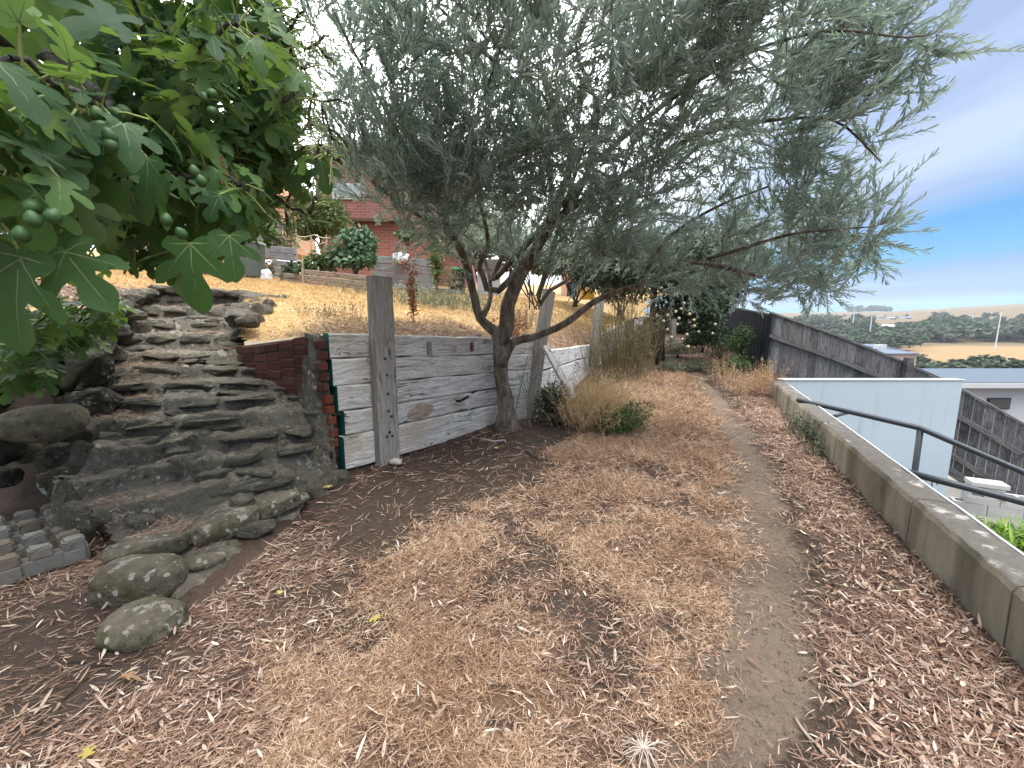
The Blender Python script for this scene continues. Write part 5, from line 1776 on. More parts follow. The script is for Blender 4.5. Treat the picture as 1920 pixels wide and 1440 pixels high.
# ------------------------------------------------------------------ smaller plants
def crown_cloud(c, r, n, clumps=14, seed=0, flat_bottom=.0):
    """Leaf positions in overlapping clumps inside an ellipsoid, with outward directions."""
    g = np.random.default_rng(seed)
    cc = rand_dirs(clumps, g) * (g.uniform(.25, .75, (clumps, 1)))
    cr_ = g.uniform(.28, .5, clumps)
    k = g.integers(0, clumps, n)
    d = rand_dirs(n, g)
    p = cc[k] + d * (cr_[k] * g.uniform(.35, 1.05, n) ** .6)[:, None]
    p[:, 2] = np.where(p[:, 2] < -flat_bottom * .6 - .4, p[:, 2] * .7, p[:, 2])
    return p * np.array(r) + np.array(c), d, g
def foliage_mesh(name, P, D, g, L, W, mat, parent, up=.5, mean=.45):
    n = len(P)
    dr = D * .8 + g.normal(0, .55, (n, 3)) + np.array([0, 0, -.1])
    nn = D * .6 + g.normal(0, .4, (n, 3)) + np.array([0, 0, up])
    V, F, k = leafs4(P, dr, nn, g.uniform(L * .65, L * 1.25, n), g.uniform(W * .7, W * 1.2, n), g.uniform(0, .3, n), .12)
    o = link(name, npmesh(name, V, F, False, {'tint': np.repeat(np.clip(g.normal(mean, .22, n), 0, 1), k)}), parent, mat)
    o['kind'] = 'stuff'
    return o
def bush(name, label, cat, c, r, n, L, W, mat, seed, group=None, clumps=14, stem=DBARK, base=None, nst=7, up=.5, mean=.45):
    c = Vector(c)
    base = Vector(base) if base is not None else c - Vector((0, 0, r[2] * .95))
    b = thing(name, label, cat, tuple(base), group)
    P, D, g = crown_cloud(c, r, n, clumps, seed)
    foliage_mesh('foliage', P, D, g, L, W, mat, b, up, mean)
    m = MB()
    for i in range(nst):
        e = Vector(P[i * 7 % len(P)])
        m.tube([base + Vector((rnd.uniform(-.1, .1) * r[0], rnd.uniform(-.1, .1) * r[0], 0)), base.lerp(e, .5) + Vector((0, 0, .1 * r[2])), e], [.02 * r[2] + .004, .012 * r[2] + .003, .003], 5, cap=False)
    m.obj('stems', stem, b, True)
    return b
def weed(name, label, cat, base, h, n, spread, mat, seed, group=None, lean=.25, leaf=None, L=.03, W=.01, per=9, stw=.006, br=.0, mean=.5):
    """A clump of thin upright stems with side twigs and small leaves."""
    base = Vector(base)
    b = thing(name, label, cat, tuple(base), group)
    g = np.random.default_rng(seed)
    P = np.array(base) + g.normal(0, 1, (n, 3)) * np.array([spread * .35, spread * .35, 0])
    D = g.normal(0, lean, (n, 3)) + np.array([0, 0, 1.0])
    D[:, :2] += (P[:, :2] - np.array(base)[:2]) / max(spread, .01) * lean * 1.6
    Ls = h * g.uniform(.5, 1.08, n)
    V, F, k = blades(P, D, g.normal(0, 1, (n, 3)) + np.array([.3, .3, .01]), Ls, np.full(n, stw), g.uniform(-.1, .28, n), 4)
    T = np.repeat(np.clip(g.normal(mean, .22, n), 0, 1), k)
    Vs, Fs, Ts = [V], [F], [T]
    if br:
        m_ = int(n * br)
        i = g.integers(0, n, m_)
        q = g.uniform(.25, 1, m_)
        Dn = D / np.linalg.norm(D, axis=1, keepdims=True)
        P2 = P[i] + Dn[i] * (Ls[i] * q)[:, None]
        V2, F2, k2 = blades(P2, Dn[i] * .7 + g.normal(0, .65, (m_, 3)), rand_dirs(m_, g), h * g.uniform(.06, .2, m_), np.full(m_, stw * .6), g.uniform(-.2, .3, m_), 2)
        Vs.append(V2); Fs.append(F2); Ts.append(np.repeat(np.clip(g.normal(mean, .22, m_), 0, 1), k2))
    off = 0
    FF = {3: [], 4: []}
    for V_, F_ in zip(Vs, Fs):
        for f in F_:
            if len(f):
                FF[f.shape[1]].append(f + off)
        off += len(V_)
    o = link('stems', npmesh('stems', np.concatenate(Vs), [np.concatenate(q) for q in FF.values() if q], False, {'tint': np.concatenate(Ts)}), b, mat)
    o['kind'] = 'stuff'
    if leaf:
        m_ = n * per
        i = g.integers(0, n, m_)
        q = g.uniform(.1, 1, m_)
        Dn = D / np.linalg.norm(D, axis=1, keepdims=True)
        P2 = P[i] + Dn[i] * (Ls[i] * q)[:, None] + g.normal(0, .02 * h, (m_, 3))
        foliage_mesh('foliage', P2, rand_dirs(m_, g) * .8 + np.array([0, 0, .3]), g, L, W, leaf, b, .3, mean)
    return b

gz = lambda x, y: float(low_z(np.array(x), np.array(y)))
lz_ = lambda x, y: float(lawn_z(np.array(x), np.array(y)))
# dry bush and the green bush in front of the second bay
p = at(1120, 790, 4.9)
weed('dry_bush', 'straw-coloured dry bush spilling over green shoots beside the timber prop', 'dry bush', (1.02, 5.05, gz(1.0, 5.05)), .70, 620, .55, DEADSTEM, 5, lean=.30, br=9, stw=.0058, leaf=STRAW, L=.022, W=.008, per=5, mean=.62)
bush('green_shrub', 'low bright green leafy shoots at the foot of the dry bush', 'shrub', (1.30, 4.82, .18), (.50, .36, .28), 3000, .045, .014, GREEN, 8, stem=DEADSTEM, mean=.65)
bush('dark_shrub', 'dark green bushy weeds filling the corner behind the olive trunk', 'shrub', (.52, 5.1, .28), (.42, .32, .36), 3600, .05, .013, DKGREEN, 9, up=.3)
weed('thin_shoots', 'thin grey olive suckers rising behind the gnarled trunk', 'shoots', (.28, 5.0, .05), 1.0, 9, .4, SAGE, 12, lean=.22, leaf=OLEAF, L=.05, W=.011, per=26, stw=.012)
fx = at(1160, 720, 8.6)
bush('hedge_tree', 'dark hedge closing the far end of the path behind the fruit tree', 'hedge', at(1290, 600, 17.5), (2.3, .8, 1.1), 3600, .15, .07, DKGREEN, 88, base=at(1290, 640, 17.5))
bush('path_shrub', 'dark twiggy shrub between the fennel and the fruit tree trunk', 'shrub', at(1205, 640, 11.2), (.55, .5, .55), 1600, .09, .04, DKGREEN, 89)
weed('fennel', 'tall feathery brown-green fennel clump beside the leaning wall posts', 'fennel', (fx.x, fx.y, gz(fx.x, fx.y)), 1.75, 260, .95, FENNEL, 15, lean=.12, br=9, stw=.011, mean=.45)
p = at(965, 625, 5.9)
weed('dead_shrub', 'pinkish dead shrub with papery leaves behind the top of the timber wall', 'dead shrub', (p.x - .02, 5.95, lz_(p.x, 5.95)), .62, 50, .35, DEADSTEM, 17, lean=.2, br=3, leaf=PINKDEAD, L=.05, W=.022, per=22, stw=.006)
p = at(782, 625, 4.9)
weed('dock_stalk', 'tall rust-red dead dock stalk standing on the lawn behind the timber wall', 'dead weed', (-1.18, 5.0, lz_(-1.18, 5.0)), 1.12, 7, .10, REDSTEM, 19, lean=.05, br=3, leaf=REDSTEM, L=.05, W=.018, per=48, stw=.012)
p = at(838, 560, 8.0)
for k, (u, Y, h) in enumerate(((690, 9.6, .35), (760, 7.6, .42), (830, 7.2, .45), (890, 7.4, .42), (800, 8.2, .40), (860, 8.4, .42), (980, 7.6, .5))):
    x = (u - 960) / FPX * Y
    weed('grey_weed', 'soft grey-green weeds along the lower lawn %s' % ('left of the red dead stalk', 'just right of the red dead stalk', 'between the red stalk and the olive trunk', 'touching the left olive limb', 'in a thin second row behind the red stalk', 'in a thin second row near the olive limb', 'right of the olive trunk')[k], 'weeds',
         (x, Y, lz_(x, Y)), h, 90, .8, SAGE, 40 + k, 'grey-green weeds on the lawn', lean=.22, leaf=SAGE, L=.06, W=.014, per=8, stw=.006)
for k, (x, Y) in enumerate(((-2.0, 4.7), (-1.7, 4.5), (-2.25, 5.0), (-2.6, 5.3))):
    weed('lawn_weed', ('small green weed behind the brick wall', 'thin seed stalk above the brick corner', 'pale weed tuft near the knobbly step rock', 'low weed on the lawn edge above the steps')[k], 'weed', (x, Y, lz_(x, Y)), (.16, .32, .14, .16)[k], 24, .2, STRAW, 50 + k, 'weeds on the lawn edge', leaf=SAGE, L=.03, W=.01, per=6, stw=.004)
# fruit tree at the end of the path
ap = thing('apple_tree', 'dark leafed fruit tree with pale round fruit at the far bend of the path', 'fruit tree', (3.5, 9.9, .3))
b0 = Vector((at(1236, 690, 9.9).x, 9.9, gz(3.5, 9.9) - .05))
m = MB()
m.tube([b0, at(1232, 650, 9.9), at(1222, 610, 9.9), at(1225, 560, 9.9), at(1235, 500, 9.9)], [.11, .085, .08, .06, .03], 10, wob=.3, seed=3)
m.tube([b0 + Vector((.06, 0, 0)), at(1240, 640, 9.85), at(1246, 600, 9.8), at(1270, 540, 9.7), at(1300, 500, 9.6)], [.07, .075, .07, .045, .02], 10, wob=.3, seed=5)
m.obj('trunk', DBARK, ap, True)
P, D, g = [], [], None
for k, (u, v, Y, ru, rv, rY, n) in enumerate(((1290, 555, 9.6, 80, 80, .9, 5600), (1220, 500, 9.9, 120, 70, 1.2, 4500), (1330, 600, 9.4, 40, 75, .6, 1800), (1300, 470, 10, 130, 60, 1.2, 3600), (1130, 500, 10.2, 70, 60, 1.0, 2200))):
    p_, d_, g = crown_cloud(at(u, v, Y), (ru / FPX * Y, rY, rv / FPX * Y), n, 16, 70 + k)
    P.append(p_); D.append(d_)
foliage_mesh('foliage', np.concatenate(P), np.concatenate(D), g, .10, .05, DKGREEN, ap, .4, .5)
af = bpy.data.meshes.new('fruit')
bm = bmesh.new()
bmesh.ops.create_uvsphere(bm, u_segments=10, v_segments=7, radius=1)
bm.to_mesh(af)
bm.free()
af.polygons.foreach_set('use_smooth', np.ones(len(af.polygons), bool))
af.materials.append(flat('pale_fruit', (.46, .42, .25), .5, .3, .2, 3))
rr_ = random.Random(2)
for u, v in ((1282, 569), (1277, 579), (1252, 591), (1293, 589), (1273, 597), (1251, 618), (1288, 627), (1302, 611), (1290, 650), (1259, 632), (1336, 625), (1341, 608), (1279, 636), (1301, 600), (1270, 608), (1244, 602), (1174, 508), (1193, 478), (1178, 505), (1195, 520), (1267, 584), (1310, 622)):
    o = link('fruit', af, ap)
    s_ = rr_.uniform(.026, .036)
    o.matrix_basis = Matrix.Translation(at(u, v, 8.75 + rr_.uniform(-.1, .15))) @ Matrix.Diagonal((s_, s_, s_, 1))
bush('dark_tree', 'dense dark tree crown behind the olive branches beside the tan house', 'tree', at(1090, 490, 12.5), (1.4, 1.0, 1.2), 4200, .14, .06, DKGREEN, 83, base=at(1080, 575, 12.5))
bush('hedge_tree', 'dark evergreen filling the gap behind the fruit tree by the metal fence', 'tree', at(1330, 520, 16), (1.6, 1.0, 2.0), 5200, .16, .07, DKGREEN, 84, base=at(1325, 640, 16))
bush('back_olive', 'second olive tree, paler, rising behind the fruit tree above the dark fence', 'olive tree', at(1370, 450, 11.5), (1.9, 1.2, 1.25), 8200, .085, .02, OLEAF, 85, base=at(1310, 640, 11.5), clumps=30, up=.4)
bush('back_olive', 'smaller olive crown low behind the main olive trunk', 'olive tree', at(1010, 450, 9.5), (1.7, .9, .75), 5200, .08, .018, OLEAF, 86, base=at(1000, 580, 9.5), clumps=24, up=.4)
bush('dark_tree', 'dense dark tree behind the tall fennel clump at the wall', 'tree', at(1165, 515, 13.2), (1.5, 1.0, 1.35), 5200, .14, .06, DKGREEN, 81, base=at(1165, 600, 13.2))
bush('path_shrub', 'bushy dark shrub under the low fruit at the end of the path', 'shrub', at(1318, 632, 10.6), (.62, .5, .42), 2200, .075, .03, DKGREEN, 79)
bush('path_shrub', 'mid-green leafy shrub against the navy fence beyond the dry weeds', 'shrub', at(1392, 645, 9.6), (.42, .35, .42), 1700, .065, .024, GREEN, 78, mean=.3)
bush('path_shrub', 'low grey-green shrub on the litter beyond the fruit tree trunk', 'shrub', at(1275, 655, 11.0), (.6, .5, .24), 1500, .06, .02, SAGE, 77)
# weeds along the far path and the fence
for k, (u, v, Y, rx, rz_, mat, sd) in enumerate(((1345, 660, 10.8, .55, .30, DKGREEN, 1), (1388, 678, 9.3, .35, .26, GREEN, 2), (1300, 640, 12.5, .5, .35, DKGREEN, 3), (1255, 690, 9.2, .35, .16, SAGE, 4), (1300, 690, 9.4, .6, .14, SAGE, 5), (1360, 690, 9.0, .5, .2, GREEN, 6))):
    p = at(u, v, Y)
    bush('ground_shrub', ('dark leafy weeds at the foot of the navy fence', 'green upright weeds where the two fences meet', 'shrubby weeds under the fruit tree at the path end', 'grey-green creeping weeds by the fruit tree trunk', 'wide grey-green mat of weeds across the far path', 'green weeds along the far track edge by the fence')[k], 'weeds',
         (p.x, Y, gz(p.x, Y) + rz_ * .8), (rx, .4, rz_), 900, .06, .02, mat, 90 + sd, 'weeds at the end of the path')
for k, (u, v, Y, h, n) in enumerate(((1428, 745, 7.3, .62, 34), (1415, 742, 7.2, .55, 30), (1380, 745, 7.2, .5, 40), (1355, 720, 8.2, .5, 40), (1440, 700, 8.0, .5, 26))):
    p = at(u, v, Y)
    weed('dry_weed', ('tall orange-brown dry weed against the end of the concrete wall', 'dry weed just left of the tallest orange weed', 'sparse dry stalks beside the dirt track near the wall end', 'pale dry stalks in front of the green weeds', 'dry stalks at the foot of the paling fence')[k], 'weed', (p.x, p.y, gz(p.x, p.y)), h, n, .28, DEADSTEM, 110 + k, 'dry weeds at the wall end', lean=.15, br=7, stw=.006, leaf=PINKDEAD if k < 2 else STRAW, L=.03, W=.012, per=14)
for k, (y, off, h) in enumerate(((4.55, -.05, .38), (4.25, -.04, .28), (3.95, -.05, .22), (4.8, -.1, .3))):
    weed('wall_weed', ('tallest dark green weed growing against the concrete wall', 'short green weed in front of the tallest wall weed', 'small weed nearest the camera at the concrete wall', 'grey weed on the litter beside the wall weeds')[k], 'weed', (conc_x(y) + off, y, gz(conc_x(y) - .1, y)), h, 14, .2, SAGE, 120 + k, 'weeds against the concrete wall', lean=.2, leaf=DKGREEN if k < 2 else SAGE, L=.035, W=.011, per=22, stw=.005)
for k, (u, v, Y, h) in enumerate(((1378, 775, 6.3, .28), (1300, 745, 7.4, .2))):
    p = at(u, v, Y)
    weed('track_weed', ('lone grey weed on the slope left of the wall', 'tuft of dry grass on the track edge')[k], 'weed', (p.x, p.y, gz(p.x, p.y)), h, 14, .15, SAGE, 130 + k, leaf=SAGE, L=.03, W=.01, per=12)
# strappy green plants in the yard below
for k, (u, v, Y, s_) in enumerate(((1850, 1000, 4.9, .30), (1905, 985, 4.9, .32), (1885, 1030, 4.5, .3), (1945, 1010, 4.6, .34), (1835, 975, 5.3, .2))):
    p = at(u, v, Y)
    g = np.random.default_rng(140 + k)
    b = thing('garden_plant', ('glossy green plant beside the concrete blocks', 'tallest bright green plant in the yard bed', 'yellow-green plant close to the white flashing', 'leafy green plant at the picture edge', 'small dark green plant at the foot of the blocks')[k], 'plant', (p.x, p.y, p.z - .35), 'green plants in the yard below')
    n = 230
    D = rand_dirs(n, g)
    D[:, 2] = np.abs(D[:, 2]) * .9 + .25
    P = np.array(p) + np.array([0, 0, -.25]) + g.normal(0, 1, (n, 3)) * np.array([s_ * .4, s_ * .4, .10])
    V, F, kk_ = leafs(P, D, D * .2 + np.array([0, 0, 1]) + g.normal(0, .3, (n, 3)), g.uniform(.14, .30, n) * s_ / .3, g.uniform(.022, .04, n), g.uniform(.1, .6, n), .15)
    o = link('foliage', npmesh('foliage', V, F, False, {'tint': np.repeat(np.clip(g.normal(.55 if k != 4 else .1, .25, n), 0, 1), kk_)}), b, BRIGHT if k != 4 else GREEN)
    o['kind'] = 'stuff'

# ------------------------------------------------------------------ back garden across the lawn
def on_lawn(u, Y):
    x = (u - 960) / (FPX / ray(u, 540).y) * Y if False else at(u, 540, Y).x
    return Vector((x, Y, lz_(x, Y)))
def board_wall(name, label, cat, u0, u1, Y0, Y1, z_of, nb, bh, mat, th=.09, group=None):
    a, b = on_lawn(u0, Y0), on_lawn(u1, Y1)
    r = thing(name, label, cat, tuple(a), group)
    for k in range(nb):
        za, zb = a.z + z_of + bh * k, b.z + z_of + bh * k
        plank('board', (a.x, a.y), (b.x, b.y), (za + .008, za + bh - .008), (zb + .008, zb + bh - .008), th, mat, r, rnd.uniform(-.01, .01), seed=200 + k + int(u0), rough=.008)
    return r
board_wall('raised_bed', 'long brown three-board raised bed edging at the back of the lawn', 'garden bed', 569, 690, 12.0, 11.2, -.05, 3, .155, OLDW)
board_wall('bed_end', 'short low board edging left of the long raised bed', 'garden bed', 528, 571, 12.4, 12.1, -.05, 2, .15, OLDW)
board_wall('sleeper_terrace', 'dark stacked sleeper terrace behind the green bin', 'retaining wall', 515, 560, 14.5, 14.0, -.05, 5, .22, GREYW)
board_wall('sleeper_terrace', 'long grey sleeper terrace below the red brick house', 'retaining wall', 700, 812, 14.2, 13.4, .05, 4, .24, GREYW)
board_wall('lawn_edging', 'low grey kerb board along the lower right lawn edge', 'lawn edging', 740, 862, 12.8, 12.6, -.05, 1, .22, GREYW)
def green_bin(name, label, u, Y, w_, h_, body, lid, wheel=True):
    p = on_lawn(u, Y)
    b = thing(name, label, 'bin', tuple(p))
    m = MB()
    m.hexa([(p.x - w_ * .42, Y - w_ * .42, p.z + .04), (p.x + w_ * .42, Y - w_ * .42, p.z + .04), (p.x + w_ * .42, Y + w_ * .42, p.z + .04), (p.x - w_ * .42, Y + w_ * .42, p.z + .04),
            (p.x - w_ / 2, Y - w_ / 2, p.z + h_), (p.x + w_ / 2, Y - w_ / 2, p.z + h_), (p.x + w_ / 2, Y + w_ / 2, p.z + h_), (p.x - w_ / 2, Y + w_ / 2, p.z + h_)])
    m.obj('body', body, b, bevel=.02)
    m = MB()
    m.box((p.x, Y, p.z + h_ + .03), (w_ * 1.08, w_ * 1.1, .06))
    m.obj('lid', lid, b, bevel=.015)
    for s_ in (-1, 1):
        m = MB()
        m.tube([(p.x - w_ * .5 , Y + s_ * w_ * .30 - .03, p.z + .13), (p.x - w_ * .5, Y + s_ * w_ * .30 + .03, p.z + .13)], .13, 14)
        wo = m.obj('wheel', DARKIRON, b)
        m = MB()
        m.tube([(p.x - w_ * .5, Y + s_ * w_ * .30 - .036, p.z + .13), (p.x - w_ * .5, Y + s_ * w_ * .30 + .036, p.z + .13)], .05, 10)
        m.obj('hub', flat('wheel_hub', (.12, .12, .12)), wo)
    return b
BINB = flat('green_grey_plastic', (.085, .105, .085), .55)
green_bin('wheelie_bin', 'green-grey wheelie bin standing at the left back edge of the lawn', 478, 12.6, .52, .98, BINB, flat('grey_lid', (.3, .34, .36), .5))
green_bin('wheelie_bin', 'black wheelie bin with a green lid behind the left olive limb', 861, 13.0, .36, .74, flat('black_plastic', (.012, .013, .013), .5), flat('green_lid', (.03, .26, .09), .5))
WBAG = flat('white_plastic_sack', (.66, .67, .70), .55, .3, .12, 6)
def sack(label, u, v, Y, size, seed, mat=WBAG, grp=None):
    p = at(u, v, Y)
    me = rock_mesh('sack', seed, size, 2.2, .3, 3, 2.2)
    o = link('sack', me, None, mat)
    o.location = p
    o.rotation_euler = (0, 0, seed)
    return tag(o, label, 'sack', grp)
sack('white plastic sack slumped in front of the dark tarpaulin heap', 322, 497, 12.5, (.75, .5, .45), 3)
sack('white plastic sack standing higher behind the slumped one', 295, 472, 12.9, (.5, .4, .6), 4)
sack('cream rubbish sack to the right of the white slumped sack', 360, 494, 12.6, (.5, .4, .38), 5, flat('cream_sack', (.6, .54, .45), .7))
sack('small white sack beside the right of the green wheelie bin', 500, 518, 12.4, (.26, .3, .4), 6)
sack('white bulging bag lying on the long grey terrace', 752, 484, 13.6, (.52, .4, .32), 7)
TARP = flat('dark_tarpaulin', (.014, .016, .02), .5, .4)
for k, (u, v, Y, sz) in enumerate(((340, 468, 13.6, (1.6, .8, .55)), (420, 470, 13.8, (1.2, .7, .7)), (250, 478, 14, (1.0, .7, .4)))):
    o = link('tarpaulin', rock_mesh('tarpaulin', 30 + k, sz, 2.4, .25, 3, 1.6), None, TARP)
    o.location = at(u, v, Y)
    tag(o, ('long dark tarpaulin heap behind the white sacks', 'dark covered heap left of the green wheelie bin', 'low dark heap behind the coiled hose')[k], 'tarpaulin heap')
bx = thing('wooden_box', 'open orange-brown wooden box beside the sacks on the lawn edge', 'wooden box', tuple(on_lawn(400, 12.5)))
a = on_lawn(400, 12.5)
for nm, c, s_ in (('base', (0, 0, .05), (.62, .5, .08)), ('side', (-.31, 0, .36), (.03, .5, .62)), ('side', (.31, 0, .36), (.03, .5, .62)), ('back_panel', (0, .25, .36), (.62, .02, .62)), ('shelf', (0, 0, .38), (.58, .48, .025)), ('top', (0, 0, .68), (.66, .52, .03))):
    m = MB()
    m.box((a.x + c[0], a.y + c[1], a.z + c[2]), s_)
    m.obj(nm, flat('orange_plywood', (.42, .21, .10), .7, .2, .2, 3) if nm != 'base' else DBARK, bx)
pp = on_lawn(445, 12.5)
m = MB()
for k in range(3):
    m.box((pp.x, pp.y + .1 * k, pp.z + .06 + .1 * k), (.75, .5, .06), .1 * k)
tag(m.obj('plank_pile', GREYW), 'low pile of grey planks between the wooden box and the green bin', 'plank pile')
hs = MB()
c = on_lawn(222, 12.6)
for k in range(3):
    hs.tube([(c.x + math.cos(q) * (.55 + .07 * k), c.y + math.sin(q) * (.4 + .05 * k), c.z + .05 + .045 * k) for q in np.linspace(0, 6.28, 28)], .03, 6, cap=False)
tag(hs.obj('garden_hose', flat('green_hose', (.015, .045, .035), .4), None, True), 'dark green garden hose coiled on the lawn edge left of the sacks', 'hose')
sp = MB()
for k in range(14):
    a = on_lawn(225 + 4 * k, 12.4)
    sp.tube([a + Vector((-.3, rnd.uniform(-.1, .1), .04 + .012 * k)), a + Vector((.35, rnd.uniform(-.2, .2), .08 + .01 * k))], .016, 5)
tag(sp.obj('stick_pile', DEADSTEM if False else OLDW), 'pile of pale pruned sticks beside the coiled hose', 'stick pile')
# vegetables
def veg(name, label, cat, u, v, Y, ru, rv, rY, n, L, W, mat, seed, clumps=14, mean=.5):
    c = at(u, v, Y)
    return bush(name, label, cat, c, (ru / FPX * Y, rY, rv / FPX * Y), n, L, W, mat, seed, clumps=clumps, mean=mean, up=.6)
veg('bean_vine', 'dome of broad blue-green climbing bean leaves in the raised bed', 'bean vine', 664, 470, 12.3, 44, 52, .6, 1500, .17, .13, BEAN, 150, 18, .6)
veg('pepper_plants', 'row of bright green staked pepper plants in the raised bed', 'vegetable plants', 600, 497, 12.4, 50, 28, .5, 1500, .13, .06, GREEN, 151, 16, .65)
veg('leafy_plant', 'dark leafy plant low at the left end of the raised bed', 'vegetable plant', 548, 510, 12.6, 20, 20, .4, 420, .12, .06, DKGREEN, 152)
veg('lemon_tree', 'rounded green citrus tree in front of the brick house', 'citrus tree', 597, 410, 17.0, 68, 52, 1.2, 3800, .19, .09, GREEN, 153, 26, .75)
veg('straw_plant', 'pale yellow-green seeding plant on the dark sleeper terrace', 'plant', 530, 455, 15.0, 26, 22, .4, 620, .16, .05, SAGE, 154, 12, .8)
veg('broad_plant', 'bright green leafy plant on the terrace behind the bin', 'plant', 510, 446, 15.2, 18, 20, .4, 420, .16, .09, BRIGHT, 158, 9, .2)
veg('ivy_clump', 'yellowing creeper hanging over the terrace right of the green bin', 'creeper', 505, 500, 13.4, 11, 26, .3, 420, .09, .04, SAGE, 155, 9, .5)
veg('vine_bush', 'green vine leaves below the brick wall right of the house', 'vine', 765, 440, 14.6, 22, 20, .5, 420, .14, .1, GREEN, 156, 9, .6)
veg('tomato_vine', 'bright green climbing vine beside the white bag', 'vine', 818, 493, 12.2, 16, 50, .3, 620, .11, .05, GREEN, 157, 12, .7)
veg('dry_vine', 'grey tangled dead vine beside the bright green vine', 'vine', 845, 520, 12.6, 26, 30, .3, 500, .10, .02, SAGE, 159, 12, .6)
for k, (u, v0, v1, Y) in enumerate(((555, 430, 480, 12.6), (583, 440, 512, 12.2), (567, 478, 530, 11.9), (612, 440, 520, 12.3), (597, 500, 535, 11.9))):
    m = MB()
    a, b = at(u, v0, Y), at(u + 2, v1 + 15, Y)
    m.tube([b, a], .018, 6)
    tag(m.obj('garden_stake', flat('stake_wood', (.36, .31, .24), .9)), ('leftmost tall wooden stake of the vegetable bed', 'second tall stake from the left in the vegetable bed', 'short stake at the front left of the vegetable bed', 'tall stake close to the bean leaves', 'short stake at the front of the pepper row')[k], 'stake', 'stakes in the vegetable bed')
tl = MB()
for a, b in (((553, 443), (592, 440)), ((556, 446), (585, 458)), ((585, 458), (615, 452)), ((556, 450), (580, 475)), ((590, 440), (618, 446))):
    A, B = at(*a, 12.4), at(*b, 12.4)
    tl.tube([A, A.lerp(B, .5) - Vector((0, 0, .04)), B], .014, 5)
tag(tl.obj('bean_trellis', flat('pale_cane', (.5, .46, .3), .8)), 'pale bent canes tied between the garden stakes', 'trellis')
# brick house and its surroundings
hs_ = thing('brick_house', 'two-storey red brick house with brown eaves behind the citrus tree', 'house', tuple(at(690, 490, 20)))
a, b = at(588, 283, 21), at(870, 283, 21)
zb = at(690, 500, 21).z - 1
m = MB()
m.box(((a.x + b.x) / 2, 24, (a.z + zb) / 2), (b.x - a.x, 6, a.z - zb))
m.obj('wall', HOUSEB, hs_)
m = MB()
m.hexa([(a.x - .5, 20.4, a.z), (b.x + .5, 20.4, a.z), (b.x + .5, 27.6, a.z), (a.x - .5, 27.6, a.z), (a.x + 2.2, 23.5, a.z + 1.5), (b.x - 2.5, 23.5, a.z + 1.5), (b.x - 2.5, 24.5, a.z + 1.5), (a.x + 2.2, 24.5, a.z + 1.5)])
m.obj('roof', ROOFB, hs_)
m = MB()
m.box(((a.x + b.x) / 2, 20.5, a.z - .12), (b.x - a.x + 1.0, .12, .26))
m.obj('gutter', ROOFB, hs_)
c, d = at(622, 344, 20.98), at(684, 374, 20.98)
m = MB()
m.box(((c.x + d.x) / 2, 20.97, (c.z + d.z) / 2), (d.x - c.x, .10, c.z - d.z))
wn = m.obj('window', FLASH, hs_)
for k in range(3):
    wq = (d.x - c.x - .16) / 3
    m = MB()
    m.box((c.x + .08 + wq * (k + .5), 20.91, (c.z + d.z) / 2), (wq - .07, .03, c.z - d.z - .16))
    m.obj('pane', flat('bright_pane', (.35, .38, .42), .1, .6, .1, 2), wn)
c, d = at(655, 375, 19.2), at(830, 414, 18.6)
m = MB()
m.hexa([(c.x, 18.4, d.z - .05), (d.x, 18.4, d.z - .05), (d.x, 20.95, c.z - .9), (c.x, 20.95, c.z - .9), (c.x, 18.4, d.z + .05), (d.x, 18.4, d.z + .05), (d.x, 20.95, c.z - .8), (c.x, 20.95, c.z - .8)])
m.obj('lean_to_roof', ROOFB, hs_)
m = MB()
m.box(((c.x + d.x) / 2, 18.9, (d.z + zb) / 2), (d.x - c.x - .4, .3, d.z - zb - .12))
m.obj('lean_to_wall', HOUSEB, hs_)
ot = thing('tan_house', 'pale orange rendered house corner glimpsed through the olive branches', 'house', tuple(at(1085, 575, 21)))
c, d = at(1066, 470, 21), at(1102, 590, 21)
m = MB()
m.box(((c.x + d.x) / 2 , 22.5, (c.z + d.z) / 2), (d.x - c.x, 3, c.z - d.z))
m.obj('wall', flat('orange_render', (.60, .36, .23), .85, .2, .08, 2), ot)
m = MB()
m.box((c.x + .2 , 20.96, (c.z + d.z) / 2 - .5), (.5, .06, 1.1))
m.obj('window', GLASS, ot)
m = MB()
m.box(((c.x + d.x) / 2, 22.4, c.z + .08), (d.x - c.x + .5, 3.6, .16))
m.obj('roof', ROOFG, ot)
p = at(1101, 553, 14.5)
yb = thing('yellow_crate', 'yellow plastic crate on the lawn behind the olive branches', 'crate', tuple(p))
m = MB()
for dx, dy, sx_, sy_ in ((-.2, 0, .03, .3), (.2, 0, .03, .3), (0, -.15, .43, .03), (0, .15, .43, .03)):
    m.box((p.x + dx, p.y + dy, p.z), (sx_, sy_, .30))
m.box((p.x, p.y, p.z - .14), (.42, .3, .02))
m.obj('body', flat('yellow_plastic', (.55, .30, .03), .5), yb)
sd = thing('garden_shed', 'small dark-roofed white shed behind the forked olive limbs', 'shed', tuple(on_lawn(915, 14)))
a = on_lawn(916, 14.2)
m = MB()
m.box((a.x, 14.6, a.z + .45), (.75, .8, .9))
m.obj('wall', flat('grey_shed', (.3, .31, .33), .8, .2, .1, 2), sd)
m = MB()
m.hexa([(a.x - .45, 14.1, a.z + .86), (a.x + .45, 14.1, a.z + .86), (a.x + .45, 15.1, a.z + .86), (a.x - .45, 15.1, a.z + .86), (a.x - .45, 14.55, a.z + 1.25), (a.x + .45, 14.55, a.z + 1.25), (a.x + .45, 14.65, a.z + 1.25), (a.x - .45, 14.65, a.z + 1.25)])
m.obj('roof', DBARK, sd)
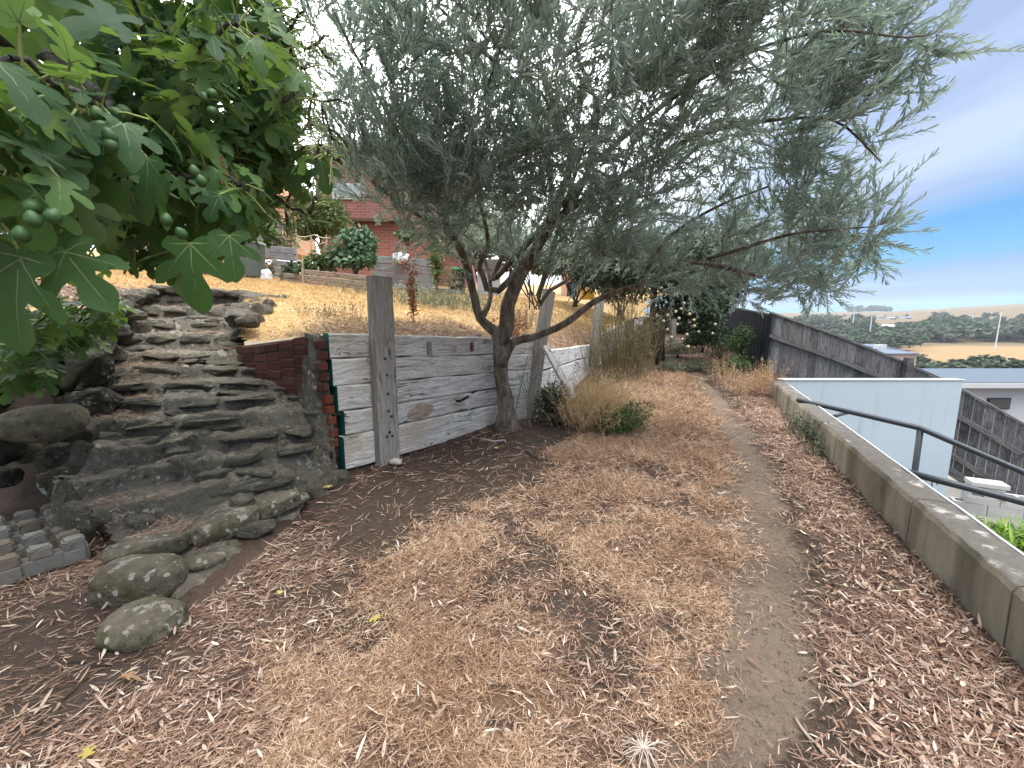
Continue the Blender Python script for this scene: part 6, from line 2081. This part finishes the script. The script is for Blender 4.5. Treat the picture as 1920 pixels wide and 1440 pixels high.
# grey back fence at the upper left and the orange house behind it
bf = thing('back_fence', 'grey paling fence at the back left of the garden behind the fig leaves', 'fence', tuple(at(480, 470, 17)))
a0, b0_ = at(150, 445, 18.5), at(535, 470, 16.5)
pal = MB()
pal.box((.65, 0, 0), (1.3, .13, .018))
pal_me = pal.mesh('paling')
pal_me.materials.append(GREYW)
nP = 62
for k in range(nP):
    q = k / nP
    p = a0.lerp(b0_, q)
    o = link('paling', pal_me, bf)
    o.matrix_basis = Matrix.Translation((p.x, p.y + rnd.uniform(0, .01), p.z - .3)) @ Matrix(((0, 1, 0, 0), (0, 0, 1, 0), (1, 0, 0, 0), (0, 0, 0, 1)))
fo = thing('orange_house', 'orange roofed house just showing above the back left fence', 'house', tuple(at(460, 430, 28)))
c, d = at(330, 372, 28), at(540, 470, 28)
m = MB()
m.box(((c.x + d.x) / 2, 30, (c.z + d.z) / 2), (d.x - c.x, 4, c.z - d.z))
m.obj('wall', flat('apricot_wall', (.55, .34, .22), .85, .2, .1, 2), fo)
m = MB()
m.hexa([(c.x - .5, 27.6, c.z), (d.x + .5, 27.6, c.z), (d.x + .5, 32.4, c.z), (c.x - .5, 32.4, c.z), (c.x - .5, 29.8, c.z + 1.2), (d.x + .5, 29.8, c.z + 1.2), (d.x + .5, 30.2, c.z + 1.2), (c.x - .5, 30.2, c.z + 1.2)])
m.obj('roof', flat('terracotta_roof', (.40, .16, .09), .85), fo)
for k, (u, v, Y, rx, rz2, lab) in enumerate(((60, 430, 20, 3.2, 1.5, 'dark garden tree far left behind the fig leaves'), (240, 425, 21, 2.4, 1.2, 'dark garden tree behind the tarpaulin heaps'), (900, 430, 17, 2.2, 1.7, 'dense garden tree right of the brick house'), (1000, 480, 18, 1.8, 1.6, 'garden tree behind the white shed'), (1190, 470, 19, 2.6, 2.2, 'tall dark garden tree behind the fennel'))):
    c = at(u, v, Y)
    bush('garden_tree', lab, 'tree', c, (rx, 1.2, rz2), 3200, .24, .11, (DKGREEN, DKGREEN, SAGE, SAGE, DKGREEN)[k], 170 + k, base=(c.x, c.y, c.z - rz2 - .6), group='trees round the back garden')

# ------------------------------------------------------------------ valley: trees, oval, poles, houses
def tree_mesh(seed, n=420):
    P, D, g = crown_cloud((0, 0, .58), (.5, .5, .40), n, 11, seed)
    dr = D + g.normal(0, .6, (n, 3))
    V, F, k = leafs4(P, dr, D + np.array([0, 0, .5]) + g.normal(0, .4, (n, 3)), g.uniform(.10, .20, n) * (420 / n) ** .4, g.uniform(.08, .15, n) * (420 / n) ** .4, g.uniform(0, .3, n), .1)
    me = npmesh('crown', V, F, False, {'tint': np.repeat(np.clip(g.normal(.45, .2, n), 0, 1), k)})
    me.materials.append(VTREE)
    m = MB()
    m.tube([(0, 0, -.1), (.01, 0, .2), (-.02, .01, .5)], [.035, .028, .012], 6)
    for a in range(4):
        q = a * 1.57 + seed
        m.tube([(0, 0, .25), (.12 * math.cos(q), .12 * math.sin(q), .42), (.26 * math.cos(q), .26 * math.sin(q), .6)], [.018, .012, .005], 5)
    tm = m.mesh('trunk', True)
    tm.materials.append(DBARK)
    return me, tm
TV = [tree_mesh(200 + k, 620) for k in range(5)]
FARV = [tree_mesh(300 + k, 150) for k in range(5)]
def tz(x, y):
    return float(terr_z(np.array(x), np.array(y)))
def vtree(u, Y, h, wdt, label, group, k):
    x = at(u, 600, Y).x
    o = thing('valley_tree', label, 'tree', (x, Y, tz(x, Y) - .3), group)
    o.scale = (wdt, wdt, h * .8)
    for me, nm in zip(TV[k % 5], ('crown', 'trunk')):
        c = link(nm, me, o, world=False)
    return o
rv = random.Random(31)
G1, G2 = 'trees between the white-roofed house and the oval', 'trees on the far side of the valley'
spec = [(1735, 150, 9, 16, 'tree at the left end of the row below the oval'), (1762, 170, 8, 15, 'second tree from the left in the row below the oval'), (1790, 160, 8.5, 15, 'rounded tree below the middle of the oval'), (1822, 175, 9, 16, 'tree left of the tall tree at the foot of the light pole'),
        (1868, 165, 13, 15, 'tallest tree of the row, in front of the nearest light pole'), (1905, 160, 11, 18, 'bushy tree at the right picture edge below the oval'), (1950, 155, 12, 18, 'tree just beyond the right picture edge below the oval'), (1845, 120, 5.5, 12, 'low shrubby tree just above the flat roof'), (1800, 125, 5, 12, 'low olive-toned tree above the roof ridge'), (1890, 118, 5.5, 13, 'low tree above the right end of the flat roof'), (1725, 210, 9, 14, 'tree beside the pink-walled house')]
for k, (u, Y, h, wdt, lab) in enumerate(spec):
    vtree(u, Y, h, wdt, lab, G1, k)
for k, (u, Y, h, wdt, lab) in enumerate(((1733, 385, 13, 13, 'lone tree on the left edge of the oval'), (1690, 330, 17, 26, 'broad tree left of the oval above the solar roof'), (1660, 300, 15, 24, 'broad tree just above the paling fence top'), (1620, 290, 16, 24, 'tree behind the tip of the olive branch'),
                                   (1700, 430, 22, 34, 'large tree left of the lone oval tree'), (1640, 420, 22, 34, 'large tree beside the left light pole'), (1580, 300, 15, 22, 'tree above the fence behind the olive leaves'), (1540, 280, 14, 22, 'tree above the left half of the paling fence'), (1712, 360, 14, 18, 'shorter tree near the oval corner'))):
    vtree(u, Y, h, wdt, lab, G2, k + 2)
def vz(u, Y, px_above):
    return 0
# the wooded far slope reads as one mass
def woodland(name, bands, seed):
    g = np.random.default_rng(seed)
    Vs, Fs, Ts, off = [], {3: [], 4: []}, [], 0
    base = [(np.array([v.co[:] for v in me.vertices]), [np.array([p.vertices[:] for p in me.polygons if len(p.vertices) == q]) for q in (3, 4)]) for me, _ in FARV]
    for u0, u1, r0_, r1_, n, h in bands:
        for _ in range(n):
            u, r_ = g.uniform(u0, u1), g.uniform(r0_, r1_)
            tx = at(u, 600, 1.0).x
            if 1635 < u < 1738 and 740 < r_ < 1260:
                continue
            Y = r_ / math.hypot(1, tx)
            x = tx * Y
            hh = h * g.uniform(.7, 1.25)
            wdt = hh * g.uniform(1.0, 1.7)
            V, Fq = base[g.integers(0, 5)]
            a = g.uniform(0, 6.28)
            R = np.array([[math.cos(a), -math.sin(a), 0], [math.sin(a), math.cos(a), 0], [0, 0, 1]])
            sub = V @ R.T * np.array([wdt, wdt, hh]) + np.array([x, Y, tz(x, Y) - hh * .12])
            Vs.append(sub)
            Ts.append(np.full(len(sub), np.clip(g.normal(.42, .2), 0, 1)))
            for q, f in zip((3, 4), Fq):
                Fs[q].append(f + off)
            off += len(sub)
    o = link(name, npmesh(name, np.concatenate(Vs), [np.concatenate(Fs[3]), np.concatenate(Fs[4])], False, {'tint': np.concatenate(Ts)}), None, VTREE)
    tag(o, 'dark wooded slopes across the valley beyond the dry oval', 'woodland', kind='stuff')
woodland('woodland', [(1480, 1790, 630, 800, 100, 17), (1790, 1990, 645, 830, 75, 15), (1480, 1800, 800, 1100, 90, 16), (1800, 1990, 850, 1100, 45, 9), (1480, 1990, 1150, 1500, 26, 9), (1480, 1690, 430, 620, 60, 15), (1588, 1674, 2450, 2600, 22, 27), (1400, 1560, 320, 700, 50, 14)], 77)
for k, (u, Y, vt) in enumerate(((1875, 332, 583), (1634, 395, 592), (1823, 700, 588), (1600, 560, 580))):
    x = at(u, 600, Y).x
    z0 = tz(x, Y) - .5
    zt = at(u, vt, Y).z
    lp = thing('light_pole', ('nearest tall light pole rising from the oval', 'tall light pole left of the oval above the fence', 'farther light pole on the back edge of the oval', 'leftmost light pole beside the olive leaves')[k], 'light pole', (x, Y, z0), 'floodlight poles round the oval')
    m = MB()
    m.tube([(x, Y, z0), (x, Y, zt)], [.45 * Y / 330, .26 * Y / 330], 8)
    m.obj('pole', flat('pale_pole', (.62, .64, .68), .5, .3, .05), lp)
    m = MB()
    m.box((x, Y, zt), (5 * Y / 400, .5, .9 * Y / 500))
    m.obj('lamp_bar', flat('lamp_bar', (.3, .31, .34), .5), lp)
fh = [(1672, 597, 900, 14, 7), (1700, 596, 930, 16, 7), (1722, 601, 880, 12, 6), (1650, 594, 960, 13, 6), (1630, 598, 900, 12, 6)]
for k, (u, v, Y, wdt, h) in enumerate(fh):
    p = at(u, v, Y)
    b = thing('hillside_house', ('white blue-roofed house on the far slope, middle of the cluster', 'widest pale house on the far slope', 'white house at the right end of the far cluster', 'small grey house above the left light pole', 'low house at the left end of the far cluster')[k], 'house', (p.x, p.y, p.z - h), 'houses on the far slope')
    m = MB()
    m.box((p.x, Y, p.z - h / 2 - 2), (wdt, 9, h + 6))
    m.obj('wall', flat('far_wall', (.46, .47, .5), .85), b)
    m = MB()
    m.hexa([(p.x - wdt * .56, Y - 6, p.z + .9), (p.x + wdt * .56, Y - 6, p.z + .9), (p.x + wdt * .56, Y + 6, p.z + .9), (p.x - wdt * .56, Y + 6, p.z + .9), (p.x - wdt * .3, Y - 1, p.z + 3), (p.x + wdt * .3, Y - 1, p.z + 3), (p.x + wdt * .3, Y + 1, p.z + 3), (p.x - wdt * .3, Y + 1, p.z + 3)])
    m.obj('roof', flat('far_roof', (.24, .28, .34), .6), b)
    for q in (-.28, .05, .3):
        m = MB()
        m.box((p.x + wdt * q, Y - 4.55, p.z - 2), (wdt * .18, .2, 2.2))
        m.obj('window', GLASS, b)
p = at(1665, 612, 520)
b = thing('white_house', 'low white house among the trees on the near side of the wooded slope', 'house', (p.x, p.y, p.z - 3))
m = MB()
m.box((p.x, 520, p.z - 2), (15, 8, 4))
m.obj('wall', WHITEW, b)
m = MB()
m.hexa([(p.x - 8.5, 515, p.z), (p.x + 8.5, 515, p.z), (p.x + 8.5, 525, p.z), (p.x - 8.5, 525, p.z), (p.x - 6, 519.5, p.z + 2.4), (p.x + 6, 519.5, p.z + 2.4), (p.x + 6, 520.5, p.z + 2.4), (p.x - 6, 520.5, p.z + 2.4)])
m.obj('roof', FLASH, b)
# playing field sheet just above the valley floor
OVAL = (newmat('dry_oval', lambda t, b: mx(t, ss(t, noi(t, mp(t, objc(t, False), (.003, .014, 1)), 1.0, 3), .45, .62), (.25, .17, .088), (.2, .165, .066)), .95, .1))
fl = grid('oval_field', np.arange(150, 760, 6.0), np.arange(150, 590, 5.0), lambda x, y: terr_z(x, y) + .35,
          lambda x, y: ((np.degrees(np.arctan2(x, y)) - 54) / 11.5) ** 2 + ((np.hypot(x, y) - 445) / 165) ** 2 < 1, OVAL)
tag(link('playing_field', fl, None, OVAL), kind='structure')

hz = MB()
hz.box((0, 0, 75), (7100, 7100, 200))
hm = bpy.data.materials.new('haze')
hm.use_nodes = True
hm.node_tree.nodes.remove(hm.node_tree.nodes['Principled BSDF'])
hv = N(hm.node_tree, 'ShaderNodeVolumePrincipled', {'Color': (.85, .92, 1.0), 'Density': .00014, 'Anisotropy': .2})
hm.node_tree.links.new(hv.outputs[0], hm.node_tree.nodes['Material Output'].inputs['Volume'])
hz = tag(hz.obj('haze', hm), kind='stuff')

# ------------------------------------------------------------------ dry grass, fallen leaves and bark shreds on the ground
def scatter(n, xr, yr, dens, zf, pow_=1.5, g=rng):
    """n points where the density function allows, denser towards the camera as the eye needs it."""
    X, Y = [], []
    tot = 0
    for _ in range(60):
        m_ = n * 2
        x = g.uniform(*xr, m_)
        q = g.uniform(0, 1, m_)
        y = yr[0] + (yr[1] - yr[0]) * q ** pow_
        k = g.uniform(0, 1, m_) < dens(x, y)
        X.append(x[k]); Y.append(y[k])
        tot += k.sum()
        if tot > n:
            break
    x, y = np.concatenate(X)[:n], np.concatenate(Y)[:n]
    return np.stack([x, y, zf(x, y)], 1)
def in_ground(x, y):
    return (x < conc_x(y) - .02) & ~inpoly(x, y, STAIR_POLY) & ((y < 9.5) | (x < 6 + .35 * (y - 9)))
def front_of_wall(x, y):
    # right of / in front of the timber wall and the brick corner
    d = WALL_B - WALL_A
    s_ = (x - WALL_A.x) * (-d.y) + (y - WALL_A.y) * d.x
    d2 = WALL_C - WALL_B
    s2 = (x - WALL_B.x) * (-d2.y) + (y - WALL_B.y) * d2.x
    return np.where(y < WALL_A.y, True, np.where(y < WALL_B.y, s_ < 0, s2 < 0))
okg = lambda x, y: in_ground(x, y) & front_of_wall(x, y) & (x > -4 + 0 * y)
def lay(name, P, L, W, mat, tint, bend=.15, tilt=.25, lift=.004, kind='leaf', seg=2, az=None, label=None, cat=None, up=None):
    n = len(P)
    a = rng.uniform(0, 2 * PI, n) if az is None else az
    tl = rng.normal(0, tilt, n) if up is None else up
    D = np.stack([np.cos(a) * np.cos(tl), np.sin(a) * np.cos(tl), np.sin(tl)], 1)
    Nn = np.stack([rng.normal(0, .35, n), rng.normal(0, .35, n), np.ones(n)], 1)
    Pq = P + np.stack([0 * a, 0 * a, lift + np.abs(tl) * .0 + rng.uniform(0, lift, n)], 1)
    if kind == 'leaf':
        V, F, k = leafs(Pq, D, Nn, L, W, np.full(n, bend) * rng.normal(0, 1, n), .14)
    else:
        V, F, k = blades(Pq, D, Nn if up is None else rng.normal(0, 1, (n, 3)), L, W, bend * rng.normal(.6, 1, n), seg)
    o = link(name, npmesh(name, V, F, False, {'tint': np.repeat(np.clip(tint, 0, 1), k)}), None, mat)
    return tag(o, label, cat, kind='stuff')
nz = lambda n, m=.5, s=.22: rng.normal(m, s, n)

# dry grass on the strip left of the track: matted curly blades
n = 130000
P = scatter(n, (-1.7, 4.2), (.75, 9), lambda x, y: straw_m(x, y) * okg(x, y) * (.12 + .88 * sst(.38, .56, fbm(x, y, 5, 3, 201))), low_z, 2.1)
n = len(P)
sc = np.clip(P[:, 1] / 2.2, .75, 2.2)
lay('dry_grass', P, rng.uniform(.016, .06, n) * sc, rng.uniform(.0018, .0038, n) * sc, STRAW, nz(n, .48, .27) + (fbm(P[:, 0], P[:, 1], 3, 3, 203) - .5) * .6, .55, .5, .010, 'blade', 2, up=np.abs(rng.normal(.08, .2, n)), label='matted dry grass along the left of the dirt track', cat='dry grass')
# reddish bark shreds and needles
n = 92000
P = scatter(n, (-3.2, 7.2), (.75, 14), lambda x, y: np.clip(litter_m(x, y) * .95 + .45 * straw_m(x, y) + .10 * (1 - path_m(x, y)) + .012, 0, 1) * okg(x, y) * (.3 + .7 * sst(.35, .6, fbm(x, y, 4, 3, 207))), low_z, 2.0)
n = len(P)
sc = np.clip(P[:, 1] / 2.2, .8, 1.9)
fl_az = np.where(P[:, 0] < 0, rng.normal(.7, .7, n), rng.uniform(0, 6.28, n))
lay('bark_shreds', P, rng.uniform(.03, .10, n) * sc, rng.uniform(.0018, .0046, n) * sc, NEEDLE, nz(n, .5, .28), .28, .16, .009, 'blade', 2, az=fl_az, label='reddish shreds and needles littering the soil', cat='leaf litter')
# pale slender fallen leaves
n = 19000
P = scatter(n, (-3.2, 7.0), (.75, 13), lambda x, y: np.clip(litter_m(x, y) * .9 + .62 * straw_m(x, y) + .04 * (1 - path_m(x, y)) + .015, 0, 1) * okg(x, y), low_z, 2.0)
n = len(P)
lay('fallen_leaves', P, .018 + .075 * rng.beta(1.6, 2.6, n), rng.uniform(.003, .0125, n), LITTER, rng.beta(1.7, 1.9, n), .35, .28, .008, 'leaf', label='pale slender fallen leaves scattered over the ground', cat='leaf litter')
n = 2200
P = scatter(n, (.5, 4.2), (.75, 6.5), lambda x, y: litter_m(x, y) * okg(x, y), low_z, 1.7)
n = len(P)
lay('leaf_mulch', P, rng.uniform(.018, .042, n), rng.uniform(.008, .020, n), LITTER, nz(n, .33, .25), .35, .35, .008, 'leaf', label='broken brown leaves mulching the strip beside the concrete wall', cat='leaf litter')
# debris on the steps
sdens = lambda x, y: inpoly(x, y, STAIR_POLY) * sst(.46, .62, fbm(x, y, 2.2, 3, 211))
n = 9000
P = scatter(n, (-5.6, -1.4), (1.5, 6.6), sdens, stair_z, 1.0)
n = len(P)
lay('step_litter', P, rng.uniform(.03, .09, n), rng.uniform(.0018, .0038, n), NEEDLE, nz(n, .55, .25), .2, .1, .012, 'blade', 2, label='reddish needles and dead leaves caught on the stone treads', cat='leaf litter')
# soil crumbs and small pale stones
n = 9000
P = scatter(n, (-3, 4.2), (.75, 6), lambda x, y: okg(x, y) * (.15 + .85 * path_m(x, y)), low_z, 1.8)
n = len(P)
r_ = rng.uniform(.0015, .006, n) * rng.choice([1, 1, 1, 1.7], n)
oct_ = np.array([[1, 0, 0], [-1, 0, 0], [0, 1, 0], [0, -1, 0], [0, 0, .7], [0, 0, -.7]])
V = (P[:, None, :] + oct_[None] * r_[:, None, None] * rng.uniform(.7, 1.3, (n, 6, 1))).reshape(-1, 3)
T = np.array([[0, 2, 4], [2, 1, 4], [1, 3, 4], [3, 0, 4], [2, 0, 5], [1, 2, 5], [3, 1, 5], [0, 3, 5]])
F = (np.arange(n)[:, None, None] * 6 + T[None]).reshape(-1, 3)
PEB = leafmat('soil_crumb', [(0, (.12, .093, .071)), (.6, (.16, .125, .096)), (.9, (.2, .17, .14)), (1, (.42, .39, .35))], None, 0, .95, .1)
tag(link('soil_crumbs', npmesh('soil_crumbs', V, F, False, {'tint': np.repeat(np.clip(rng.beta(1.2, 2.2, n), 0, 1), 6)}), None, PEB), 'soil crumbs and tiny pale stones on the dirt track', 'gravel', kind='stuff')
# lawn stubble
n = 95000
P = scatter(n, (-13, 6), (3.5, 14.5), lambda x, y: inpoly(x, y, LAWN_POLY) * np.clip(1.05 - bare_m(x, y) * .75, 0, 1) * (np.abs(x) < y * 1.15), lawn_z, 1.35)
n = len(P)
sc = np.clip(P[:, 1] / 5, .8, 2.6)
lay('lawn_grass', P, rng.uniform(.02, .055, n) * sc ** .6, rng.uniform(.003, .0055, n) * sc, GOLD, nz(n, .5, .25) - .35 * bare_m(P[:, 0], P[:, 1]), .5, .5, .002, 'blade', 2, up=np.abs(rng.normal(.5, .4, n)), label='short golden dry grass covering the upper lawn', cat='dry grass')
n = 9000
P = scatter(n, (-7, 3), (3.5, 9), lambda x, y: inpoly(x, y, LAWN_POLY) * bare_m(x, y), lawn_z, 1.2)
n = len(P)
lay('lawn_litter', P, rng.uniform(.03, .08, n), rng.uniform(.005, .014, n), LITTER, nz(n, .5, .25), .25, .3, .008, 'leaf', label='dead leaves over the bare lower edge of the lawn', cat='leaf litter')

# ------------------------------------------------------------------ single sticks, roots and leaves one can point to
def stick(label, pts, r, mat=DBARK, cat='stick', name='stick', grp=None):
    m = MB()
    P = []
    for u, v in pts:
        p = atz(u, v, 0)
        P.append(Vector((p.x, p.y, gz(p.x, p.y) + r * .8)))
    Q = [P[0]]
    for a, b in zip(P, P[1:]):
        Q += [a.lerp(b, .5) + Vector((rnd.uniform(-1, 1), rnd.uniform(-1, 1), 0)) * r * .9, b]
    m.tube(Q, [r * (1 - .45 * i / (len(Q) - 1)) for i in range(len(Q))], 7, wob=.25)
    return tag(m.obj(name, mat, None, True), label, cat, grp)
PSTICK = flat('pale_stick', (.34, .28, .225), .9, .1, .35, 25)
stick('short thick grey stick above the crooked one in the right litter', [(1545, 1230), (1562, 1252)], .009, PSTICK)
stick('thick pale stick lying across the litter at right, upper one', [(1556, 1246), (1582, 1250), (1612, 1249)], .007, PSTICK)
stick('thick pale stick with bent end below the upper one at right', [(1558, 1282), (1600, 1282), (1634, 1273)], .007, PSTICK)
stick('long bare pale stick slanting down to the bottom edge right of the track', [(1492, 1342), (1515, 1385), (1545, 1422)], .006, PSTICK)
stick('thin dark forked twig in the lower right litter', [(1854, 1298), (1800, 1330), (1790, 1358)], .0045)
stick('long thin twig lying on the dark soil at lower left', [(60, 1375), (110, 1320), (165, 1268)], .0035)
stick('straight dark twig lying below the flat lichen stone', [(70, 1250), (140, 1238), (208, 1246)], .005)
stick('grey-brown dead root lying on the soil in front of the olive trunk', [(900, 832), (925, 836), (946, 834)], .016, PSTICK, 'root', 'root')
stick('bent surface root running right of the olive trunk', [(985, 850), (1000, 862), (1018, 872)], .012, DBARK, 'root', 'root')
stick('thin twig on the soil slanting beneath the timber wall', [(690, 925), (705, 912), (735, 897)], .004, PSTICK)
stick('curved dry twig on the straw near the camera', [(1235, 975), (1270, 985), (1300, 1000)], .003, PSTICK)
# a root tuft at the bottom edge
tf = thing('root_tuft', 'pale dead grass crown with spreading roots at the bottom edge', 'dead tuft', tuple(atz(1205, 1412, 0)))
c = atz(1205, 1415, 0)
m = MB()
for k in range(34):
    a = k * .74 + rnd.uniform(-.2, .2)
    L = rnd.uniform(.03, .10)
    z = gz(c.x, c.y) + .012
    m.tube([Vector((c.x, c.y, z + .008)), Vector((c.x + math.cos(a) * L * .5, c.y + math.sin(a) * L * .5, z + rnd.uniform(.0, .03))), Vector((c.x + math.cos(a) * L, c.y + math.sin(a) * L, z - .006))], [.0022, .0017, .001], 4)
m.obj('roots', flat('pale_root', (.45, .38, .32), .9), tf)
def flatleaf(label, u, v, z, s_, mat, tint, az, var=4, cat='fallen leaf', sq=.8):
    V, F, _ = LEAFV[var]
    A = np.array(V) * np.array([sq, 1, 1.6])
    me = npmesh('fallen_leaf', A, np.array([f for f in F if len(f) == 3]), True, {'tint': np.full(len(A), tint)})
    o = link('fallen_leaf', me, None, mat)
    p = atz(u, v, z)
    o.matrix_basis = Matrix.Translation((p.x, p.y, z + .03)) @ Matrix.Rotation(az, 4, 'Z') @ Matrix.Rotation(rnd.uniform(-.15, .15), 4, 'X') @ Matrix.Diagonal((s_, s_, s_, 1))
    return tag(o, label, cat)
flatleaf('yellow-green fig leaf fallen on the second stone tread', 418, 828, .36, .075, YLEAF, .3, -1.2)
flatleaf('small pale yellow leaf on the soil in front of the dead root', 932, 846, .02, .06, YLEAF, .7, .4)
flatleaf('curled yellow-brown leaf on the dark soil below the lichen stones', 232, 1282, .01, .055, BROWNLEAF, 1.0, -1.4, 3, sq=.5)
flatleaf('yellow leaf at the bottom edge left of centre', 168, 1434, .01, .045, YLEAF, .2, .9)
flatleaf('yellow-green curled leaf in the straw near the centre', 712, 1168, .01, .045, YLEAF, .3, 2.0)
flatleaf('small cream leaf on the litter near the end of the stone apron', 528, 1123, .01, .035, YLEAF, 1.0, 1.0)
flatleaf('small pale leaf on the soil by the foot of the brick corner', 622, 918, .01, .06, YLEAF, 1.0, 2.2)
p = atz(742, 872, 0)
o = link('stone', rock_mesh('stone', 91, (.12, .08, .06), 2.4, .2, 3), None, flat('pale_stone', (.42, .38, .32), .9, .1, .3, 20))
o.location = (p.x, p.y, .03)
tag(o, 'small pale broken stone at the foot of the tall wall post', 'stone')
